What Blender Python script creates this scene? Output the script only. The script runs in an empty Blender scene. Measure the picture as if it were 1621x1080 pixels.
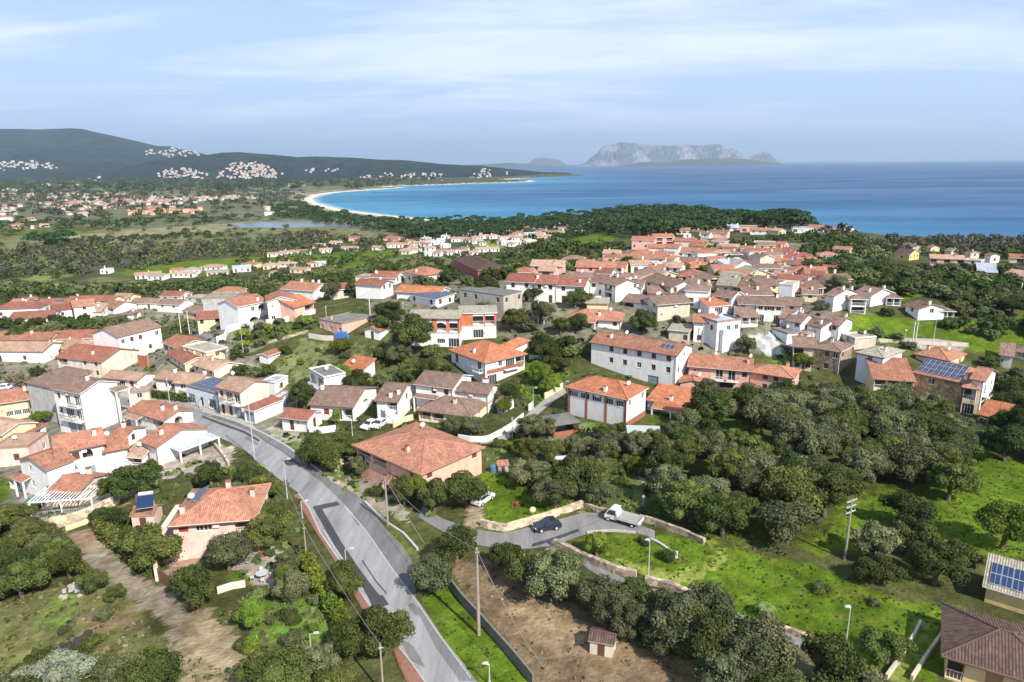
import bpy, math, random
import numpy as np
from mathutils import Vector, Matrix
R = math.radians
S = bpy.context.scene
COL = S.collection
# ------------------------------------------------------------------ camera, sky, sun, exposure
CAMZ = 80.0
PITCH = 14.55; ROLL = -0.62
cd = bpy.data.cameras.new('camera'); cam = bpy.data.objects.new('camera', cd); COL.objects.link(cam)
cd.sensor_width = 36.0; cd.lens = 24.0; cd.clip_start = 1.0; cd.clip_end = 200000.0
CM = Matrix.Rotation(R(90 - PITCH), 3, 'X') @ Matrix.Rotation(R(ROLL), 3, 'Z')
cam.location = (0, 0, CAMZ); cam.rotation_euler = CM.to_euler()
S.camera = cam
SUN_EL = 41.0
SUN_DIR = Vector((0.61, -0.79, 0)).normalized() * math.cos(R(SUN_EL)) + Vector((0, 0, math.sin(R(SUN_EL))))
sd_ = bpy.data.lights.new('sun', 'SUN'); sd_.energy = 5.0; sd_.angle = R(0.53); sd_.color = (1.0, 0.93, 0.82)
sun = bpy.data.objects.new('sun', sd_); COL.objects.link(sun)
sun.rotation_euler = SUN_DIR.to_track_quat('Z', 'Y').to_euler()
W = bpy.data.worlds.new('World'); S.world = W; W.use_nodes = True
def build_sky():
    nt = W.node_tree; nt.nodes.clear(); N = nt.nodes.new; L = nt.links.new
    out = N('ShaderNodeOutputWorld'); bg = N('ShaderNodeBackground'); bg.inputs['Strength'].default_value = 0.084
    sky = N('ShaderNodeTexSky'); sky.sky_type = 'NISHITA'; sky.sun_disc = False
    sky.sun_elevation = R(SUN_EL); sky.sun_rotation = math.atan2(SUN_DIR.x, SUN_DIR.y)
    sky.altitude = 100; sky.air_density = 1.0; sky.dust_density = 0.35; sky.ozone_density = 3.0
    geo = N('ShaderNodeTexCoord')
    sep = N('ShaderNodeSeparateXYZ'); L(geo.outputs['Generated'], sep.inputs[0])
    zc = N('ShaderNodeMath'); zc.operation = 'MAXIMUM'; zc.inputs[1].default_value = 0.0; L(sep.outputs['Z'], zc.inputs[0])
    za = N('ShaderNodeMath'); za.operation = 'ADD'; za.inputs[1].default_value = 0.10; L(zc.outputs[0], za.inputs[0])
    dx = N('ShaderNodeMath'); dx.operation = 'DIVIDE'; L(sep.outputs['X'], dx.inputs[0]); L(za.outputs[0], dx.inputs[1])
    dy = N('ShaderNodeMath'); dy.operation = 'DIVIDE'; L(sep.outputs['Y'], dy.inputs[0]); L(za.outputs[0], dy.inputs[1])
    cmb = N('ShaderNodeCombineXYZ'); L(dx.outputs[0], cmb.inputs[0]); L(dy.outputs[0], cmb.inputs[1])
    mp = N('ShaderNodeMapping'); mp.inputs['Scale'].default_value = (0.42, 0.95, 1); mp.inputs['Rotation'].default_value = (0, 0, R(-8)); mp.inputs['Location'].default_value = (1.3, 0.4, 0)
    L(cmb.outputs[0], mp.inputs[0])
    n1 = N('ShaderNodeTexNoise'); n1.inputs['Scale'].default_value = 0.75; n1.inputs['Detail'].default_value = 9; n1.inputs['Roughness'].default_value = 0.62; n1.inputs['Distortion'].default_value = 0.5
    L(mp.outputs[0], n1.inputs['Vector'])
    cr = N('ShaderNodeValToRGB'); cr.color_ramp.elements[0].position = 0.44; cr.color_ramp.elements[1].position = 0.63; L(n1.outputs['Fac'], cr.inputs[0])
    # low thin veil, thickest a hand above the horizon
    mr = N('ShaderNodeMapRange'); mr.inputs['From Min'].default_value = 0.0; mr.inputs['From Max'].default_value = 0.075; L(zc.outputs[0], mr.inputs['Value'])
    mul = N('ShaderNodeMath'); mul.operation = 'MULTIPLY'; L(cr.outputs['Color'], mul.inputs[0]); L(mr.outputs[0], mul.inputs[1])
    mul2 = N('ShaderNodeMath'); mul2.operation = 'MULTIPLY'; mul2.inputs[1].default_value = 0.66; L(mul.outputs[0], mul2.inputs[0])
    hz = N('ShaderNodeMapRange'); hz.inputs['From Min'].default_value = 0.0; hz.inputs['From Max'].default_value = 0.35; hz.inputs['To Min'].default_value = 0.92; hz.inputs['To Max'].default_value = 0.42; L(zc.outputs[0], hz.inputs['Value'])
    mx0 = N('ShaderNodeMixRGB'); L(hz.outputs[0], mx0.inputs['Fac']); L(sky.outputs[0], mx0.inputs[1]); mx0.inputs[2].default_value = (5.5, 7.1, 10.4, 1)
    mx = N('ShaderNodeMixRGB'); L(mul2.outputs[0], mx.inputs['Fac']); L(mx0.outputs[0], mx.inputs[1]); mx.inputs[2].default_value = (9.8, 10.3, 11.2, 1)
    L(mx.outputs[0], bg.inputs['Color']); L(bg.outputs[0], out.inputs['Surface'])
build_sky()
S.view_settings.view_transform = 'Standard'; S.view_settings.look = 'None'; S.view_settings.exposure = 0.56; S.view_settings.gamma = 1.0
S.render.engine = 'CYCLES'
S.cycles.max_bounces = 5; S.cycles.diffuse_bounces = 2; S.cycles.glossy_bounces = 2; S.cycles.transmission_bounces = 2; S.cycles.volume_bounces = 0
S.cycles.use_denoising = True; S.cycles.transparent_max_bounces = 8

# ------------------------------------------------------------------ terrain and camera maths
CMn = np.array(CM)
def sm(a, b, x):
    t = np.clip((np.asarray(x, float) - a) / (b - a), 0, 1); return t * t * (3 - 2 * t)
def ray(px, py):
    v = CMn @ np.array([(px - 810.5) / 1080.7, -(py - 540) / 1080.7, -1.0]); return v
def onplane(px, py, z):
    v = ray(px, py); t = (z - CAMZ) / v[2]; return np.array([v[0] * t, v[1] * t, z])
def project(P):
    c = CMn.T @ (np.array(P, float) - np.array([0, 0, CAMZ])); return 810.5 + 1080.7 * c[0] / -c[2], 540 - 1080.7 * c[1] / -c[2]
COAST = [(2600, 470), (1900, 398), (1700, 384), (1400, 372), (1290, 358), (1240, 352), (1100, 347), (900, 349), (760, 349), (700, 349), (660, 346), (600, 340), (552, 334),
         (518, 327), (500, 321), (493, 315), (505, 309), (540, 304), (600, 300), (640, 297), (606, 296.5), (625, 295), (690, 293), (740, 291), (800, 289.5), (840, 288),
         (843, 286), (800, 284.5), (850, 281), (900, 279), (930, 277.2), (900, 275.8), (820, 272.3), (780, 270), (700, 266.8)]
CW = np.array([onplane(x, y, 0)[:2] for x, y in COAST] + [[60000, 60000], [60000, 200]])
def inpoly(poly, x, y):
    x = np.asarray(x, float); y = np.asarray(y, float); ins = np.zeros(x.shape, bool); n = len(poly)
    for i in range(n):
        x0, y0 = poly[i]; x1, y1 = poly[(i + 1) % n]
        if y0 == y1: continue
        c = ((y0 > y) != (y1 > y)) & (x < (x1 - x0) * (y - y0) / (y1 - y0) + x0)
        ins ^= c
    return ins
def polydist(poly, x, y):
    x = np.asarray(x, float); y = np.asarray(y, float); d = np.full(x.shape, 1e18); n = len(poly)
    for i in range(n):
        ax, ay = poly[i]; bx, by = poly[(i + 1) % n]; dx, dy = bx - ax, by - ay; L2 = dx * dx + dy * dy + 1e-9
        t = np.clip(((x - ax) * dx + (y - ay) * dy) / L2, 0, 1)
        d = np.minimum(d, (x - ax - t * dx) ** 2 + (y - ay - t * dy) ** 2)
    return np.sqrt(d)
def sdsea(x, y):   # positive inland
    d = polydist(CW, x, y); return np.where(inpoly(CW, x, y), -d, d)
def terr_land(x, y):
    x = np.asarray(x, float); y = np.asarray(y, float)
    a = x / np.maximum(y, 60)
    base = 31 - 5 * sm(-35, -120, x) + 1.2 * np.sin(x / 37 + 1) * sm(40, 90, y) + 0.8 * np.sin(y / 29)
    hill = 11 * sm(138, 190, y) * (1 - sm(215, 340, y)) * sm(-125, -62, x)
    hill = hill + 3.5 * sm(250, 400, y) * sm(0.1, 0.25, a)
    ye = 300 + 250 * sm(-0.12, 0.22, a) - 215 * sm(.40, .56, a)
    low = 7.5 + 1.5 * np.sin(x / 160) * sm(300, 900, y)
    k = 1 - sm(ye * 0.9, ye * 1.5, y)
    z = low + (base + hill - low) * k
    z = z + 14 * sm(0.08, 0.3, a) * (1 - sm(.44, .54, a)) * sm(600, 760, y) * (1 - sm(900, 1080, y))
    z = z + 12 * np.exp(-((a - 0.13) / 0.16) ** 2) * sm(620, 860, y) * (1 - sm(930, 1100, y))
    return z
def terr(x, y):
    z = terr_land(x, y); yy = np.asarray(y, float)
    if yy.ndim == 0 and yy < 430: return z
    if yy.ndim == 0: z = np.array([float(z)]); x = np.array([float(x)]); yy = np.array([float(yy)]); sc = True
    else: sc = False
    s = sdsea(x, yy); near = yy < 430
    w = np.where(near, 1.0, sm(0, 170, s))
    land = np.minimum(s * 0.03, 2.2) * (1 - w) + z * w
    z = np.where(near, z, np.where(s > 0, land, np.maximum(s * 0.03, -6)))
    return z[0] if sc else z
def ground(px, py):
    v = ray(px, py); t = 30.0
    if v[2] >= -0.002: v = v.copy(); v[2] = -0.002
    lo = t; prev = t
    while t < 30000:
        z = CAMZ + v[2] * t
        if z < float(terr(v[0] * t, v[1] * t)):
            lo, hi = prev, t
            for _ in range(18):
                m = (lo + hi) / 2
                if CAMZ + v[2] * m < float(terr(v[0] * m, v[1] * m)): hi = m
                else: lo = m
            t = (lo + hi) / 2; break
        prev = t; t *= 1.03
    return np.array([v[0] * t, v[1] * t, float(terr(v[0] * t, v[1] * t))])
FR = dict(A=(0, 380, 4.909), B=(320, 380, 4.909), C=(640, 380, 4.909), D=(960, 330, 4.909), E=(1280, 380, 4.754), F=(0, 580, 4.909), G=(320, 580, 4.909),
          H=(640, 540, 4.909), I=(960, 500, 4.909), J=(1280, 520, 4.754), K=(0, 780, 3.6), L=(400, 780, 3.6), M=(700, 700, 3.954), N=(800, 800, 3.856),
          O=(1200, 700, 2.843), P=(1000, 620, 4.909), Q=(140, 720, 4.909), X=(0, 0, 1.0), r=(1290, 330, 4.897), s=(600, 330, 4.912))
def fp(f, x, y): o = FR[f]; return o[0] + x / o[2], o[1] + y / o[2]
def fps(f, pts): return [fp(f, x, y) for x, y in pts]

# ------------------------------------------------------------------ materials
MATS = {}
def mk(name):
    m = bpy.data.materials.new(name); m.use_nodes = True; nt = m.node_tree; b = nt.nodes['Principled BSDF']; MATS[name] = m
    return m, nt, b, nt.nodes.new, nt.links.new
def plain(name, col, rough=0.7, metal=0.0, var=0.12, scale=1.3, bump=0.0, spec=0.3, obj_var=0.0):
    if name in MATS: return MATS[name]
    m, nt, b, N, L = mk(name)
    tc = N('ShaderNodeTexCoord'); n = N('ShaderNodeTexNoise'); n.inputs['Scale'].default_value = scale; n.inputs['Detail'].default_value = 6; n.inputs['Roughness'].default_value = 0.65
    L(tc.outputs['Object'], n.inputs['Vector'])
    mr = N('ShaderNodeMapRange'); mr.inputs['From Min'].default_value = 0.3; mr.inputs['From Max'].default_value = 0.7; mr.inputs['To Min'].default_value = 1 - var; mr.inputs['To Max'].default_value = 1 + var * 0.6; L(n.outputs['Fac'], mr.inputs['Value'])
    mx = N('ShaderNodeMixRGB'); mx.blend_type = 'MULTIPLY'; mx.inputs['Fac'].default_value = 1; mx.inputs[1].default_value = (*col, 1); L(mr.outputs[0], mx.inputs[2])
    L(mx.outputs[0], b.inputs['Base Color']); b.inputs['Roughness'].default_value = rough; b.inputs['Metallic'].default_value = metal; b.inputs['Specular IOR Level'].default_value = spec
    if bump:
        bp = N('ShaderNodeBump'); bp.inputs['Strength'].default_value = bump; bp.inputs['Distance'].default_value = 0.1; L(n.outputs['Fac'], bp.inputs['Height']); L(bp.outputs[0], b.inputs['Normal'])
    return m
WALLC = dict(W=(.80, .79, .77), C=(.76, .64, .42), P=(.70, .42, .35), S=(.80, .47, .36), Y=(.74, .54, .26), K=(.60, .53, .43), G=(.52, .51, .49), X=(.44, .41, .35),
             M=(.42, .15, .14), L=(.68, .74, .82), Q=(.78, .68, .56), T=(.55, .20, .11), E=(.76, .58, .50), D=(.20, .19, .18), A=(.80, .58, .50))
ROOFC = dict(T=(.37, .172, .110), O=(.43, .165, .085), B=(.235, .155, .118), R=(.28, .115, .080), G=(.17, .165, .15), P=(.42, .265, .185), D=(.115, .075, .060), Z=(.10, .12, .16), L=(.40, .43, .47), H=(.33, .29, .22))
def wallmat(k):
    nm = 'wall_' + k
    if nm in MATS: return MATS[nm]
    if k == 'N': return stonemat('wall_N', (.36, .26, .19), 2.2)
    if k == 'V': return stonemat('wall_V', (.30, .24, .19), 2.6)
    col = WALLC[k]; m, nt, b, N, L = mk(nm)
    tc = N('ShaderNodeTexCoord'); mp = N('ShaderNodeMapping'); mp.inputs['Scale'].default_value = (1, 1, .35); L(tc.outputs['Object'], mp.inputs[0])
    n = N('ShaderNodeTexNoise'); n.inputs['Scale'].default_value = 0.9; n.inputs['Detail'].default_value = 8; n.inputs['Roughness'].default_value = 0.7; L(mp.outputs[0], n.inputs['Vector'])
    cr = N('ShaderNodeValToRGB'); cr.color_ramp.elements[0].position = .28; cr.color_ramp.elements[1].position = .56
    d = .82 if k in 'WL' else .70 if k in 'CP' else .62
    cr.color_ramp.elements[0].color = (col[0] * d, col[1] * d * .97, col[2] * d * .92, 1); cr.color_ramp.elements[1].color = (*col, 1); L(n.outputs['Fac'], cr.inputs[0])
    oi = N('ShaderNodeObjectInfo'); mr = N('ShaderNodeMapRange'); mr.inputs['To Min'].default_value = .90; mr.inputs['To Max'].default_value = 1.04; L(oi.outputs['Random'], mr.inputs['Value'])
    mx = N('ShaderNodeMixRGB'); mx.blend_type = 'MULTIPLY'; mx.inputs['Fac'].default_value = 1; L(cr.outputs[0], mx.inputs[1]); L(mr.outputs[0], mx.inputs[2])
    L(mx.outputs[0], b.inputs['Base Color']); b.inputs['Roughness'].default_value = .88; b.inputs['Specular IOR Level'].default_value = .15
    return m
def stonemat(name, col, scale):
    if name in MATS: return MATS[name]
    m, nt, b, N, L = mk(name)
    tc = N('ShaderNodeTexCoord'); v = N('ShaderNodeTexVoronoi'); v.inputs['Scale'].default_value = scale; L(tc.outputs['Object'], v.inputs['Vector'])
    v2 = N('ShaderNodeTexVoronoi'); v2.feature = 'DISTANCE_TO_EDGE'; v2.inputs['Scale'].default_value = scale; L(tc.outputs['Object'], v2.inputs['Vector'])
    sp = N('ShaderNodeSeparateXYZ'); L(v.outputs['Color'], sp.inputs[0])
    cr = N('ShaderNodeValToRGB'); e = cr.color_ramp.elements; e[0].color = (col[0] * .6, col[1] * .6, col[2] * .62, 1); e[1].color = (min(1, col[0] * 1.5), min(1, col[1] * 1.45), min(1, col[2] * 1.35), 1); L(sp.outputs[0], cr.inputs[0])
    st = N('ShaderNodeMapRange'); st.inputs['From Max'].default_value = .06; st.inputs['To Min'].default_value = .6; L(v2.outputs['Distance'], st.inputs['Value'])
    mx = N('ShaderNodeMixRGB'); mx.blend_type = 'MULTIPLY'; mx.inputs['Fac'].default_value = 1; L(cr.outputs[0], mx.inputs[1]); L(st.outputs[0], mx.inputs[2])
    L(mx.outputs[0], b.inputs['Base Color']); b.inputs['Roughness'].default_value = .95; b.inputs['Specular IOR Level'].default_value = .1
    bp = N('ShaderNodeBump'); bp.inputs['Strength'].default_value = .5; bp.inputs['Distance'].default_value = .08; L(st.outputs[0], bp.inputs['Height']); L(bp.outputs[0], b.inputs['Normal'])
    return m
def roofmat(k):
    nm = 'roof_' + k
    if nm in MATS: return MATS[nm]
    col = ROOFC[k]; m, nt, b, N, L = mk(nm)
    uv = N('ShaderNodeUVMap'); sep = N('ShaderNodeSeparateXYZ'); L(uv.outputs[0], sep.inputs[0])
    tile = k in 'TOBRPDH'
    # each clay tile gets its own shade: snap the uv to a tile grid and look up noise
    sx = N('ShaderNodeVectorMath'); sx.operation = 'SNAP'; sx.inputs[1].default_value = (.26, .42, 1); L(uv.outputs[0], sx.inputs[0])
    wn = N('ShaderNodeTexWhiteNoise'); L(sx.outputs[0], wn.inputs['Vector'])
    tc = N('ShaderNodeTexCoord'); n = N('ShaderNodeTexNoise'); n.inputs['Scale'].default_value = .55; n.inputs['Detail'].default_value = 8; n.inputs['Roughness'].default_value = .72; L(tc.outputs['Object'], n.inputs['Vector'])
    cr = N('ShaderNodeValToRGB'); e = cr.color_ramp.elements; e[0].position = .3; e[1].position = .68
    e[0].color = (col[0] * .68, col[1] * .72, col[2] * .78, 1); e[1].color = (min(1, col[0] * 1.2), min(1, col[1] * 1.22), min(1, col[2] * 1.25), 1); L(n.outputs['Fac'], cr.inputs[0])
    mr = N('ShaderNodeMapRange'); mr.inputs['To Min'].default_value = .78 if tile else .95; mr.inputs['To Max'].default_value = 1.2 if tile else 1.03; L(wn.outputs['Value'], mr.inputs['Value'])
    mx = N('ShaderNodeMixRGB'); mx.blend_type = 'MULTIPLY'; mx.inputs['Fac'].default_value = 1; L(cr.outputs[0], mx.inputs[1]); L(mr.outputs[0], mx.inputs[2])
    oi = N('ShaderNodeObjectInfo'); mo = N('ShaderNodeMapRange'); mo.inputs['To Min'].default_value = .82; mo.inputs['To Max'].default_value = 1.12; L(oi.outputs['Random'], mo.inputs['Value'])
    m2 = N('ShaderNodeMixRGB'); m2.blend_type = 'MULTIPLY'; m2.inputs['Fac'].default_value = 1; L(mx.outputs[0], m2.inputs[1]); L(mo.outputs[0], m2.inputs[2])
    L(m2.outputs[0], b.inputs['Base Color']); b.inputs['Roughness'].default_value = .95; b.inputs['Specular IOR Level'].default_value = .04
    if tile:
        w = N('ShaderNodeMath'); w.operation = 'MULTIPLY'; w.inputs[1].default_value = 2 * math.pi / .26; L(sep.outputs['X'], w.inputs[0])
        s_ = N('ShaderNodeMath'); s_.operation = 'SINE'; L(w.outputs[0], s_.inputs[0])
        bp = N('ShaderNodeBump'); bp.inputs['Strength'].default_value = .55; bp.inputs['Distance'].default_value = .05; L(s_.outputs[0], bp.inputs['Height']); L(bp.outputs[0], b.inputs['Normal'])
    return m
def foliage(name, lo, hi, trans=0.12):
    if name in MATS: return MATS[name]
    m, nt, b, N, L = mk(name)
    at = N('ShaderNodeAttribute'); at.attribute_name = 'tint'
    cr = N('ShaderNodeValToRGB'); e = cr.color_ramp.elements; e[0].color = (*lo, 1); e[1].color = (*hi, 1); L(at.outputs['Fac'], cr.inputs[0])
    oi = N('ShaderNodeObjectInfo'); mo = N('ShaderNodeMapRange'); mo.inputs['To Min'].default_value = .70; mo.inputs['To Max'].default_value = 1.35; L(oi.outputs['Random'], mo.inputs['Value'])
    m2 = N('ShaderNodeMixRGB'); m2.blend_type = 'MULTIPLY'; m2.inputs['Fac'].default_value = 1; L(cr.outputs[0], m2.inputs[1]); L(mo.outputs[0], m2.inputs[2])
    hs = N('ShaderNodeHueSaturation'); L(m2.outputs[0], hs.inputs['Color'])
    mh = N('ShaderNodeMath'); mh.operation = 'MULTIPLY'; mh.inputs[1].default_value = 7.13; L(oi.outputs['Random'], mh.inputs[0])
    fr = N('ShaderNodeMath'); fr.operation = 'FRACT'; L(mh.outputs[0], fr.inputs[0])
    mh2 = N('ShaderNodeMapRange'); mh2.inputs['To Min'].default_value = .470; mh2.inputs['To Max'].default_value = .515; L(fr.outputs[0], mh2.inputs['Value']); L(mh2.outputs[0], hs.inputs['Hue'])
    L(hs.outputs[0], b.inputs['Base Color']); b.inputs['Roughness'].default_value = .8; b.inputs['Specular IOR Level'].default_value = .06
    tr = N('ShaderNodeBsdfTranslucent'); L(hs.outputs[0], tr.inputs['Color']); ms = N('ShaderNodeMixShader'); ms.inputs[0].default_value = trans
    out = nt.nodes['Material Output']; L(b.outputs[0], ms.inputs[1]); L(tr.outputs[0], ms.inputs[2]); L(ms.outputs[0], out.inputs['Surface'])
    return m
def glassmat():
    if 'pane' in MATS: return MATS['pane']
    m, nt, b, N, L = mk('pane'); b.inputs['Base Color'].default_value = (.035, .042, .05, 1); b.inputs['Roughness'].default_value = .08; b.inputs['Specular IOR Level'].default_value = .6
    return m
def attrmat(name, rough=.97, spec=.02, nscale=1.6, var=.3, bump=.4, bscale=3.0):
    if name in MATS: return MATS[name]
    m, nt, b, N, L = mk(name)
    at = N('ShaderNodeAttribute'); at.attribute_name = 'albedo'
    tc = N('ShaderNodeTexCoord'); n = N('ShaderNodeTexNoise'); n.inputs['Scale'].default_value = nscale; n.inputs['Detail'].default_value = 10; n.inputs['Roughness'].default_value = .75; L(tc.outputs['Object'], n.inputs['Vector'])
    nb = N('ShaderNodeTexNoise'); nb.inputs['Scale'].default_value = .07; nb.inputs['Detail'].default_value = 6; L(tc.outputs['Object'], nb.inputs['Vector'])
    mr = N('ShaderNodeMapRange'); mr.inputs['From Min'].default_value = .3; mr.inputs['From Max'].default_value = .7; mr.inputs['To Min'].default_value = 1 - var; mr.inputs['To Max'].default_value = 1 + var; L(n.outputs['Fac'], mr.inputs['Value'])
    mb = N('ShaderNodeMapRange'); mb.inputs['From Min'].default_value = .3; mb.inputs['From Max'].default_value = .7; mb.inputs['To Min'].default_value = 1 - var * .6; mb.inputs['To Max'].default_value = 1 + var * .6; L(nb.outputs['Fac'], mb.inputs['Value'])
    mm = N('ShaderNodeMath'); mm.operation = 'MULTIPLY'; L(mr.outputs[0], mm.inputs[0]); L(mb.outputs[0], mm.inputs[1])
    mx = N('ShaderNodeMixRGB'); mx.blend_type = 'MULTIPLY'; mx.inputs['Fac'].default_value = 1; L(at.outputs['Color'], mx.inputs[1]); L(mm.outputs[0], mx.inputs[2])
    L(mx.outputs[0], b.inputs['Base Color']); b.inputs['Roughness'].default_value = rough; b.inputs['Specular IOR Level'].default_value = spec
    if bump:
        nn = N('ShaderNodeTexNoise'); nn.inputs['Scale'].default_value = bscale; nn.inputs['Detail'].default_value = 5; L(tc.outputs['Object'], nn.inputs['Vector'])
        bp = N('ShaderNodeBump'); bp.inputs['Strength'].default_value = bump; bp.inputs['Distance'].default_value = .25; L(nn.outputs['Fac'], bp.inputs['Height']); L(bp.outputs[0], b.inputs['Normal'])
    return m

# ------------------------------------------------------------------ mesh helpers
def mesh_np(name, v, quads=None, tris=None, mats=(), attrs=None, smooth=False):
    me = bpy.data.meshes.new(name); v = np.asarray(v, np.float32).reshape(-1, 3)
    fl = []; ls = []; lt = []; st = 0
    if quads is not None and len(quads): q = np.asarray(quads, np.int32).reshape(-1, 4); fl.append(q.ravel()); ls.append(np.arange(len(q)) * 4); lt.append(np.full(len(q), 4)); st = len(q) * 4
    if tris is not None and len(tris): t = np.asarray(tris, np.int32).reshape(-1, 3); fl.append(t.ravel()); ls.append(st + np.arange(len(t)) * 3); lt.append(np.full(len(t), 3))
    fl = np.concatenate(fl).astype(np.int32); ls = np.concatenate(ls).astype(np.int32); lt = np.concatenate(lt).astype(np.int32)
    me.vertices.add(len(v)); me.vertices.foreach_set('co', v.ravel()); me.loops.add(len(fl)); me.loops.foreach_set('vertex_index', fl)
    me.polygons.add(len(ls)); me.polygons.foreach_set('loop_start', ls); me.polygons.foreach_set('loop_total', lt)
    if smooth: me.polygons.foreach_set('use_smooth', np.ones(len(ls), bool))
    for k, a in (attrs or {}).items():
        a = np.asarray(a, np.float32)
        if a.ndim == 2:
            at = me.attributes.new(k, 'FLOAT_COLOR', 'POINT'); c = np.ones((len(v), 4), np.float32); c[:, :3] = a; at.data.foreach_set('color', c.ravel())
        else:
            at = me.attributes.new(k, 'FLOAT', 'POINT'); at.data.foreach_set('value', a)
    for m in mats: me.materials.append(m)
    me.update(calc_edges=True); me.validate(); return me
def link(name, me, parent=None, loc=None, rz=0, label=None, cat=None, group=None, kind=None):
    o = bpy.data.objects.new(name, me); COL.objects.link(o)
    if parent is not None: o.parent = parent
    if loc is not None: o.location = loc
    if rz: o.rotation_euler = (0, 0, rz)
    if label: o['label'] = label
    if cat: o['category'] = cat
    if group: o['group'] = group
    if kind: o['kind'] = kind
    return o
class MB:
    def __init__(s): s.v = []; s.f = []; s.mi = []; s.uv = []
    def poly(s, pts, mi=0, uv=None):
        i = len(s.v); s.v += [tuple(p) for p in pts]; s.f.append(tuple(range(i, i + len(pts)))); s.mi.append(mi); s.uv.append(uv)
    def box(s, x0, y0, z0, x1, y1, z1, mi=0):
        P = [(x0, y0, z0), (x1, y0, z0), (x1, y1, z0), (x0, y1, z0), (x0, y0, z1), (x1, y0, z1), (x1, y1, z1), (x0, y1, z1)]
        i = len(s.v); s.v += P
        for f in ((0, 3, 2, 1), (4, 5, 6, 7), (0, 1, 5, 4), (1, 2, 6, 5), (2, 3, 7, 6), (3, 0, 4, 7)): s.f.append(tuple(i + k for k in f)); s.mi.append(mi); s.uv.append(None)
    def prism(s, pts, z0, z1, mi=0):   # pts ccw in xy
        n = len(pts); i = len(s.v); s.v += [(p[0], p[1], z0) for p in pts] + [(p[0], p[1], z1) for p in pts]
        s.f.append(tuple(i + k for k in reversed(range(n)))); s.f.append(tuple(i + n + k for k in range(n))); s.mi += [mi] * 2; s.uv += [None] * 2
        for k in range(n): s.f.append((i + k, i + (k + 1) % n, i + n + (k + 1) % n, i + n + k)); s.mi.append(mi); s.uv.append(None)
    def tube(s, p0, p1, r0, r1=None, n=8, mi=0, cap=True):
        r1 = r0 if r1 is None else r1; p0 = Vector(p0); p1 = Vector(p1); d = (p1 - p0); d.normalize()
        a = d.orthogonal().normalized(); b = d.cross(a); i = len(s.v)
        for p, r in ((p0, r0), (p1, r1)):
            for k in range(n): t = 2 * math.pi * k / n; s.v.append(tuple(p + a * math.cos(t) * r + b * math.sin(t) * r))
        for k in range(n): s.f.append((i + k, i + (k + 1) % n, i + n + (k + 1) % n, i + n + k)); s.mi.append(mi); s.uv.append(None)
        if cap: s.f.append(tuple(i + k for k in reversed(range(n)))); s.f.append(tuple(i + n + k for k in range(n))); s.mi += [mi] * 2; s.uv += [None] * 2
    def path(s, pts, r, n=6, mi=0):
        for a, b in zip(pts[:-1], pts[1:]): s.tube(a, b, r, r, n, mi)
    def mesh(s, name, mats, smooth=False):
        me = bpy.data.meshes.new(name); me.from_pydata(s.v, [], s.f)
        for m in mats: me.materials.append(m)
        me.polygons.foreach_set('material_index', s.mi)
        if any(u is not None for u in s.uv):
            ul = me.uv_layers.new(name='UVMap'); k = 0; buf = []
            for f, u in zip(s.f, s.uv): buf += [c for t in (u or [(0, 0)] * len(f)) for c in t]
            ul.data.foreach_set('uv', buf)
        if smooth: me.polygons.foreach_set('use_smooth', [True] * len(s.f))
        me.update(); return me
    def build(s, name, mats, parent=None, smooth=False, **k):
        return link(name, s.mesh(name, mats, smooth), parent, **k)
def empty(name, loc, rz=0, **k): return link(name, None, None, loc, rz, **k)
# ------------------------------------------------------------------ hills, far terrain
def wn(x, y, s, seed=0, oct=4):   # cheap smooth noise from summed sines, about -1..1
    rs = np.random.RandomState(seed); r = 0; amp = 1.0; tot = 0; x = np.asarray(x, float) / s; y = np.asarray(y, float) / s
    for o in range(oct):
        for k in range(3):
            a = rs.uniform(0, 6.28); p = rs.uniform(0, 6.28, 2); f = rs.uniform(.8, 1.25)
            r = r + amp * np.sin((x * math.cos(a) + y * math.sin(a)) * 6.28 * f + p[0] + 1.7 * np.sin((-x * math.sin(a) + y * math.cos(a)) * 3.9 * f + p[1])) / 3
        tot += amp; amp *= .55; x = x * 2.03; y = y * 2.03
    return r / tot * 1.8
def ridge(pts, Dr):
    A, H = [], []
    for px, py in pts:
        v = ray(px, py); t = Dr / v[1]; A.append(v[0] / v[1]); H.append(CAMZ + v[2] * t)
    return np.array(A), np.array(H)
HILLS = {
 'mountain': (ridge([(-500, 240), (-300, 222), (-100, 208), (0, 203), (30, 203), (60, 204), (110, 202), (130, 203), (150, 208), (170, 212), (210, 221), (250, 230.5), (270, 230.5), (282, 234), (298, 237), (316, 241), (335, 246), (380, 262), (420, 280)], 8200), 4300, 8200, 12000, 1.25, 3),
 'hills': (ridge([(-200, 290), (120, 285), (200, 262), (260, 250), (300, 243), (330, 243), (352, 240), (375, 239), (400, 241), (430, 243), (470, 247), (500, 246), (560, 248), (600, 251), (640, 252), (700, 258), (740, 260), (765, 261), (800, 265), (830, 268), (860, 271), (900, 273.5), (925, 277), (940, 280)], 5200), 3950, 5200, 7800, .95, 7),
}
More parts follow.
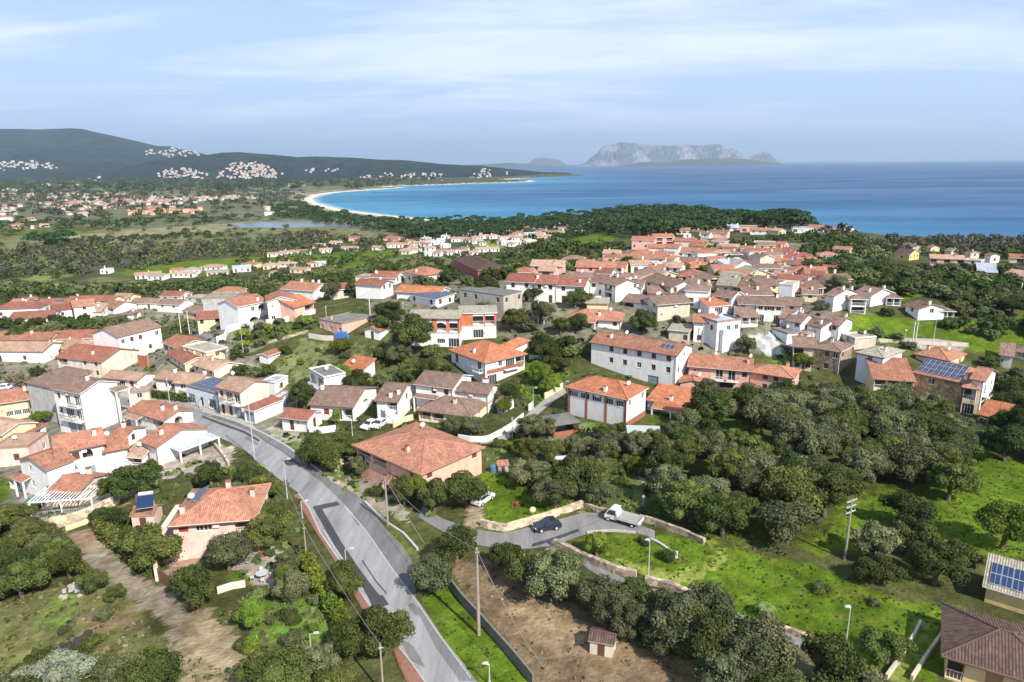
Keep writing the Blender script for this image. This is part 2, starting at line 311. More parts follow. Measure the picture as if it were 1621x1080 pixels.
FAR = {
 'rocky_island': (ridge([(895, 268), (905, 264), (925, 258), (945, 242), (955, 231), (962, 229), (975, 227), (978, 225), (985, 225), (1000, 225), (1012, 228), (1020, 228), (1032, 231), (1040, 229), (1060, 231), (1075, 228), (1085, 229), (1110, 230), (1130, 228), (1142, 228), (1155, 233), (1175, 243), (1185, 248), (1200, 243), (1212, 240), (1222, 243), (1230, 250), (1245, 258), (1262, 266)], 19000), 18200, 19000, 20200, .75, 11),
 'low_island': (ridge([(955, 269), (985, 262), (1010, 257), (1030, 255), (1050, 257), (1080, 252), (1110, 251), (1150, 250), (1190, 252), (1220, 256), (1245, 260), (1262, 267)], 14500), 13700, 14500, 15600, .9, 13),
 'headland': (ridge([(700, 262), (780, 259), (810, 257), (838, 259), (850, 262), (890, 263), (930, 266)], 15500), 14800, 15500, 17500, .9, 17),
 'pale_hill': (ridge([(825, 262), (842, 252), (858, 249), (872, 251), (885, 253), (900, 262), (908, 267)], 24000), 23200, 24000, 26000, .9, 19),
}
def hill_h(spec, x, y):
    (A, H), D0, Dr, D1, p, sd = spec; x = np.asarray(x, float); y = np.asarray(y, float); a = x / np.maximum(y, 1)
    h = np.interp(a, A, H, left=H[0], right=H[-1]); e = np.minimum(sm(A[0], A[0] + .02, a), sm(A[-1], A[-1] - .012, a))
    t = np.clip((y - D0) / (Dr - D0), 0, 1); b = 1 - np.clip((y - Dr) / (D1 - Dr), 0, 1)
    n = wn(x, y, (Dr - D0) * .33, sd, 5); n2 = wn(x, y * .35, (Dr - D0) * .12, sd + 1, 4)
    sh = np.clip(t, 0, 1) ** p * (1 + .55 * n * (1 - t) * (.3 + t) + .22 * (1 - t) * n2)
    return h * e * np.where(y <= Dr, sh, b ** 1.2) * np.where(t > .985, 1, 1)
def terr_all(x, y):
    z = terr(x, y)
    for s in HILLS.values():
        m = (y > s[1]) & (y < s[3]); 
        if np.any(m): z = np.where(m, np.maximum(z, hill_h(s, x, y)), z)
    return z
def ground_many(px, py, tmax=14000, up=False):
    px = np.asarray(px, float); py = np.asarray(py, float)
    V = (CMn @ np.stack([(px - 810.5) / 1080.7, -(py - 540) / 1080.7, -np.ones_like(px)])).T
    if not up: V[:, 2] = np.minimum(V[:, 2], -.0015)
    n = len(px); lo = np.full(n, 25.); hi = np.full(n, np.nan); t = np.full(n, 25.)
    while True:
        act = np.isnan(hi) & (t < tmax)
        if not act.any(): break
        tn = t[act] * 1.025; z = CAMZ + V[act, 2] * tn; g = terr_all(V[act, 0] * tn, V[act, 1] * tn)
        hit = z < g; idx = np.where(act)[0]; hi[idx[hit]] = tn[hit]; lo[idx[~hit]] = tn[~hit]; t[idx] = tn
    hi = np.where(np.isnan(hi), lo * 1.02, hi)
    for _ in range(14):
        m = (lo + hi) / 2; b = CAMZ + V[:, 2] * m < terr_all(V[:, 0] * m, V[:, 1] * m); hi = np.where(b, m, hi); lo = np.where(b, lo, m)
    return np.stack([V[:, 0] * hi, V[:, 1] * hi, terr_all(V[:, 0] * hi, V[:, 1] * hi)], 1)
def project_many(P):
    C = (P - np.array([0, 0, CAMZ])) @ CMn; w = np.maximum(-C[:, 2], .1); return 810.5 + 1080.7 * C[:, 0] / w, 540 - 1080.7 * C[:, 1] / w

# ------------------------------------------------------------------ ground zones (what the soil really carries)
SCRUB = (.072, .078, .028); GRASS = (.086, .135, .013); GRASS2 = (.085, .115, .020); DIRT = (.165, .118, .072); DRY = (.135, .135, .05); TRACK = (.235, .195, .14)
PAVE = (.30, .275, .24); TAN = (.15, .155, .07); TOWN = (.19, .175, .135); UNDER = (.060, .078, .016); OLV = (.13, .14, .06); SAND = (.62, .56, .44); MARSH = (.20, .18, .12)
Z = [  # (polygon in photo pixels, colour, edge wobble in metres)
 ([(-200, 300), (700, 300), (760, 352), (640, 372), (560, 385), (-200, 400)], (.135, .135, .08), 8),
 ([(-100, 372), (80, 366), (300, 362), (400, 358), (560, 362), (640, 372), (560, 388), (300, 400), (0, 420), (-100, 430)], TAN, 6),
 ([(95, 375), (230, 362), (330, 356), (400, 350), (330, 372), (200, 385), (60, 386)], (.22, .195, .115), 4),
 ([(0, 372), (60, 362), (110, 360), (180, 358), (150, 366), (60, 376)], GRASS2, 3),
 ([(0, 402), (60, 398), (130, 390), (165, 388), (150, 396), (70, 402), (0, 410)], (.16, .20, .06), 3),
 ([(30, 440), (80, 432), (110, 436), (60, 450)], (.16, .19, .06), 3),
 ([(140, 438), (200, 440), (235, 448), (215, 462), (150, 458)], DRY, 3),
 ([(175, 432), (250, 418), (330, 411), (440, 404), (560, 397), (700, 394), (700, 402), (560, 408), (420, 424), (330, 437), (240, 442)], GRASS, 3),
 ([(530, 402), (620, 398), (660, 404), (640, 422), (580, 430), (520, 424)], GRASS, 3),
 ([(455, 440), (520, 432), (560, 432), (575, 446), (520, 452), (460, 450)], GRASS2, 2),
 ([(610, 408), (700, 406), (740, 414), (720, 424), (640, 428), (605, 424)], OLV, 3),
 ([(745, 384), (800, 380), (815, 386), (790, 394), (750, 392)], (.17, .21, .05), 2),
 ([(822, 402), (848, 390), (880, 379), (925, 372), (962, 372), (982, 376), (966, 384), (930, 392), (870, 400), (835, 408)], (.085, .13, .016), 2),
 ([(0, 520), (80, 480), (330, 470), (450, 520), (400, 560), (470, 640), (440, 690), (330, 690), (190, 800), (0, 820)], TOWN, 2),
 ([(-60, 620), (200, 612), (330, 640), (300, 660), (60, 640), (-60, 650)], PAVE, 1),
 ([(500, 430), (900, 420), (1050, 380), (1280, 385), (1330, 480), (1330, 540), (1100, 570), (900, 540), (600, 520)], (.15, .14, .10), 3),
 ([(440, 570), (478, 538), (560, 545), (590, 560), (520, 580), (470, 610), (440, 600)], OLV, 2),
 ([(385, 535), (440, 515), (490, 500), (500, 520), (420, 548)], (.08, .115, .03), 2),
 ([(1330, 498), (1420, 500), (1480, 512), (1560, 530), (1610, 552), (1580, 562), (1480, 552), (1400, 545), (1340, 540)], GRASS, 2),
 ([(1418, 464), (1450, 462), (1465, 470), (1430, 478), (1415, 474)], GRASS, 1),
 ([(1490, 520), (1560, 505), (1640, 505), (1640, 560), (1610, 560), (1580, 545)], GRASS, 2),
 ([(1495, 475), (1530, 472), (1530, 482), (1500, 482)], GRASS2, 1),
 ([(1440, 540), (1480, 540), (1530, 548), (1520, 556), (1440, 552)], PAVE, 1),
 ([(1210, 550), (1240, 545), (1270, 575), (1260, 600), (1225, 580)], (.10, .15, .03), 2),
 ([(1180, 530), (1225, 528), (1240, 560), (1215, 565)], (.34, .35, .34), 1),
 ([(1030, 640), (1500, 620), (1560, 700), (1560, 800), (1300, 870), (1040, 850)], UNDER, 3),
 ([(1140, 662), (1180, 660), (1180, 690), (1150, 690)], GRASS, 1.5), ([(1180, 700), (1212, 695), (1212, 728), (1188, 732)], GRASS, 1.2),
 ([(1350, 690), (1400, 670), (1430, 690), (1400, 715), (1360, 712)], GRASS2, 2),
 ([(835, 560), (880, 556), (905, 575), (885, 612), (850, 640), (825, 620)], GRASS, 1.5),
 ([(780, 700), (850, 690), (1050, 690), (1060, 740), (1030, 800), (920, 810), (860, 760), (790, 745)], (.085, .11, .035), 2),
 ([(855, 668), (940, 672), (985, 690), (950, 712), (870, 705)], (.21, .18, .13), 1.5),
 ([(984, 680), (1040, 690), (1045, 705), (985, 705)], (.09, .13, .03), 1),
 ([(745, 752), (800, 742), (860, 752), (895, 790), (870, 825), (800, 842), (770, 838), (755, 800)], GRASS, 1.2),
 ([(738, 800), (765, 800), (760, 835), (738, 845)], (.24, .19, .13), 1), ([(882, 712), (935, 710), (960, 725), (940, 745), (880, 745)], (.2, .175, .13), 1.5),
 ([(1015, 725), (1048, 718), (1042, 740), (1030, 765), (1008, 762)], (.46, .43, .37), .6),
 ([(500, 735), (560, 735), (600, 760), (640, 800), (650, 830), (560, 800), (510, 775)], (.30, .26, .20), 1.5),
 ([(440, 690), (470, 700), (520, 720), (560, 750), (540, 765), (480, 735)], (.11, .14, .05), 1.5), ([(420, 676), (470, 680), (480, 700), (440, 700)], (.28, .26, .2), 1),
 ([(1268, 860), (1310, 838), (1330, 800), (1400, 775), (1500, 760), (1520, 705), (1560, 715), (1700, 770), (1700, 900), (1560, 880), (1480, 870), (1400, 860), (1300, 880)], GRASS, 2),
 ([(905, 858), (950, 845), (1000, 843), (1050, 848), (1120, 855), (1200, 878), (1290, 895), (1420, 950), (1530, 965), (1580, 1000), (1500, 1060), (1440, 1090), (1330, 1030), (1200, 985), (1120, 950), (1030, 920), (960, 892)], GRASS, 1),
 ([(1070, 905), (1110, 895), (1135, 878), (1125, 862), (1080, 852), (1110, 850), (1150, 872), (1145, 895), (1110, 918), (1060, 925), (1000, 900), (960, 878), (1010, 895)], (.20, .23, .05), 1),
 ([(1180, 1010), (1290, 1020), (1400, 1080), (1380, 1140), (1200, 1140), (1100, 1060)], (.13, .12, .07), 2),
 ([(1395, 1080), (1450, 985), (1475, 985), (1420, 1090)], (.16, .19, .05), 1),
 ([(1020, 1080), (1020, 1045), (1110, 1040), (1115, 1100), (1000, 1140)], (.22, .17, .08), 1),
 ([(714, 893), (750, 885), (800, 892), (860, 940), (940, 965), (985, 1000), (1050, 1040), (1100, 1090), (1100, 1150), (900, 1150), (850, 1080), (800, 1020), (740, 950)], DIRT, 1.2),
 ([(800, 905), (860, 955), (930, 985), (960, 1030), (900, 1050), (850, 1010), (800, 960)], (.215, .155, .095), 2),
 ([(664, 948), (700, 924), (740, 960), (808, 1040), (860, 1110), (780, 1120), (752, 1080), (700, 1016)], GRASS, .4),
 ([(612, 830), (632, 835), (652, 868), (645, 885), (625, 858)], GRASS2, .4),
 ([(-80, 940), (110, 930), (200, 950), (275, 1024), (250, 1060), (100, 1090), (-80, 1090)], DRY, 3),
 ([(70, 950), (110, 945), (115, 985), (90, 1010), (70, 1000)], (.12, .17, .04), 2), ([(100, 990), (200, 960), (230, 990), (150, 1010)], (.20, .145, .085), 2),
 ([(108, 848), (152, 832), (170, 860), (215, 908), (285, 950), (318, 975), (350, 1040), (360, 1110), (300, 1110), (262, 990), (205, 945), (158, 912), (130, 885)], TRACK, 1),
 ([(105, 846), (158, 832), (160, 862), (125, 875)], (.24, .165, .11), .6),
 ([(330, 965), (400, 1050), (400, 1110), (290, 1110), (275, 1010), (300, 975)], (.22, .175, .11), 1.5),
 ([(385, 960), (440, 940), (520, 955), (540, 1010), (470, 1020), (400, 1010)], (.10, .17, .03), 1),
 ([(390, 855), (440, 870), (450, 925), (400, 925), (370, 900)], (.34, .29, .25), .8), ([(362, 908), (392, 903), (400, 925), (368, 930)], GRASS, .4),
 ([(265, 870), (305, 855), (330, 870), (300, 905), (262, 920)], (.36, .25, .19), .8), ([(385, 850), (400, 840), (430, 880), (415, 890)], (.42, .24, .17), .4),
 ([(20, 800), (60, 770), (190, 750), (190, 790), (85, 840)], (.28, .26, .23), .8),
 ([(0, 755), (18, 755), (18, 790), (0, 795)], GRASS, .4), ([(180, 730), (230, 730), (340, 700), (372, 710), (365, 740), (250, 760), (190, 760)], (.36, .31, .26), 1.5),
]
def poly_world(pts): return ground_many([p[0] for p in pts], [p[1] for p in pts])[:, :2]
def zone_color(x, y, z=None):
    c = np.empty((len(x), 3)); c[:] = SCRUB
    far = y > 420; c[far] = (.07, .075, .035)
    rs = np.random.RandomState(5)
    for i, (p, col, wob) in enumerate(Z):
        w = poly_world(p); bb = w.min(0) - wob - 2, w.max(0) + wob + 2
        k = np.where((x > bb[0][0]) & (x < bb[1][0]) & (y > bb[0][1]) & (y < bb[1][1]))[0]
        if not len(k): continue
        xx = x[k] + wn(x[k], y[k], max(2.5, wob * 3), i, 2) * wob * .6; yy = y[k] + wn(x[k], y[k], max(2.5, wob * 3), i + 50, 2) * wob * .6
        m = inpoly(w, xx, yy); c[k[m]] = col
    # mottling of the vegetation: drier and lusher spots
    n = wn(x, y, 9, 3, 3); n2 = wn(x, y, 34, 9, 3); f = 1 + .22 * n + .12 * n2; c *= f[:, None]; sp = np.clip(wn(x, y, 3.4, 77, 1), -.6, .6); c *= (1 + .22 * sp)[:, None]
    d = np.clip(wn(x, y, 6, 21, 2) * .4 - .12, 0, .3)[:, None]; isg = (c[:, 1] > c[:, 0] * 1.25)[:, None]
    c = np.where(isg, c * (1 - d) + np.array([.20, .19, .05]) * d, c)
    return c
def axis(n0, step, lim, g):
    v = list(np.arange(0, n0, step)); s = v[-1] * g
    while v[-1] < lim: v.append(v[-1] + max(step, v[-1] * g))
    return np.array(v)
LAG = [[(368, 355), (410, 352), (470, 351.5), (540, 353.5), (600, 357), (590, 359.5), (520, 358.5), (440, 361), (380, 360)], [(385, 304), (420, 302), (470, 303), (465, 306), (400, 307)]]
LAGW = [np.array([onplane(px, py, 6.4 if i == 0 else 6.8)[:2] for px, py in l]) for i, l in enumerate(LAG)]
def build_ground():
    ax = np.concatenate([np.arange(0, 66, .42), axis(112, .9, 9000, .02)[74:]]); X = np.concatenate([-ax[:0:-1], ax]); ay = axis(235, .9, 9500, .0085); Y = np.concatenate([[-40, -15, 10, 30], np.arange(45, 124, .42), ay[ay > 124.2]])
    gx, gy = np.meshgrid(X, Y); x = gx.ravel(); y = gy.ravel(); z = terr(x, y)
    keep = np.abs(x) < 1.3 * np.maximum(y, 0) + 160
    for l, lv in zip(LAGW, (6.4, 6.8)):
        m = inpoly(l, x, y); z = np.where(m, lv - 1.2, np.where((polydist(l, x, y) < 30), np.maximum(z, lv + .5), z))
    c = zone_color(x, y); s = sdsea(x, y); beach = (s < 20 + 5 * wn(x, y, 200, 2)) & (y > 700) & (x < 120) & (y < 3950); c[beach] = SAND
    dune = (s < 60) & (s >= 26) & (y > 700) & (x < 120) & (wn(x, y, 60, 4) > .1); c[dune] = (.33, .30, .2)
    nx, ny = len(X), len(Y); i = np.arange(nx - 1)[None, :] + np.arange(ny - 1)[:, None] * nx; i = i.ravel()
    q = np.stack([i, i + 1, i + 1 + nx, i + nx], 1); q = q[keep[q].any(1)]
    used = np.unique(q); mp = np.full(len(x), -1); mp[used] = np.arange(len(used)); q = mp[q]
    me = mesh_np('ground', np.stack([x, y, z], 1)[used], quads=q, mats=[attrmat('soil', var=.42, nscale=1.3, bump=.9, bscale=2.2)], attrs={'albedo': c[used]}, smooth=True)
    link('ground', me, kind='structure')
build_ground()
def build_hill(name, spec, mat, nu, nv):
    (A, H), D0, Dr, D1, p, sd = spec
    a = np.linspace(A[0], A[-1], nu); t = np.concatenate([np.linspace(D0, Dr, nv), np.linspace(Dr, D1, nv // 3)[1:]])
    aa, yy = np.meshgrid(a, t); x = (aa * yy).ravel(); y = yy.ravel(); z = hill_h(spec, x, y) - 8
    nvv = len(t); i = (np.arange(nu - 1)[None, :] + np.arange(nvv - 1)[:, None] * nu).ravel()
    link(name, mesh_np(name, np.stack([x, y, z], 1), quads=np.stack([i, i + 1, i + 1 + nu, i + nu], 1), mats=[mat], smooth=True), kind='structure')
def hillmat(name, lo, hi, scale, rock=None):
    m, nt, b, N, L = mk(name); tc = N('ShaderNodeTexCoord'); n = N('ShaderNodeTexNoise'); n.inputs['Scale'].default_value = scale; n.inputs['Detail'].default_value = 12; n.inputs['Roughness'].default_value = .72; L(tc.outputs['Object'], n.inputs['Vector'])
    cr = N('ShaderNodeValToRGB'); e = cr.color_ramp.elements; e[0].position = .38; e[1].position = .64; e[0].color = (*lo, 1); e[1].color = (*hi, 1); L(n.outputs['Fac'], cr.inputs[0]); outc = cr.outputs[0]
    if rock:
        n3 = N('ShaderNodeTexNoise'); n3.inputs['Scale'].default_value = scale * .45; n3.inputs['Detail'].default_value = 9; n3.inputs['Roughness'].default_value = .7; L(tc.outputs['Object'], n3.inputs['Vector'])
        c3 = N('ShaderNodeValToRGB'); c3.color_ramp.elements[0].position = .46; c3.color_ramp.elements[1].position = .60; L(n3.outputs['Fac'], c3.inputs[0])
        mx = N('ShaderNodeMixRGB'); L(c3.outputs[0], mx.inputs[0]); L(outc, mx.inputs[1]); mx.inputs[2].default_value = (*rock, 1); outc = mx.outputs[0]
    L(outc, b.inputs['Base Color']); b.inputs['Roughness'].default_value = 1; b.inputs['Specular IOR Level'].default_value = 0
    bp = N('ShaderNodeBump'); bp.inputs['Strength'].default_value = .8; bp.inputs['Distance'].default_value = .06 / scale; L(n.outputs['Fac'], bp.inputs['Height']); L(bp.outputs[0], b.inputs['Normal'])
    return m
MH = hillmat('hill_macchia', (.008, .018, .018), (.028, .042, .032), .010)
build_hill('mountain', HILLS['mountain'], MH, 420, 150); build_hill('hills', HILLS['hills'], MH, 520, 90)
MR = hillmat('hill_limestone', (.04, .06, .075), (.11, .115, .13), .004, (.31, .28, .30))
build_hill('rocky_island', FAR['rocky_island'], MR, 320, 60)
MD = hillmat('hill_island', (.04, .055, .035), (.08, .09, .06), .003)
for k in ('low_island', 'headland', 'pale_hill'): build_hill(k, FAR[k], MD, 160, 30)

# ------------------------------------------------------------------ sea
def build_sea():
    m, nt, b, N, L = mk('sea_water')
    at = N('ShaderNodeAttribute'); at.attribute_name = 'albedo'
    tc = N('ShaderNodeTexCoord'); mp = N('ShaderNodeMapping'); mp.inputs['Scale'].default_value = (.0011, .0042, 1); mp.inputs['Rotation'].default_value = (0, 0, R(6)); L(tc.outputs['Object'], mp.inputs[0])
    n = N('ShaderNodeTexNoise'); n.inputs['Scale'].default_value = 1.0; n.inputs['Detail'].default_value = 8; n.inputs['Roughness'].default_value = .62; n.inputs['Distortion'].default_value = .8; L(mp.outputs[0], n.inputs['Vector'])
    mr = N('ShaderNodeMapRange'); mr.inputs['From Min'].default_value = .36; mr.inputs['From Max'].default_value = .68; mr.inputs['To Min'].default_value = .84; mr.inputs['To Max'].default_value = 1.24; L(n.outputs['Fac'], mr.inputs['Value'])
    mx = N('ShaderNodeMixRGB'); mx.blend_type = 'MULTIPLY'; mx.inputs[0].default_value = 1; L(at.outputs['Color'], mx.inputs[1]); L(mr.outputs[0], mx.inputs[2]); L(mx.outputs[0], b.inputs['Base Color'])
    rr = N('ShaderNodeMapRange'); rr.inputs['From Min'].default_value = .40; rr.inputs['From Max'].default_value = .66; rr.inputs['To Min'].default_value = .62; rr.inputs['To Max'].default_value = .40; L(n.outputs['Fac'], rr.inputs['Value']); L(rr.outputs[0], b.inputs['Roughness'])
    b.inputs['Specular IOR Level'].default_value = .14
    w = N('ShaderNodeTexNoise'); w.inputs['Scale'].default_value = .06; w.inputs['Detail'].default_value = 6; L(tc.outputs['Object'], w.inputs['Vector'])
    bp = N('ShaderNodeBump'); bp.inputs['Strength'].default_value = .5; bp.inputs['Distance'].default_value = 2.5; L(w.outputs['Fac'], bp.inputs['Height']); L(bp.outputs[0], b.inputs['Normal'])
    yy = np.concatenate([np.linspace(350, 4200, 260), 4200 * 1.05 ** np.arange(1, 51)]); xx0 = np.linspace(-1, 1, 301); xx0 = np.sign(xx0) * np.abs(xx0) ** 1.6
    gx, gy = np.meshgrid(xx0, yy); x = (gx * (2200 + gy * .95)).ravel(); y = gy.ravel(); s = -sdsea(x, y)
    deep = np.array([.028, .080, .185]); mid = np.array([.024, .118, .235]); shal = np.array([.040, .185, .30]); edge = np.array([.36, .46, .48])
    a = 1 - sm(200, 1500, s + 180 * wn(x, y, 900, 5)); a *= 1 - sm(400, 1100, x); bq = 1 - sm(40, 420, s + 60 * wn(x, y, 300, 6)); bq = bq * (1 - sm(150, 600, x)); e = (1 - sm(2, 18, s)) * (1 - sm(100, 400, x))
    c = deep * (1 - a[:, None]) + mid * a[:, None]; c = c * (1 - bq[:, None]) + shal * bq[:, None]; c = c * (1 - e[:, None]) + edge * e[:, None]
    sg = (wn(x, y, 420, 8) > .35) & (s > 120) & (s < 900); c[sg] *= .82
    n_, k = 301, len(yy); i = (np.arange(n_ - 1)[None, :] + np.arange(k - 1)[:, None] * n_).ravel()
    link('sea', mesh_np('sea', np.stack([x, y, 0 * x], 1), quads=np.stack([i, i + 1, i + 1 + n_, i + n_], 1), mats=[m], attrs={'albedo': c}, smooth=True), kind='structure')
    m2, nt, b, N, L = mk('lagoon_water'); b.inputs['Base Color'].default_value = (.14, .17, .20, 1); b.inputs['Roughness'].default_value = .25; b.inputs['Specular IOR Level'].default_value = .5
    for l, lv in zip(LAGW, (6.4, 6.8)):
        q = MB(); q.poly([(p[0], p[1], lv) for p in l]); q.build('lagoon', [m2], kind='structure')
build_sea()

# ------------------------------------------------------------------ roads: sheets draped over the ground
def resample(P, n):
    P = np.array(P, float); d = np.r_[0, np.cumsum(np.hypot(*np.diff(P, axis=0).T))]; t = np.linspace(0, d[-1], n); return np.stack([np.interp(t, d, P[:, k]) for k in range(2)], 1)
def smooth_line(P, n):
    P = resample(P, n); 
    for _ in range(2): P[1:-1] = (P[:-2] + 2 * P[1:-1] + P[2:]) / 4
    return P
def sheet(name, Lp, Rp, mat, dz=.05, n=120, m=10, skirt=0.0, **k):
    a = smooth_line(poly_world(Lp), n); b = smooth_line(poly_world(Rp), n); t = np.linspace(0, 1, m)[None, :, None]
    g = a[:, None, :] * (1 - t) + b[:, None, :] * t; x = g[..., 0].ravel(); y = g[..., 1].ravel(); z = terr(x, y) + dz
    i = (np.arange(m - 1)[None, :] + np.arange(n - 1)[:, None] * m).ravel(); q = np.stack([i, i + 1, i + 1 + m, i + m], 1); v = np.stack([x, y, z], 1)
    if skirt:
        e0 = np.arange(n) * m; e1 = e0 + m - 1; o = len(v); v = np.r_[v, v[e0] - [0, 0, skirt], v[e1] - [0, 0, skirt]]; j = np.arange(n - 1)
        q = np.r_[q, np.stack([e0[j], e0[j + 1], o + j + 1, o + j], 1), np.stack([e1[j], o + n + j, o + n + j + 1, e1[j + 1]], 1)]
    # flip so it faces up
    p0, p1, p3 = v[q[0][0]], v[q[0][1]], v[q[0][3]]
    if np.cross(p1 - p0, p3 - p0)[2] < 0: q = q[:, ::-1]
    return link(name, mesh_np(name, v, quads=q, mats=[mat], smooth=False), kind='structure', **k)
def asphalt(name, col, crack=.18):
    if name in MATS: return MATS[name]
    m, nt, b, N, L = mk(name); tc = N('ShaderNodeTexCoord')
    mp = N('ShaderNodeMapping'); mp.inputs['Rotation'].default_value = (0, 0, R(-24)); mp.inputs['Scale'].default_value = (1, .16, 1); L(tc.outputs['Object'], mp.inputs[0])
    n = N('ShaderNodeTexNoise'); n.inputs['Scale'].default_value = .5; n.inputs['Detail'].default_value = 9; n.inputs['Roughness'].default_value = .7; L(mp.outputs[0], n.inputs['Vector'])
    n2 = N('ShaderNodeTexNoise'); n2.inputs['Scale'].default_value = 9; n2.inputs['Detail'].default_value = 4; L(tc.outputs['Object'], n2.inputs['Vector'])
    v = N('ShaderNodeTexVoronoi'); v.feature = 'DISTANCE_TO_EDGE'; v.inputs['Scale'].default_value = .22; L(mp.outputs[0], v.inputs['Vector'])
    mr = N('ShaderNodeMapRange'); mr.inputs['From Min'].default_value = .3; mr.inputs['From Max'].default_value = .7; mr.inputs['To Min'].default_value = .62; mr.inputs['To Max'].default_value = 1.28; L(n.outputs['Fac'], mr.inputs['Value'])
    mr2 = N('ShaderNodeMapRange'); mr2.inputs['To Min'].default_value = .85; mr2.inputs['To Max'].default_value = 1.15; L(n2.outputs['Fac'], mr2.inputs['Value'])
    mr3 = N('ShaderNodeMapRange'); mr3.inputs['From Max'].default_value = .012; mr3.inputs['To Min'].default_value = 1 - crack; L(v.outputs['Distance'], mr3.inputs['Value'])
    a1 = N('ShaderNodeMath'); a1.operation = 'MULTIPLY'; L(mr.outputs[0], a1.inputs[0]); L(mr2.outputs[0], a1.inputs[1]); a2 = N('ShaderNodeMath'); a2.operation = 'MULTIPLY'; L(a1.outputs[0], a2.inputs[0]); L(mr3.outputs[0], a2.inputs[1])
    mx = N('ShaderNodeMixRGB'); mx.blend_type = 'MULTIPLY'; mx.inputs[0].default_value = 1; mx.inputs[1].default_value = (*col, 1); L(a2.outputs[0], mx.inputs[2]); L(mx.outputs[0], b.inputs['Base Color']); b.inputs['Roughness'].default_value = .85; b.inputs['Specular IOR Level'].default_value = .25
    return m
ASP = asphalt('asphalt_old', (.265, .26, .262)); ASD = asphalt('asphalt_patch', (.060, .060, .063), .1); ASM = asphalt('asphalt_worn', (.165, .16, .16)); LAN = asphalt('asphalt_lane', (.21, .20, .20))
CON = plain('concrete', (.42, .40, .36), .9, var=.2); WHT = plain('road_paint', (.42, .42, .41), .7, var=.35, scale=3)
BRK = plain('brick_paving', (.25, .125, .095), .9, var=.25, scale=2.2)
roadL = fps('L', [(1040, 1140), (985, 1080), (905, 965), (820, 862), (690, 672), (600, 540), (545, 455), (470, 345), (390, 228), (330, 95), (270, 10)]) + fps('G', [(560, 850), (440, 755), (350, 672), (230, 600), (120, 548), (0, 508)]) + fps('F', [(1500, 470)]) + [(290, 668)]
roadR = fps('L', [(1330, 1140), (1275, 1080), (1190, 960), (1090, 838), (1010, 715), (950, 628), (880, 540), (800, 440), (690, 285), (600, 150), (520, 60)]) + fps('G', [(900, 880), (790, 800), (690, 715), (600, 650), (510, 600), (400, 525), (250, 455), (120, 410), (0, 375)]) + [(300, 650)]
sheet('road', roadL, roadR, ASP, .05, 260, 14)
sheet('road', fps('F', [(1640, 480), (1500, 430), (1300, 350), (1100, 320), (930, 300)]) + [(100, 636), (20, 640), (-60, 645)], fps('F', [(1640, 340), (1500, 330), (1300, 290), (1100, 270), (920, 232)]) + [(100, 605), (20, 608), (-60, 612)], LAN, .045, 80, 8)
sheet('road_shoulder', fps('L', [(930, 600), (800, 437), (690, 282), (600, 147), (520, 57)]) + fps('G', [(900, 875), (790, 797)]), fps('L', [(925, 470), (905, 380), (850, 300), (740, 185), (660, 70), (590, 10)]) + fps('G', [(1010, 900), (870, 800)]), ASM, .043, 90, 10)
sheet('road_shoulder', fps('G', [(900, 874), (790, 794), (690, 709), (600, 644), (510, 594), (400, 519), (250, 449), (120, 404), (0, 369)]), fps('G', [(1000, 880), (860, 780), (740, 690), (660, 630), (560, 570), (430, 505), (270, 435), (130, 390), (0, 352)]), ASM, .041, 120, 5)
# patches of newer tarmac, worn pale strip
sheet('road_patch', fps('L', [(700, 668), (640, 570), (560, 440), (470, 310), (340, 82)]), fps('L', [(775, 640), (700, 560), (600, 425), (510, 290), (392, 90)]), ASD, .056, 70, 4)
sheet('road_patch', fps('L', [(345, 80), (480, 52)]), fps('L', [(375, 100), (500, 72)]), ASD, .060, 12, 3)
sheet('road_patch', fps('G', [(615, 730), (665, 775)]), fps('G', [(700, 715), (760, 765)]), ASD, .056, 12, 6)
sheet('road_patch', fps('L', [(660, 600), (690, 672)]), fps('L', [(740, 585), (778, 640)]), ASD, .060, 12, 6)
sheet('road_patch', fps('L', [(900, 960), (860, 880), (830, 830)]), fps('L', [(985, 1000), (920, 880), (860, 840)]), ASM, .055, 20, 4)
sheet('road_patch', fps('L', [(1270, 1076), (1090, 842), (960, 650)]), fps('L', [(1180, 1076), (1040, 880), (930, 660)]), ASM, .054, 50, 4)
sheet('road_patch', fps('L', [(620, 390), (700, 510), (760, 580)]), fps('L', [(628, 388), (708, 508), (768, 578)]), ASD, .058, 30, 2)
sheet('road_patch', fps('G', [(0, 385), (150, 440), (330, 505), (450, 575)]), fps('G', [(0, 400), (140, 455), (320, 520), (440, 590)]), ASD, .057, 40, 3)
sheet('road_marking', fps('L', [(1240, 1060), (1050, 800), (925, 615), (780, 420), (640, 215), (520, 80)]), fps('L', [(1246, 1058), (1056, 798), (931, 613), (786, 418), (645, 213), (526, 79)]), WHT, .062, 110, 2)
sheet('road_marking', fps('L', [(630, 565), (548, 440), (470, 325), (400, 215)]), fps('L', [(637, 563), (555, 438), (477, 323), (406, 213)]), WHT, .062, 60, 2)
sheet('road_patch', fps('L', [(560, 130), (600, 190)]), fps('L', [(600, 118), (650, 176)]), ASM, .058, 10, 4)
sheet('road_patch', fps('L', [(880, 640), (930, 705)]), fps('L', [(915, 628), (965, 692)]), ASM, .058, 10, 4)
sheet('road_patch', fps('G', [(330, 560), (420, 620)]), fps('G', [(350, 545), (445, 605)]), ASM, .058, 10, 4)
sheet('road_patch', fps('M', [(560, 660), (700, 620), (860, 560)]), fps('M', [(560, 640), (690, 600), (850, 545)]), ASD, .054, 30, 4)
sheet('road_patch', fps('M', [(900, 470), (1040, 475), (1160, 520)]), fps('M', [(905, 455), (1050, 462), (1170, 505)]), ASM, .054, 30, 4)
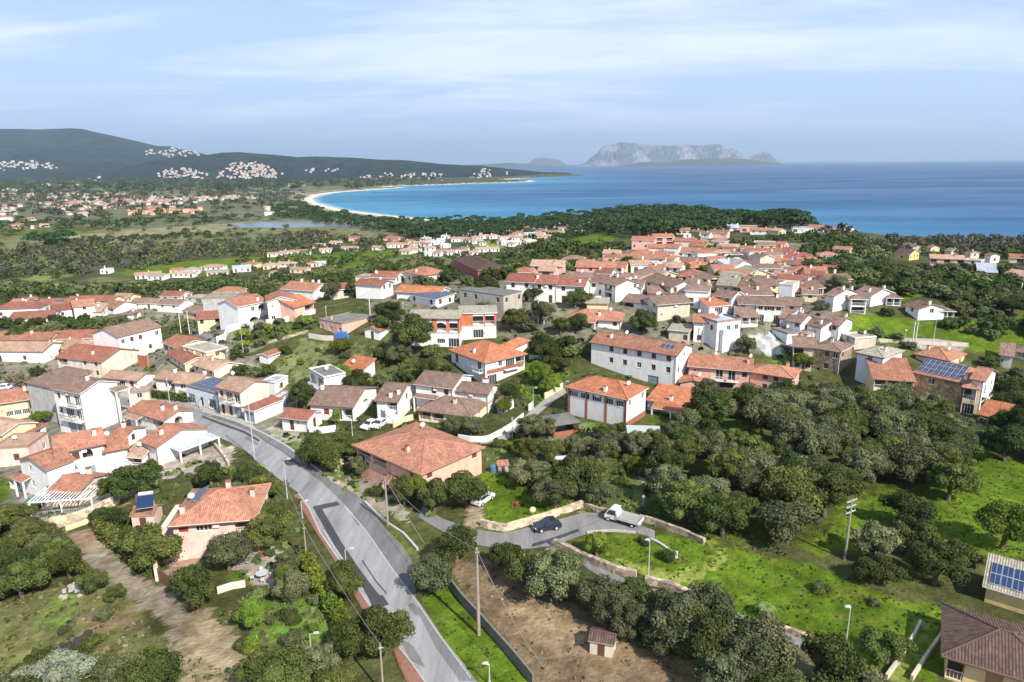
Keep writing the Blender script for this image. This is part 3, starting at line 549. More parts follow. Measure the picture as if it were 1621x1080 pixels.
# brick pavement with concrete kerb on the left
pvR = [(p[0] - .6, p[1]) for p in roadL[:11]]
pvL = fps('L', [(930, 1140), (872, 1080), (830, 985), (790, 880), (700, 760), (620, 665), (540, 520), (470, 400), (390, 275), (300, 130), (232, 20)])
sheet('pavement', pvL, [(p[0] - 3.0, p[1]) for p in pvR], BRK, .16, 150, 5, skirt=.3)
sheet('kerb', [(p[0] - 2.9, p[1]) for p in pvR], pvR, CON, .17, 150, 3, skirt=.3)
sheet('kerb', fps('G', [(1000, 880), (860, 780), (740, 690), (660, 630), (560, 570), (430, 505), (270, 435), (130, 390), (0, 352)]), fps('G', [(1012, 874), (872, 774), (752, 684), (672, 624), (568, 563), (438, 497), (278, 427), (134, 381), (0, 343)]), CON, .14, 120, 3, skirt=.25)
sheet('pavement', fps('G', [(430, 500), (270, 427), (130, 381), (0, 343)]), fps('G', [(380, 440), (300, 400), (150, 360), (0, 315)]), plain('pavement_grey', (.36, .34, .31), .9, var=.2), .13, 60, 5, skirt=.2)
# side lane, parking bay and lane below the stone wall
sheet('side_road', fps('M', [(-150, 470), (0, 560), (190, 640), (390, 672), (560, 668), (700, 648), (900, 578), (1070, 552), (1220, 570), (1330, 605)]), fps('M', [(-120, 400), (0, 480), (190, 545), (380, 572), (500, 545), (640, 510), (800, 465), (900, 440), (1050, 455), (1330, 555)]), LAN, .047, 120, 14)
sheet('side_road', fps('M', [(640, 672), (860, 760), (1000, 850), (1100, 900), (1240, 940), (1480, 1020)]) + fps('O', [(60, 860), (250, 960), (450, 1060), (520, 1110)]), fps('M', [(700, 648), (880, 735), (1040, 800), (1130, 850), (1250, 900), (1500, 965)]) + fps('O', [(90, 830), (260, 890), (480, 1010), (570, 1080)]), LAN, .044, 120, 6)
sheet('lane', fps('H', [(590, 800), (760, 790), (900, 700), (1050, 560), (1150, 480), (1260, 400)]), fps('H', [(590, 780), (700, 765), (840, 680), (980, 545), (1080, 460), (1210, 330)]), plain('lane_concrete', (.30, .28, .25), .9, var=.25), .045, 60, 5)
sheet('lane', fps('B', [(250, 905), (120, 850), (50, 790), (0, 750), (-120, 740)]), fps('B', [(220, 870), (190, 830), (110, 760), (0, 720), (-120, 715)]), LAN, .045, 40, 5)
sheet('lane', fps('E', [(540, 780), (700, 760), (940, 770), (1200, 800)]), fps('E', [(530, 750), (700, 738), (940, 745), (1200, 775)]), plain('lane_grey', (.30, .27, .26), .9, var=.2), .045, 40, 4)
ROADS = [roadL + roadR[::-1], pvL + roadL[:11][::-1], fps('M', [(190, 640), (390, 672), (560, 668), (700, 648), (900, 578), (1070, 552), (1330, 605), (1330, 555), (1050, 455), (900, 440), (500, 545), (380, 572), (0, 470), (0, 560)]),
         fps('L', [(930, 600), (900, 340), (740, 185), (560, 0), (400, 0), (700, 400)]), fps('G', [(0, 340), (430, 500), (660, 625), (860, 780), (1010, 900), (900, 880), (0, 520)]), fps('F', [(1640, 480), (930, 300), (920, 232), (1640, 340)]),
         fps('M', [(640, 672), (860, 760), (1240, 940), (1480, 1020), (1500, 965), (1250, 900), (1040, 800), (700, 648)]), fps('H', [(590, 800), (900, 700), (1260, 400), (1210, 330), (980, 545), (590, 780)])]
# ------------------------------------------------------------------ houses
FOOT = []      # footprints, to keep plants out
TRIMW = plain('trim_white', (.76, .74, .70), .7); SHB = plain('shutter_brown', (.12, .055, .035), .6); SHG = plain('shutter_grey', (.36, .38, .40), .6); SHO = plain('shutter_orange', (.42, .22, .11), .6)
GARG = plain('garage_grey', (.25, .33, .37), .6); IRON = plain('iron_dark', (.05, .05, .05), .5); DARK = plain('opening_shade', (.10, .085, .07), .9); REDB = plain('brick_red', (.34, .13, .08), .9, var=.25, scale=3)  # DARK: painted shade at the back of loggias and in far windows
PANEL = plain('solar_cell', (.012, .03, .085), .12, spec=.8, var=.1); ALU = plain('aluminium', (.62, .64, .66), .4, .3); TERR = plain('terrace_tile', (.38, .22, .15), .8)
GLS = glassmat(); EAVE = plain('eave_wood', (.30, .21, .15), .8); GUT = plain('gutter_brown', (.13, .075, .05), .5)
SIZES = dict(w=(1.05, 1.3), g=(1.1, 1.25), s=(1.1, 1.25), q=(.6, .6), d=(1.0, 2.15), G=(2.7, 2.3), b=(1.5, 2.2), B=(2.6, 2.2), a=(3.0, 2.1), o=(3.4, 2.2), W=(2.0, 1.2), O=(1.3, 1.3), r=(1.2, 1.3))
SILL = dict(w=.95, g=.95, s=.95, q=1.4, d=0, G=0, b=0.05, B=.05, a=.35, o=.2, W=.9, O=.9, r=.95)
WCACHE = {}
def window_mesh(t, w, h):
    key = (t, round(w, 1), round(h, 1))
    if key in WCACHE: return WCACHE[key]
    f = MB(); p = None; r = .16
    fm = {'w': SHB, 'd': SHB, 'G': GARG, 'O': SHO, 'r': plain('shutter_red', (.25, .07, .05), .6)}.get(t, TRIMW)
    if t in 'wdGOr':
        f.box(.0, r - .02, 0, w, r + .03, h)
        n = max(2, int(h / .22))
        for k in range(n): z = (k + .5) * h / n; f.box(.06, r - .045, z - .03, w / 2 - .03, r - .0201, z + .03); f.box(w / 2 + .03, r - .045, z - .03, w - .06, r - .0201, z + .03)
        if t in 'wO': f.box(-.08, -.05, -.10, w + .08, r, -.002, 1)
    else:
        e = .07; y0, y1 = r - .05, r
        f.box(0, y0, 0, w, y1, e); f.box(0, y0, h - e, w, y1, h); f.box(0, y0, e, e, y1, h - e); f.box(w - e, y0, e, w, y1, h - e); f.box(w / 2 - e / 2, y0, e, w / 2 + e / 2, y1, h - e)
        if t in 'BW': f.box(w * .25 - .03, y0, e, w * .25 + .03, y1, h - e); f.box(w * .75 - .03, y0, e, w * .75 + .03, y1, h - e)
        if t in 'gsWq': f.box(-.08, -.05, -.10, w + .08, r, -.002)
        if t == 's':
            for x0 in (-w * .5 - .05, w + .05): f.box(x0, -.055, 0, x0 + w * .5, -.012, h, 1)
        p = MB(); p.poly([(.01, r + .01, .01), (w - .01, r + .01, .01), (w - .01, r + .01, h - .01), (.01, r + .01, h - .01)])
    m = f.mesh('window', [fm, TRIMW if t in 'wO' else SHB]); pm = p.mesh('pane', [GLS]) if p else None
    WCACHE[key] = (m, pm); return m, pm
def wall_side(mb, o, dr, nn, Lw, H, ops, fnd=2.5, mi=0):
    P = lambda u, v, z: (o[0] + dr[0] * u + nn[0] * v, o[1] + dr[1] * u + nn[1] * v, z)
    us = sorted({0, Lw, *[c for q in ops for c in (q[0], q[0] + q[2])]}); zs = sorted({-fnd, H, *[c for q in ops for c in (q[1], q[1] + q[3])]})
    for i in range(len(us) - 1):
        for j in range(len(zs) - 1):
            uc, zc = (us[i] + us[i + 1]) / 2, (zs[j] + zs[j + 1]) / 2
            if any(q[0] < uc < q[0] + q[2] and q[1] < zc < q[1] + q[3] for q in ops): continue
            mb.poly([P(us[i], 0, zs[j]), P(us[i + 1], 0, zs[j]), P(us[i + 1], 0, zs[j + 1]), P(us[i], 0, zs[j + 1])], mi)
    for u, z, w, h, dep, t in ops:
        a = P(u, 0, z), P(u + w, 0, z), P(u + w, 0, z + h), P(u, 0, z + h); b = P(u, dep, z), P(u + w, dep, z), P(u + w, dep, z + h), P(u, dep, z + h)
        for k in range(4): mb.poly([a[k], b[k], b[(k + 1) % 4], a[(k + 1) % 4]], mi)
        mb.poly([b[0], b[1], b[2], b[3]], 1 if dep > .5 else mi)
        if t == 'a':   # arched head: two spandrels standing in the opening
            n = 8; r = w / 2; hh = min(.9, h * .45)
            for s in (0, 1):
                pts = []
                for k in range(n + 1):
                    th = math.pi / 2 * k / n; uu = r - r * math.cos(th); pts.append((u + uu if s == 0 else u + w - uu, z + h - hh + hh * math.sin(th)))
                c = (u if s == 0 else u + w, z + h)
                for k in range(n): mb.poly([P(c[0], .012, c[1]), P(pts[k][0], .012, pts[k][1]), P(pts[k + 1][0], .012, pts[k + 1][1])], mi)
def slab(mb, pts, uv, th=.16, mi=0, mu=1):
    mb.poly(pts, mi, uv); lo = [(p[0], p[1], p[2] - th) for p in pts]; mb.poly(lo[::-1], mu)
    for k in range(len(pts)): j = (k + 1) % len(pts); mb.poly([pts[k], lo[k], lo[j], pts[j]], mu)
def roof_geo(kind, w, d, H, ov, tn, par):
    mb = MB(); ridges = []
    def quad(p, a, b):   # uv: a = along eave component index/sign, b = slope
        mb_uv = [(q[a], q[b] * 1.05) for q in p]; slab(mb, p, mb_uv)
    if kind in ('g', 'c'):
        if kind == 'g':
            zr = H + d / 2 * tn; ze = H - ov * tn; m = d / 2
            quad([(-ov, -ov, ze), (w + ov, -ov, ze), (w + ov, m, zr), (-ov, m, zr)], 0, 1); quad([(w + ov, d + ov, ze), (-ov, d + ov, ze), (-ov, m, zr), (w + ov, m, zr)], 0, 1); ridges = [((-ov, m, zr), (w + ov, m, zr))]
        else:
            zr = H + w / 2 * tn; ze = H - ov * tn; m = w / 2
            quad([(-ov, d + ov, ze), (-ov, -ov, ze), (m, -ov, zr), (m, d + ov, zr)], 1, 0); quad([(w + ov, -ov, ze), (w + ov, d + ov, ze), (m, d + ov, zr), (m, -ov, zr)], 1, 0); ridges = [((m, -ov, zr), (m, d + ov, zr))]
    elif kind == 'h':
        ze = H - ov * tn; a0, b0, a1, b1 = (-ov, -ov, ze), (w + ov, -ov, ze), (-ov, d + ov, ze), (w + ov, d + ov, ze); hd = min(w, d) / 2 + ov; zr = ze + hd * tn
        if w >= d: r0, r1 = (hd - ov, d / 2, zr), (w + ov - hd + .001, d / 2, zr)
        else: r0, r1 = (w / 2, hd - ov, zr), (w / 2, d + ov - hd + .001, zr)
        if w >= d:
            quad([a0, b0, r1, r0], 0, 1); quad([b1, a1, r0, r1], 0, 1); quad([b0, b1, r1], 1, 0); quad([a1, a0, r0], 1, 0); ridges = [(a0, r0), (a1, r0), (b0, r1), (b1, r1), (r0, r1)]
        else:
            quad([a0, b0, r0], 0, 1); quad([b1, a1, r1], 0, 1); quad([b0, b1, r1, r0], 1, 0); quad([a1, a0, r0, r1], 1, 0); ridges = [(a0, r0), (b0, r0), (a1, r1), (b1, r1), (r0, r1)]
    elif kind == 'm':
        quad([(-ov, -ov, H - ov * tn), (w + ov, -ov, H - ov * tn), (w + ov, d + ov, H + (d + ov) * tn), (-ov, d + ov, H + (d + ov) * tn)], 0, 1)
    elif kind == 'f':
        z = H + .03; mb.box(-ov, -ov, z - .2, w + ov, d + ov, z, 0)
        if par:
            for x0, y0, x1, y1 in ((-ov, -ov, w + ov, -ov + .2), (-ov, d + ov - .2, w + ov, d + ov), (-ov, -ov + .2, -ov + .2, d + ov - .2), (w + ov - .2, -ov + .2, w + ov, d + ov - .2)): mb.box(x0, y0, z, x1, y1, z + par, 1)
    for a, b in ridges: mb.tube(Vector(a) + Vector((0, 0, .01)), Vector(b) + Vector((0, 0, .01)), .11, n=6)
    return mb
def roof_z(kind, w, d, H, tn, x, y):
    if kind == 'g': return H + min(y, d - y) * tn
    if kind == 'c': return H + min(x, w - x) * tn
    if kind == 'h': return H + min(x, w - x, y, d - y) * tn
    if kind == 'm': return H + y * tn
    return H + .03
def dish(parent, x, y, z, rz=None):
    m = MATS.get('_dish')
    if '_dishmesh' not in WCACHE:
        b = MB(); n = 14; c = (0, 0, .75); b.tube((0, 0, -.1), (0, 0, .6), .03)
        for k in range(n):
            t0, t1 = 2 * math.pi * k / n, 2 * math.pi * (k + 1) / n; q = lambda t, r, dd: (r * math.cos(t), dd - .25, .85 + r * math.sin(t))
            b.poly([q(t0, .05, .12), q(t1, .05, .12), q(t1, .42, 0), q(t0, .42, 0)]); b.poly([q(t1, .05, .14), q(t0, .05, .14), q(t0, .43, .02), q(t1, .43, .02)])
        b.tube((0, -.1, .6), (0, -.65, .8), .015); WCACHE['_dishmesh'] = b.mesh('satellite_dish', [TRIMW])
    link('satellite_dish', WCACHE['_dishmesh'], parent, (x, y, z), rz if rz is not None else 0)
HN = [0]
def house(fr, A, B, base, d, roof, rc, wc, label, name='house', cat='house', ba=False, fx=None, win=None, ch=None, ov=.42, tn=.33, par=.25, solar=None, dsh=None, ang=None, H=None, back=True, group=None, minH=2.3, extra=None, storeys=None, near=None):
    HN[0] += 1; rnd = random.Random(HN[0] * 7 + 1)
    ax, ay = fp(fr, *A); bx, by = fp(fr, *B); cx, cy = (ax, ay) if ba else (bx, by); _, yb = fp(fr, 0, base)
    g = ground(cx, yb)
    if H is None:
        lo, hi = .5, 30
        for _ in range(30):
            m = (lo + hi) / 2
            if project((g[0], g[1], g[2] + m))[1] > cy: lo = m
            else: hi = m
        H = max(minH, (lo + hi) / 2)
    ze = g[2] + H
    if ze > CAMZ - 8: ze = CAMZ - 8; 
    a = onplane(ax, ay, ze); b = onplane(bx, by, ze); v = b - a; w = math.hypot(v[0], v[1]); th = math.atan2(v[1], v[0])
    if ang is not None: th = R(ang); dxm = abs(math.cos(th)); w = min(w, 40)
    u = np.array([math.cos(th), math.sin(th), 0]); n = np.array([-u[1], u[0], 0])
    if fx is not None:
        fxx, _ = fp(fr, fx, 0); best = 9; be = 1e9; c0 = b if fxx > bx else a
        for dd in np.arange(3, 24, .25):
            e = abs(project(c0 + n * dd)[0] - fxx)
            if e < be: be = e; best = dd
        if be > 2 or not 4.2 <= best <= 12.5:   # the far corner fixes the heading instead
            nb = fxx > bx; c0 = b if nb else a; bt = th; be = 1e9
            for k in range(-70, 71):
                t2 = th + R(k * .5); e = abs(project(c0 + d * np.array([-math.sin(t2), math.cos(t2), 0]))[0] - fxx) + abs(k) * .02
                if e < be: be = e; bt = t2
            th = bt; u = np.array([math.cos(th), math.sin(th), 0]); n = np.array([-u[1], u[0], 0]); tx = ax if nb else bx; be = 1e9
            for ww in np.arange(2, 30, .1):
                e = abs(project(c0 + (-u if nb else u) * ww)[0] - tx)
                if e < be: be = e; w = ww
            if nb: a = b - u * w
            else: b = a + u * w
        else: d = best
    org = a.copy(); gz = float(terr(*(a[:2] + u[:2] * w / 2 + n[:2] * d / 2))); zb = ze - H
    root = empty(name, (org[0], org[1], zb), th, label=label, cat=cat)
    if group: root['group'] = group
    ctr = org + u * w / 2 + n * d / 2; FOOT.append((ctr[0], ctr[1], th, w / 2, d / 2)); dist = math.hypot(ctr[0], ctr[1]); isnear = near if near is not None else dist < 200
    ns = storeys or max(1, round(H / 2.95)); sh = H / ns
    sides = {'F': ((0, 0), (1, 0), (0, 1), w), 'R': ((w, 0), (0, 1), (-1, 0), d), 'L': ((0, d), (0, -1), (1, 0), d), 'B': ((w, d), (-1, 0), (0, -1), w)}
    cl = np.array([0 - org[0], 0 - org[1]]); lc = np.array([cl @ u[:2], cl @ n[:2]])
    wall = MB(); wl = []
    for s, (o, dr, nn, Lw) in sides.items():
        vis = (lc - np.array(o)) @ (-np.array(nn)) > 0; ops = []
        pats = (win or {}).get(s)
        if pats is None and win is not None and not back: pats = []
        if pats is None:
            pats = []
            nc = max(1, int(Lw / 3.1)) if dist < 260 else max(1, int(Lw / 4))
            for k in range(ns): pats.append(''.join(rnd.choice('wgwg.w' if k else 'wdg.wB') for _ in range(min(nc, 5))))
        if not vis: pats = []
        for k, pt in enumerate(pats):
            if k >= ns and ns: break
            nc = len(pt)
            for i, t in enumerate(pt):
                if t == '.': continue
                ww, hh = SIZES[t]; ww = min(ww, Lw / nc * .9); hh = min(hh, sh - .25); sl = min(SILL[t], sh - hh - .15); zc = k * sh + max(0, sl); uc = (i + .5) / nc * Lw - ww / 2
                dep = 1.5 if t in 'ao' else .24; ops.append((uc, zc + .001, ww, hh, dep, t)); wl.append((s, uc, zc + .001, ww, hh, t))
        wall_side(wall, o, dr, nn, Lw, H, ops)
        if roof == 'g' and s in 'RL': zt = H + d / 2 * tn - .02; P0 = (o[0], o[1], H); P1 = (o[0] + dr[0] * Lw, o[1] + dr[1] * Lw, H); wall.poly([P0, P1, ((P0[0] + P1[0]) / 2, (P0[1] + P1[1]) / 2, zt)])
        if roof == 'c' and s in 'FB': zt = H + w / 2 * tn - .02; P0 = (o[0], o[1], H); P1 = (o[0] + dr[0] * Lw, o[1] + dr[1] * Lw, H); wall.poly([P0, P1, ((P0[0] + P1[0]) / 2, (P0[1] + P1[1]) / 2, zt)])
        if roof == 'm':
            if s == 'R': wall.poly([(w, 0, H), (w, d, H), (w, d, H + d * tn - .02)])
            if s == 'L': wall.poly([(0, d, H), (0, 0, H), (0, d, H + d * tn - .02)])
            if s == 'B': wall.poly([(w, d, H), (0, d, H), (0, d, H + d * tn - .02), (w, d, H + d * tn - .02)])
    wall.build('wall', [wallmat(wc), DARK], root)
    for s, uc, zc, ww, hh, t in wl:
        o, dr, nn, Lw = sides[s]; rz = math.atan2(dr[1], dr[0]); loc = (o[0] + dr[0] * uc, o[1] + dr[1] * uc, zc)
        if t in 'ao':
            r = MB(); r.box(.0, .02, 0, ww, .09, .04); r.box(0, .03, .86 if t == 'o' else .6, ww, .08, .92 if t == 'o' else .66)
            for k in range(int(ww / .3) + 1): r.box(k * .3, .04, .04, k * .3 + .04, .07, .86 if t == 'o' else .6)
            r.build('railing', [TRIMW], root, loc=loc, rz=rz); continue
        if dist > 330 and rnd.random() < .3: continue
        fmsh, pm = window_mesh(t, ww, hh); nm = 'garage_door' if t == 'G' else 'door' if t in 'd' else 'window'
        wo = link(nm, fmsh, root, loc, rz)
        if pm: link('pane', pm, wo)
        if t in 'bB' and zc > 2:
            r = MB(); bw = ww + 1.6; x0 = -.8; r.box(x0, -1.15, -.16, x0 + bw, -.01, -.02); bl = r.build('balcony', [TRIMW], root, loc=loc, rz=rz)
            q = MB()
            for k in range(int(bw / .28) + 1): q.box(x0 + k * .28, -1.13, -.02, x0 + k * .28 + .04, -1.09, .9)
            q.box(x0, -1.14, .9, x0 + bw, -1.08, .96); q.box(x0, -1.08, .9, x0 + .05, -.02, .96); q.box(x0 + bw - .05, -1.08, .9, x0 + bw, -.02, .96); q.build('railing', [TRIMW if rnd.random() < .6 else IRON], bl)
    rm = roof_geo(roof, w, d, H, ov if roof != 'f' else .05, tn, par).build('roof', [roofmat(rc), wallmat('X') if wc == 'X' else TRIMW if rnd.random() < .35 else EAVE], root)
    if isnear and roof in 'gh':
        q = MB(); z = H - ov * tn - .1; q.box(-ov, -ov - .13, z - .1, w + ov, -ov - .004, z + .02); q.tube((w - .1, -.1, -.5), (w - .1, -.1, H - .2), .05, n=6); q.tube((w - .1, -.1, H - .2), (w - .1, -ov - .06, z - .08), .05, n=6); q.build('gutter', [GUT], root)
        if rnd.random() < .4 and w > 5: q = MB(); q.box(w * .5, -.36, H - 1.0, w * .5 + .8, -.01, H - .45); q.build('air_conditioner', [TRIMW], root)
    if ch is None: ch = [(rnd.uniform(.15, .85), rnd.uniform(.3, .7))] if (roof != 'f' and rnd.random() < .75) else []
    for cx_, cy_ in ch:
        x, y = cx_ * w, cy_ * d; z = roof_z(roof, w, d, H, tn, x, y); c = MB(); c.box(x - .28, y - .28, z - .3, x + .28, y + .28, z + .95); c.box(x - .36, y - .36, z + 1.03, x + .36, y + .36, z + 1.12, 1)
        c.box(x - .2, y - .2, z + .95, x + .2, y + .2, z + 1.03, 1); c.build('chimney', [wallmat(wc) if wc not in 'NVX' else wallmat('W'), roofmat('R')], rm)
    if dist < 260 and rnd.random() < .45: x, y = w * rnd.uniform(.2, .8), d * .5; z = roof_z(roof, w, d, H, tn, x, y); q = MB(); q.tube((x, y, z - .1), (x, y, z + 2.1), .03, n=5); [q.box(x - .45, y - .02, z + k, x + .45, y + .02, z + k + .04) for k in (1.6, 1.85)]; q.box(x - .02, y - .5, z + 2.0, x + .02, y + .5, z + 2.04); q.build('aerial', [GUT], rm)
    if dsh is None: dsh = [(rnd.uniform(.1, .9), .5)] if (isnear and rnd.random() < .35) else []
    for cx_, cy_ in dsh: x, y = cx_ * w, cy_ * d; dish(root, x, y, roof_z(roof, w, d, H, tn, x, y), -th + R(20))
    for q in (solar or []):
        (u0, u1, v0, v1) = q[:4]; sd = q[4] if len(q) > 4 else 'F'; ww_, dd_ = w, d
        if sd in 'LR': ww_, dd_ = d, w
        arr = MB(); pw, ph = 1.0, 1.62; nx = max(1, int((u1 - u0) * ww_ / (pw + .04))); half = (dd_ / 2 if roof in 'gh' else d); ny = max(1, int((v1 - v0) * half * math.hypot(1, tn) / (ph + .04)))
        tz = 0 if roof == 'f' else tn
        for i in range(nx):
            for j in range(ny):
                x = u0 * ww_ + i * (pw + .05); y = v0 * half + j * (ph + .05) / math.hypot(1, tz)
                z0 = H + y * tz + .14; y1 = y + ph / math.hypot(1, tz); z1 = H + y1 * tz + .14
                arr.poly([(x, y, z0), (x + pw, y, z0), (x + pw, y1, z1), (x, y1, z1)], 1); e = .03
                for k in range(2):
                    xa = x + e + k * (pw / 2 - e / 2); arr.poly([(xa, y + e, z0 + .012 + e * tz), (xa + pw / 2 - 1.5 * e, y + e, z0 + .012 + e * tz), (xa + pw / 2 - 1.5 * e, y1 - e, z1 + .012 - e * tz), (xa, y1 - e, z1 + .012 - e * tz)], 0)
                arr.poly([(x + pw, y, z0 - .05), (x, y, z0 - .05), (x, y1, z1 - .05), (x + pw, y1, z1 - .05)], 1)
                arr.poly([(x, y, z0 - .05), (x + pw, y, z0 - .05), (x + pw, y, z0), (x, y, z0)], 1)
        ao = arr.build('solar_panels', [PANEL, ALU], rm)
        if sd == 'L': ao.location = (0, d, 0); ao.rotation_euler = (0, 0, -math.pi / 2)
        if sd == 'R': ao.location = (w, 0, 0); ao.rotation_euler = (0, 0, math.pi / 2)
    if extra: extra(root, w, d, H)
    return root
h = house
# extras -------------------------------------------------------------
def posts(pts, z0, z1, r=.12, mat=None, name='post'):
    def f(root, w, d, H):
        for x, y in pts: m = MB(); m.box(-r, -r, z0, r, r, z1); m.build(name, [mat or TRIMW], root, loc=(x, y, 0))
    return f
def veranda(x0, x1, dep, z, zf=None, tile='B', side='F', tn=.25, mat=None):
    """lean-to roof on posts in front of the wall"""
    def f(root, w, d, H):
        hold = root
        if side in 'RL':
            o = {'R': (w, 0, 0), 'L': (0, d, 0)}[side]; hold = link('porch', None, root, o, R(90 if side == 'R' else -90))
        m = MB(); p = [(x0, -dep, z - dep * tn), (x1, -dep, z - dep * tn), (x1, -.01, z), (x0, -.01, z)]; slab(m, p, [(q[0], q[1]) for q in p], .12); m.build('porch_roof', [roofmat(tile), TRIMW], hold)
        n = max(2, int((x1 - x0) / 3) + 1)
        for k in range(n):
            q = MB(); q.box(-.13, -.13, -1.5, .13, .13, z - dep * tn - .12); q.build('post', [mat or TRIMW], hold, loc=(x0 + .2 + (x1 - x0 - .4) * k / (n - 1), -dep + .2, 0))
        if zf is not None:
            q = MB(); q.box(x0, -dep, zf - .2, x1, -.01, zf); q.build('terrace', [TERR], hold)
            q = MB(); q.box(x0, -dep, zf + .01, x1, -dep + .1, zf + .85); q.build('parapet', [mat or TRIMW], hold)
    return f
def stairs(x0, x1, y, z0, z1, wd=1.1, mat=None):
    def f(root, w, d, H):
        m = MB(); n = max(4, int(abs(z1 - z0) / .18))
        for k in range(n):
            xa = x0 + (x1 - x0) * k / n; xb = x0 + (x1 - x0) * (k + 1) / n; z = z0 + (z1 - z0) * (k + 1) / n
            m.box(min(xa, xb), y - wd, -1.5, max(xa, xb), y - .01, z)
        m.build('outside_stairs', [mat or wallmat('W')], root)
        q = MB(); s = .12; q.poly([(x0, y - wd - .01, z0 - 1), (x1, y - wd - .01, z1 - 1), (x1, y - wd - .01, z1 + .9), (x0, y - wd - .01, z0 + .9)]); q.poly([(x1, y - wd - s, z1 - 1), (x0, y - wd - s, z0 - 1), (x0, y - wd - s, z0 + .9), (x1, y - wd - s, z1 + .9)])
        q.poly([(x0, y - wd - s, z0 + .9), (x0, y - wd - .01, z0 + .9), (x1, y - wd - .01, z1 + .9), (x1, y - wd - s, z1 + .9)]); q.build('stair_parapet', [mat or wallmat('W')], root)
    return f
def block(x0, y0, z0, x1, y1, z1, mat, nm='wing'):
    def f(root, w, d, H): m = MB(); m.box(x0, y0, z0, x1, y1, z1); m.build(nm, [mat], root)
    return f
def both(*fs):
    def f(root, w, d, H):
        for q in fs: q(root, w, d, H)
    return f
# ---- left foreground
h('Q', (650, 530), (1275, 480), 790, 9.5, 'h', 'T', 'A', 'salmon tiled villa below the road with solar panels and big corner porch', ba=True, tn=.40, ch=[(.08, .2), (.55, .72), (.9, .55)], dsh=[(.1, .55)], ov=.5,
  solar=[(.15, .62, .2, .75, 'L')], win={'F': ['....', 'rW.o'], 'R': ['', '.o'], 'L': ['', 'rw']}, extra=both(block(-2.2, 2.0, -2.5, -.01, 8.0, 3.4, wallmat('A')), stairs(-.5, 5.0, -.02, 0, 2.9, 1.2, wallmat('A'))))
h('F', (410, 165), (620, 205), 540, 9, 'g', 'B', 'W', 'tall white three-storey house with three stacked balconies and grey-brown roof', name='apartment_house', fx=905, win={'F': ['.GG', 'wBb', 'wbb'], 'R': ['', '', '']}, ch=[(.7, .45)], tn=.36, storeys=3, ba=False,
  extra=both(veranda(6.2, 9.5, 2.2, 8.6, None, 'B', 'R'), block(9.0, -1.3, -.1, 9.2, -1.1, 1, TRIMW, 'gate_post')))
h('F', (205, 118), (408, 160), 400, 9, 'm', 'B', 'G', 'blank white side wing, greyed for shade, joined to the three-storey white house', ba=True, win={}, tn=.12, back=False, ch=[])  # grey wall colour puts the shade on this white wing into paint
h('F', (-40, 290), (215, 252), 392, 9, 'g', 'T', 'C', 'cream house with long row of small panes at the left edge', win={'F': ['.WWW']}, ba=False, ch=[(.9, .4)])
h('F', (15, 525), (272, 432), 565, 10, 'c', 'P', 'C', 'cream gabled house with orange doorway near the left edge', win={'F': ['...r']}, ch=[])
h('F', (-60, 560), (132, 570), 622, 7, 'm', 'R', 'W', 'white sun room under a flat maroon roof at the left edge', fx=350, win={'F': ['.BBB']}, tn=.08, ch=[], extra=None)
h('F', (-60, 640), (215, 625), 760, 7, 'f', 'P', 'E', 'pink terrace block below the maroon sun room', win={'F': ['..w.']}, ch=[])
h('F', (440, 668), (805, 592), 838, 9, 'g', 'T', 'W', 'long white house with arched loggia and grey garage door, left of the pale villa group', ba=False, win={'F': ['..G.', '.wa.'], 'R': ['', '']}, ch=[(.85, .3)], tn=.3)
h('F', (148, 718), (362, 795), 1035, 7, 'c', 'T', 'W', 'white gabled house end with blue-shaded side wall and round corner balcony', fx=570, win={'F': ['.g.g', '.g..'], 'R': ['', '']}, ch=[], tn=.28, extra=veranda(0, 3, 1.6, 2.9, None, 'T'))
h('F', (60, 850), (150, 880), 950, 5, 'm', 'B', 'W', 'small white arched porch house left of the garden pergola', win={'F': ['a']}, ch=[], tn=.2)
h('F', (812, 655), (985, 622), 795, 7, 'g', 'T', 'W', 'white annex with a single brown-shuttered window beside the arched house', ba=False, win={'F': ['...', '.r.'], 'R': ['', '']}, ch=[])
h('F', (385, 962), (600, 975), 1085, 8, 'g', 'T', 'Q', 'low peach house with brown tiled roof behind the white pergola', ba=False, fx=835, win={'F': ['ooo'], 'R': ['.O.']}, ch=[(.55, .8)], tn=.3)
h('F', (1002, 335), (1270, 415), 515, 9, 'g', 'T', 'W', 'white house with wide arched loggia just left of the road bend', fx=1490, win={'F': ['o.o'], 'R': ['.a.']}, ch=[(.7, .35), (.95, .5)], extra=veranda(1, 6, 2.2, 2.7, None, 'P'))
h('F', (842, 492), (935, 572), 640, 7, 'g', 'T', 'W', 'small white annex with brown roof between two white houses', fx=1090, win={'F': ['.'], 'R': ['.w.']}, ch=[(.3, .5)])
h('F', (1100, 572), (1215, 617), 775, 8, 'g', 'T', 'W', 'white house with arched brown windows and grey carport in front', fx=1610, win={'F': ['..', 'r.'], 'R': ['....', '..r.']}, ch=[(.5, .25)], dsh=[],
  extra=veranda(2.2, 10.2, 3.3, 2.9, None, 'L', 'R', .05))
h('F', (980, 690), (1100, 700), 790, 4, 'm', 'P', 'W', 'low lean-to with peach tiles between the white houses', win={'F': ['o']}, ch=[])
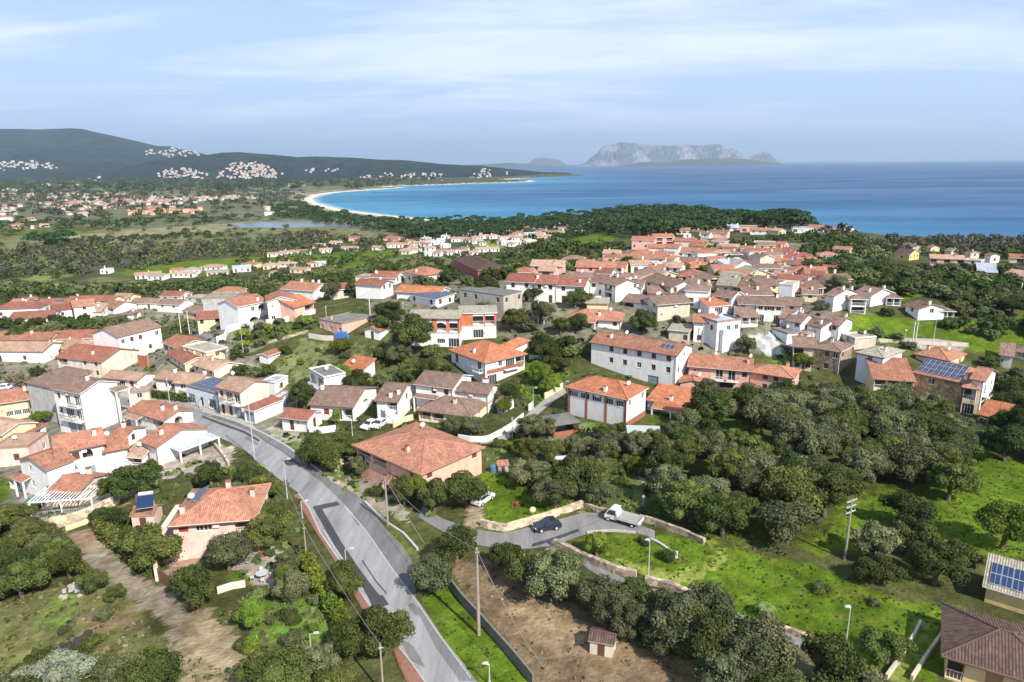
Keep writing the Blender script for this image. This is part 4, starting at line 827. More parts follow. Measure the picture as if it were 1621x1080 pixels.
# ---- left middle, along the old street
h('A', (440, 905), (785, 943), 1085, 9, 'g', 'R', 'Q', 'pale two-storey house with plain brick-red roof and corner balcony', fx=1082, win={'F': ['.w.w', 'o.ww'], 'R': ['', '']}, ch=[(.65, .2)], dsh=[], tn=.34)
h('A', (410, 815), (585, 852), 935, 9, 'h', 'P', 'Y', 'yellow house with pale hipped roof behind the brick-red roof', fx=800, win={'F': ['.w'], 'R': ['']}, tn=.4)
h('A', (-60, 858), (325, 862), 958, 9, 'g', 'P', 'W', 'long white row house with white balcony at the left edge', win={'F': ['d.w.', 'wB.bw']}, ch=[(.85, .9)], dsh=[])
h('A', (915, 748), (1245, 668), 842, 9, 'g', 'B', 'W', 'long white two-storey block with shallow brown roof and small windows', fx=716, name='apartment_house', win={'F': ['ww.w.', 'gww.g'], 'L': ['', '']}, ch=[], storeys=2)
h('A', (370, 768), (715, 757), 800, 9, 'g', 'R', 'C', 'low house under a wide brick-red roof left of the long white block', win={'F': ['....']}, ch=[(.1, .2)])
h('A', (-60, 770), (365, 772), 805, 8, 'g', 'T', 'C', 'low house with orange-red roof behind the long white row', win={'F': ['..w.']}, ch=[(.6, .4)])
h('F', (805, 82), (1060, 105), 192, 8, 'g', 'P', 'W', 'white cottage with light terracotta roof and red-shuttered windows by the street', fx=1200, win={'F': ['rBr'], 'R': ['']}, dsh=[])
h('F', (1205, 88), (1350, 100), 190, 8, 'g', 'P', 'W', 'white cottage with two shuttered windows behind the garden bushes', fx=1480, win={'F': ['.s'], 'R': ['']}, dsh=[])
h('F', (1352, 122), (1520, 135), 205, 7, 'g', 'P', 'W', 'white cottage beside the blue-grey shop with one shuttered window', win={'F': ['.s.']}, ch=[(.9, .6)], dsh=[])
h('G', (-130, 150), (110, 215), 345, 7, 'f', 'Z', 'L', 'blue-grey flat-roofed shop front on the street', win={'F': ['BdB']}, ch=[], solar=[(.05, .95, .1, .9)], storeys=1)
h('G', (115, 155), (292, 193), 405, 9, 'g', 'P', 'Q', 'peach two-storey house with dark upper windows beside the flat shop', fx=515, win={'F': ['ddG', 'wBb'], 'R': ['', '']}, tn=.34, dsh=[(.1, .5)], storeys=2)
h('G', (322, 318), (405, 340), 447, 7, 'm', 'R', 'W', 'small white garage with thin red roof on the bend', fx=620, win={'F': ['G'], 'R': ['']}, tn=.03, ch=[])
h('G', (540, 235), (600, 255), 320, 5, 'f', 'L', 'L', 'small pale blue flat-roofed store behind the red-roofed garage', fx=690, win={'F': ['W'], 'R': ['.G']}, ch=[])
h('G', (462, 120), (560, 130), 225, 5, 'f', 'L', 'W', 'small white flat-roofed block behind the peach house', win={'F': ['q.']}, ch=[])
h('G', (617, 388), (815, 412), 512, 6, 'g', 'R', 'W', 'little white cottage with maroon door and dark red roof by the roadside', fx=925, win={'F': ['.dq.'], 'R': ['.d.']}, ch=[])
h('G', (838, 288), (1168, 308), 425, 9, 'g', 'B', 'W', 'long white bungalow with pale streaked brown roof and arched side opening', fx=1350, win={'F': ['.rBo'], 'R': ['.a.']}, ch=[(.05, .4)], dsh=[(.05, .8)], tn=.3)
h('G', (1355, 258), (1515, 268), 430, 9, 'g', 'B', 'W', 'white house with upper loggia and garage stairs beside the two parked cars', fx=1660, win={'F': ['.G', '.o'], 'R': ['', '.w.']}, ch=[(.6, .1), (.9, .2)], extra=stairs(5.5, 2.2, -.02, 0, 3.0), storeys=2)
h('H', (88, 328), (372, 362), 560, 9, 'g', 'B', 'W', 'white row house with two brown shutters and stone ground floor', win={'F': ['...', '.ww']}, ch=[], dsh=[], storeys=2, extra=veranda(0, 5.5, 1.5, 3.4, None, 'B'))
h('H', (366, 375), (648, 402), 562, 7, 'g', 'B', 'W', 'white row house end with plain front and narrow gable', fx=720, win={'F': ['...', 'q..'], 'R': ['', '.g.']}, ch=[(.75, .6), (.82, .6)], storeys=2)
h('H', (110, 552), (512, 578), 655, 9, 'h', 'B', 'C', 'cream bungalow with wide hipped brown roof and arched front porch', fx=655, win={'F': ['oaw.'], 'R': ['.g.']}, ch=[(.6, .3)], dsh=[], tn=.36)
h('H', (720, 470), (770, 480), 560, 4, 'm', 'B', 'W', 'small white arched porch at the end of the white row', win={'F': ['a']}, ch=[])
# salmon house
h('X', (564, 703), (667, 748), 793, 12, 'h', 'T', 'S', 'big salmon house with broad tiled roof, corner loggia and white balustrade', fx=761, win={'F': ['..w.', 'oo.w'], 'R': ['....', 'w..w']}, ch=[(.62, .2)], dsh=[(.25, .85)], ov=.5, tn=.27, storeys=2)
# ---- centre
h('H', (365, 62), (628, 160), 348, 9, 'h', 'O', 'W', 'white villa with bright orange hipped roof and orange-banded balcony', fx=938, win={'F': ['...', 'd.b'], 'R': ['B..', '.gBo']}, ch=[(.55, .12)], ov=.5, tn=.42, storeys=2, extra=lambda r, w, d, H: block(w + .003, .4, H * .46, w + .09, d - .4, H * .62, REDB, 'orange_band')(r, w, d, H))
h('H', (700, 50), (805, 65), 200, 8, 'h', 'O', 'W', 'rear wing of the orange-roofed villa with small grilled window', fx=965, win={'F': ['', ''], 'R': ['', '.g.']}, ch=[], tn=.42)
h('I', (-115, 258), (545, 303), 575, 9, 'g', 'T', 'W', 'long white three-storey apartment block with brown-shuttered windows and roof solar panel', name='apartment_building', fx=665, win={'F': ['....G.', '.wwgww', '.wwwww'], 'R': ['', 'w..', '.g.']}, ch=[(.18, .3)], solar=[(.78, .93, .35, .95)], dsh=[(.3, .6)], storeys=3)
h('I', (-300, 640), (160, 640), 868, 8, 'h', 'O', 'W', 'white house with orange roof, glazed upper veranda and red brick columns', ba=False, fx=316, name='house', win={'F': ['.....', 'WWWWW'], 'R': ['.q.', 'g.g']}, ch=[(.62, .08)], tn=.42, storeys=2,
  extra=lambda r, w, d, H: [block(x - .25, -.06, -2, x + .25, -.004, H - .1, REDB, 'brick_column')(r, w, d, H) for x in (.3, w * .33, w * .66, w - .3)] and block(w + .004, 0, -2, w + .08, d, H * .18, REDB, 'brick_plinth')(r, w, d, H))
h('I', (642, 385), (1125, 425), 610, 9, 'g', 'T', 'P', 'pink house with long tiled roof, white balcony recess and chimney', win={'F': ['.Ba.', 'q.bbw'], 'R': ['', '']}, ch=[(.45, .6), (.95, .3)], dsh=[(.4, .9), (.97, .9)], storeys=2)
h('I', (1118, 462), (1445, 478), 640, 7, 'h', 'T', 'P', 'pink wing with lower hipped roof at the right end of the pink house', fx=1502, win={'F': ['.w..', '.ww.'], 'R': ['', 'w']}, ch=[(.75, .7)], dsh=[], storeys=2)
h('I', (574, 512), (775, 526), 610, 5, 'c', 'T', 'P', 'blank pink gabled store in front of the pink house', win={'F': []}, ch=[], tn=.28)
h('I', (322, 650), (700, 712), 760, 8, 'm', 'O', 'W', 'low building with wide orange roof and orange awning among olive trees', ba=False, win={'F': ['.o.o.']}, ch=[(.45, .15)], tn=.12, extra=veranda(1.5, 9.5, 2.6, 2.3, None, 'O'))
h('D', (683, 878), (862, 885), 1060, 7, 'g', 'T', 'W', 'narrow white house with orange roof left of the white outside staircase', win={'F': ['w.', '..', '...']}, ch=[(.95, .5)], storeys=2)
h('D', (862, 890), (1045, 868), 1062, 8, 'f', 'L', 'W', 'white flat-roofed block with long diagonal outside staircase', win={'F': ['...', '.gg'], 'R': ['', 'g']}, ch=[], storeys=2, extra=stairs(8.5, 1.0, -.02, 0, 4.6), par=.4)
h('I', (488, 112), (640, 118), 222, 6, 'm', 'H', 'K', 'small unplastered beige block with one shuttered window among trees', fx=672, win={'F': ['..w']}, ch=[], tn=.06)
# ---- right
h('J', (52, 150), (238, 170), 350, 8, 'h', 'B', 'V', 'brown stone house with dull brown roof and small blue-grey window', fx=332, win={'F': ['.w.', '.wg'], 'R': ['..', 'w.']}, tn=.3, storeys=2)
h('J', (-110, 128), (50, 140), 330, 8, 'g', 'B', 'K', 'dark brown house left of the stone house', win={'F': ['ww', 'o.']}, storeys=2)
h('J', (372, 202), (562, 215), 462, 9, 'h', 'H', 'L', 'pale blue house with weathered brown hipped roof and square chimney', fx=730, win={'F': ['.g.', '.g.', '.g.'], 'R': ['', '', '']}, tn=.3, ch=[(.75, .4)], dsh=[], storeys=3)
h('J', (498, 372), (795, 392), 560, 9, 'm', 'T', 'C', 'left wing of the solar-roofed stone house with long cream balcony', win={'F': ['...', 'ooo'], 'L': ['', '']}, tn=.25, ch=[], storeys=2)
h('J', (797, 372), (1172, 402), 608, 11, 'h', 'T', 'N', 'stone-faced villa with big tiled roof and wide blue solar array', fx=1325, win={'F': ['....', '.g..'], 'R': ['.b.g', '.b.g']}, tn=.42, ch=[(.72, .42), (.97, .12)], solar=[(.03, .92, .04, .95)], dsh=[], storeys=2, ov=.5)
h('J', (810, 218), (1050, 235), 330, 9, 'h', 'T', 'C', 'rear roof block of the solar-roofed villa with red tiles', fx=1330, win={'F': ['...']}, ch=[(.1, .5)], tn=.4)
h('J', (1172, 432), (1270, 448), 655, 7, 'h', 'T', 'C', 'cream right-hand tower of the stone villa with open balcony', fx=1325, win={'F': ['B', 'o'], 'R': ['g', '.']}, ch=[], tn=.36, storeys=2)
h('J', (1260, 380), (1320, 390), 650, 9, 'g', 'T', 'W', 'white side wing with balcony at the right of the stone villa', fx=1410, win={'F': ['.', '.'], 'R': ['B.', 'bg']}, ch=[], storeys=2)
h('J', (1290, 640), (1470, 680), 730, 5, 'm', 'O', 'W', 'white garden porch with orange roof right of the stone villa', win={'F': ['ooo']}, ch=[], tn=.3)
h('O', (858, 942), (1400, 1105), 1062, 8, 'h', 'D', 'Y', 'yellowish house with ribbed brown roof and corner porch at the lower right corner', ba=True, win={'F': ['o.O...'], 'L': ['.']}, ch=[], dsh=[], tn=.34, ov=.6)
h('O', (1032, 640), (1300, 720), 775, 4.4, 'm', 'H', 'Y', 'yellowish house with a roof full of solar panels at the right edge', win={'F': ['']}, tn=.3, ch=[], solar=[(.02, .98, .04, .96)], dsh=[])
h('D', (1290, 935), (1405, 975), 1060, 6, 'f', 'G', 'L', 'blue-grey garage block right of the green bank', win={'F': ['']}, ch=[])
h('D', (1400, 868), (1510, 885), 1010, 8, 'g', 'B', 'W', 'white house with tall dark window and brown gabled roof', fx=1620, win={'F': ['.', '.g'], 'R': ['d.', '.w']}, storeys=2)
h('D', (1352, 845), (1480, 850), 930, 8, 'g', 'B', 'W', 'white house with dark brown roof behind the tall-windowed house', win={'F': ['.w.']})
h('E', (130, 408), (192, 420), 545, 11, 'g', 'B', 'W', 'white hillside house with blue-shaded wall, left of three on the slope', fx=380, win={'F': ['', ''], 'R': ['', '.g.']}, ch=[(.8, .4), (.9, .7)], storeys=2, dsh=[])
h('E', (325, 440), (440, 442), 560, 4, 'h', 'B', 'W', 'white two-level balcony tower beside the left hillside house', win={'F': ['o', 'o']}, ch=[], storeys=2)
h('E', (345, 395), (472, 418), 505, 9, 'g', 'B', 'W', 'white hillside house with maroon roof, middle one on the slope', fx=640, win={'F': ['', ''], 'R': ['..w', '...']}, ch=[(.6, .2), (.9, .6)], dsh=[], storeys=2)
h('E', (592, 430), (700, 432), 500, 4, 'h', 'B', 'W', 'white glazed balcony bay at the end of the middle hillside house', win={'F': ['oo']}, ch=[])
h('E', (735, 485), (832, 515), 605, 9, 'g', 'B', 'W', 'white hillside house with blue side wall above the green meadow', fx=1030, win={'F': ['.', 'w'], 'R': ['', '.g.']}, ch=[(.95, .4)], dsh=[], storeys=2)
h('E', (955, 528), (1100, 532), 608, 5, 'h', 'B', 'W', 'white veranda with railings at the right end of the meadow house', win={'F': ['ooo']}, ch=[])
h('E', (-60, 640), (95, 655), 770, 7, 'g', 'B', 'W', 'white house with brown roof and brown shuttered door above the stone house', fx=230, win={'F': ['d.', 'w.'], 'R': ['.', 'w']}, storeys=2, ch=[(.8, .2)])
h('E', (100, 590), (230, 640), 760, 8, 'g', 'B', 'W', 'white terraced house with tall chimney and washing terrace', fx=325, win={'F': ['', '.w'], 'R': ['..', '..']}, ch=[(.95, .5)], storeys=2)
h('E', (350, 742), (510, 732), 790, 5, 'f', 'H', 'K', 'low beige outbuilding at the edge of the meadow', win={'F': ['...']}, ch=[])
h('E', (1545, 830), (1680, 850), 925, 7, 'h', 'B', 'G', 'grey house with dull brown roof at the right edge', win={'F': ['.gg.']}, ch=[])
h('E', (1455, 860), (1540, 870), 905, 5, 'm', 'B', 'G', 'low brown-roofed annex left of the grey right-edge house', win={'F': ['.']}, ch=[])
# ---- middle ground, hill town
h('C', (0, 268), (150, 272), 360, 9, 'h', 'T', 'Q', 'peach house with hipped terracotta roof, right of the red-roofed pair', fx=375, win={'F': ['ww', '.w'], 'R': ['', '.ww']}, tn=.36, ch=[(.5, .1)])
h('C', (375, 212), (572, 232), 318, 10, 'h', 'D', 'M', 'maroon house with dark hipped roof and pale window frames', fx=800, win={'F': ['..', '.gg'], 'R': ['..', '.W.']}, tn=.27, ch=[])
h('C', (792, 318), (1003, 326), 478, 9, 'g', 'R', 'W', 'first white terraced house of the maroon-roofed row, next to the concrete block', win={'F': ['.d', 'ww']}, ch=[], dsh=[], storeys=2, group=None)
h('C', (1006, 333), (1180, 338), 490, 9, 'g', 'R', 'W', 'middle white terraced house of the maroon-roofed row', win={'F': ['.d', 'ww']}, ch=[(.1, .3)], dsh=[], storeys=2)
h('C', (1182, 350), (1400, 355), 500, 9, 'g', 'R', 'W', 'end white terraced house of the maroon-roofed row behind a round tree', fx=1440, win={'F': ['d.', 'w.'], 'R': ['', '']}, ch=[(.8, .2)], dsh=[], storeys=2)
h('C', (-60, 395), (272, 412), 470, 7, 'g', 'O', 'W', 'white house with long bright orange roof behind the solar shed', win={'F': ['.w..']}, ch=[])
h('C', (45, 450), (242, 460), 532, 7, 'm', 'Z', 'W', 'white house with dark blue solar roof', fx=390, win={'F': ['w.w']}, ch=[], tn=.1, solar=[(.05, .95, .1, .9)])
h('C', (430, 418), (770, 432), 605, 8, 'f', 'G', 'X', 'unfinished flat-roofed concrete block with four dark openings', fx=915, win={'F': ['....', 'ww.w'], 'R': ['..', 'w.w']}, ch=[], storeys=2, par=0)
def brick_floor(w0, segs):
    def f(root, w, d, H):
        z0 = H * .5; m = MB(); m.box(-.05, -.05, z0 - .25, w + .05, d + .05, z0 + .05); m.build('floor_slab', [wallmat('X')], root); m = MB()
        for a, b in segs: m = MB(); m.box(a * w, -.045, z0 + .053, b * w, .4, H - .06); m.build('brick_pier', [wallmat('T')], root)
        for x0, x1 in ((-.045, .35), (w - .35, w + .045)): m = MB(); m.box(x0, .403, z0 + .053, x1, d, H - .06); m.build('brick_wall', [wallmat('T')], root)
    return f
h('C', (38, 600), (425, 606), 835, 8, 'g', 'H', 'W', 'unfinished brick house with grey fibre-cement roof and open upper floor', ba=False, win={'F': ['..WB', 'ooao'], 'R': ['', '']}, ch=[], dsh=[], storeys=2, tn=.26, near=True, extra=brick_floor(0, [(0, .04), (.24, .28), (.45, .55), (.74, .8), (.97, 1)]))
h('C', (430, 568), (712, 562), 760, 7, 'm', 'H', 'W', 'open brick upper storey above a white arcade, right part of the unfinished house', win={'F': ['.B.', '.oo']}, ch=[], dsh=[], tn=.05, storeys=2, extra=brick_floor(0, [(0, .36), (.66, .70), (.95, 1)]))
h('C', (1445, 325), (1555, 332), 440, 8, 'g', 'B', 'W', 'white house with brown roof right of the terraced row', win={'F': ['.w', 'w.']}, storeys=2)
h('D', (-40, 590), (72, 598), 730, 8, 'g', 'B', 'W', 'white gable-ended house with blank side wall and loggia', fx=265, win={'F': ['o', 'o'], 'R': ['...', '..g']}, storeys=2, ch=[(.3, .5)])
h('C', (1258, 605), (1680, 625), 700, 9, 'h', 'T', 'W', 'wide low white house with terracotta hipped roof and dark porch', win={'F': ['B.o.w']}, ch=[(.6, .2)], tn=.36, extra=veranda(3, 8, 2.2, 2.6, None, 'T'))
h('C', (1420, 488), (1580, 492), 540, 5, 'm', 'H', 'C', 'small cream store above the wide low house', win={'F': ['...']}, ch=[], tn=.1)
h('C', (985, 195), (1230, 200), 262, 8, 'g', 'P', 'P', 'peach house with ragged terracotta roofs behind the white terrace', win={'F': ['w.w']})
h('C', (1220, 148), (1400, 152), 178, 8, 'h', 'B', 'C', 'cream bungalow with brown pyramid roof beside the green field', win={'F': ['gg.g']}, tn=.36)
h('C', (1335, 205), (1640, 212), 262, 8, 'g', 'T', 'P', 'long low orange-roofed house behind the white terrace', win={'F': ['.w.w']})
h('C', (845, 245), (980, 248), 265, 7, 'h', 'T', 'P', 'small terracotta roof between power poles and white terrace', win={'F': ['..']}, ch=[])
h('C', (1250, 285), (1440, 300), 330, 7, 'g', 'B', 'W', 'white low house with gabled end behind the last terraced house', win={'F': ['..']}, ch=[(.5, .5)])
# B frame
h('B', (275, 515), (500, 470), 690, 9, 'g', 'T', 'W', 'dazzling white house with arched loggia and brown roof above the green bank', ba=True, win={'F': ['.a.', '.ga'], 'L': ['', '']}, ch=[(.75, .1)], storeys=2, dsh=[])
h('B', (505, 478), (722, 462), 655, 10, 'c', 'T', 'W', 'white gabled house with outside stair, right part of the white pair', ba=True, win={'F': ['g..', 'q.g'], 'R': ['', '']}, ch=[], storeys=2, dsh=[])
h('B', (620, 388), (862, 392), 470, 9, 'g', 'T', 'W', 'white-fronted salmon house with three chimneys on the ridge', fx=1005, win={'F': ['', ''], 'R': ['', '.r.']}, ch=[(.35, .5), (.65, .6), (.9, .5)], storeys=2)
h('B', (715, 520), (865, 480), 555, 5, 'm', 'O', 'S', 'salmon lean-to with orange roof beside the white pair', win={'F': ['.o']}, ch=[])
h('B', (85, 402), (292, 400), 448, 8, 'h', 'T', 'W', 'white house with hipped terracotta roof behind the grey warehouse', win={'F': ['....']}, tn=.36)
h('B', (0, 455), (250, 448), 580, 8, 'f', 'H', 'G', 'grey rendered warehouse with open dark bay', win={'F': ['...G', '...']}, ch=[], name='warehouse', cat='warehouse')
h('B', (235, 470), (400, 440), 500, 8, 'g', 'R', 'W', 'low red roof between the warehouse and the dazzling white house', win={'F': ['']}, ch=[])
h('B', (-40, 612), (160, 598), 665, 8, 'g', 'R', 'C', 'cream house with maroon porch roof at the street corner', win={'F': ['w.o']}, ch=[])
h('B', (1190, 338), (1392, 352), 460, 9, 'g', 'R', 'W', 'white two-storey house with red roof left of the peach house', fx=1480, win={'F': ['', ''], 'R': ['..', 'ww']}, storeys=2)
h('B', (1310, 285), (1500, 292), 345, 8, 'g', 'R', 'W', 'white upper house with red roof behind the red-roofed two-storey', win={'F': ['....'], 'L': ['']}, ch=[(.1, .3)])
h('B', (1190, 285), (1310, 290), 340, 6, 'f', 'H', 'C', 'cream flat-roofed block with one small window beside the red roof', win={'F': ['.q.']}, ch=[])
h('B', (1015, 385), (1170, 372), 440, 7, 'g', 'R', 'K', 'dark-roofed sheds behind the big tree', win={'F': ['.o']}, ch=[])
h('B', (1085, 652), (1470, 622), 752, 9, 'f', 'G', 'P', 'pink flat-roofed house with blue tarpaulin and three narrow windows', ba=True, fx=888, win={'F': ['......'], 'L': ['g.g.g']}, ch=[(.1, .7)], par=.2)
h('B', (1262, 690), (1375, 702), 782, 6, 'c', 'O', 'W', 'small white gabled house with orange roof beside the pink flat house', win={'F': ['.d.'], 'R': ['.g']}, fx=1500, ch=[])
h('B', (440, 865), (512, 895), 968, 4, 'c', 'T', 'W', 'tiny white hut with three slit windows on the rough ground', fx=602, win={'F': [''], 'R': ['qqq']}, ch=[], tn=.3)
h('B', (830, 1005), (945, 1072), 1265, 6, 'f', 'G', 'W', 'white and grey modern house with flat grey roof and tall window', fx=1110, win={'F': ['gg', 'BB'], 'R': ['', '']}, ch=[], storeys=2)
h('B', (1050, 1010), (1200, 1040), 1080, 6, 'm', 'O', 'W', 'small red roofed annex behind the modern house', win={'F': ['']}, ch=[])
# A frame, left
for i, q in enumerate([
 ('A', (-60, 535), (290, 522), 598, 9, 'h', 'R', 'W', 'white house with long red roof at the far left edge'),
 ('A', (70, 612), (395, 595), 642, 9, 'g', 'R', 'W', 'white house with broad red roof behind the left-edge trees'),
 ('A', (400, 548), (560, 532), 600, 8, 'g', 'R', 'W', 'small white house with red roof between the left-edge roofs'),
 ('A', (570, 520), (735, 502), 602, 9, 'g', 'T', 'W', 'white house with three dark windows and terracotta roof above the trees'),
 ('A', (280, 500), (520, 494), 530, 8, 'g', 'R', 'W', 'white house with a dark solar panel on red tiles'),
 ('A', (190, 470), (280, 462), 500, 6, 'c', 'T', 'W', 'white gable end at the back of the left cluster'),
 ('A', (520, 478), (780, 468), 505, 8, 'g', 'R', 'W', 'long low red roof at the back of the left cluster'),
 ('A', (740, 470), (860, 472), 505, 8, 'g', 'R', 'C', 'cream house with red roof beside the long low red roof'),
 ('A', (1010, 490), (1200, 492), 535, 8, 'g', 'B', 'W', 'white house with brown roof and two dark openings'),
 ('A', (930, 562), (1012, 575), 615, 7, 'h', 'B', 'W', 'small brown pyramid roof in front of the white gable'),
 ('A', (1215, 492), (1390, 502), 570, 9, 'g', 'B', 'W', 'white two-storey house with brown roof left of the grey warehouse'),
 ('A', (1240, 432), (1400, 436), 470, 8, 'g', 'R', 'W', 'red roof with white chimney at the back of the left cluster'),
 ('A', (1440, 450), (1640, 460), 500, 8, 'f', 'H', 'G', 'beige flat-roofed house behind the brown roofs'),
 ('A', (1420, 548), (1545, 572), 605, 8, 'g', 'B', 'C', 'cream house with brown roof below the beige flat house'),
 ('A', (1265, 790), (1390, 838), 880, 8, 'g', 'T', 'C', 'terracotta-roofed cottage right of the long white block'),
 ('A', (1310, 872), (1435, 955), 1005, 6, 'g', 'R', 'C', 'open-sided porch house with steep red roof near the green shed'),
 ('A', (1420, 830), (1600, 880), 920, 6, 'f', 'H', 'C', 'cream flat-roofed store near the street bend'),
 ('A', (1500, 960), (1660, 1010), 1060, 7, 'g', 'P', 'Q', 'peach-roofed cottage in front of the porch house'),
]):
    kw = dict(fx={3: None, 10: 1500, 9: 1090}.get(i), storeys=2 if i in (3, 10) else 1)
    if i == 4: kw['solar'] = [(.55, .9, .3, .8)]
    h(*q, **kw)
h('A', (780, 522), (882, 530), 572, 8, 'g', 'T', 'W', 'white house with wide gable wall and big terracotta roof', fx=1060, win={'F': ['w.w'], 'R': ['']})
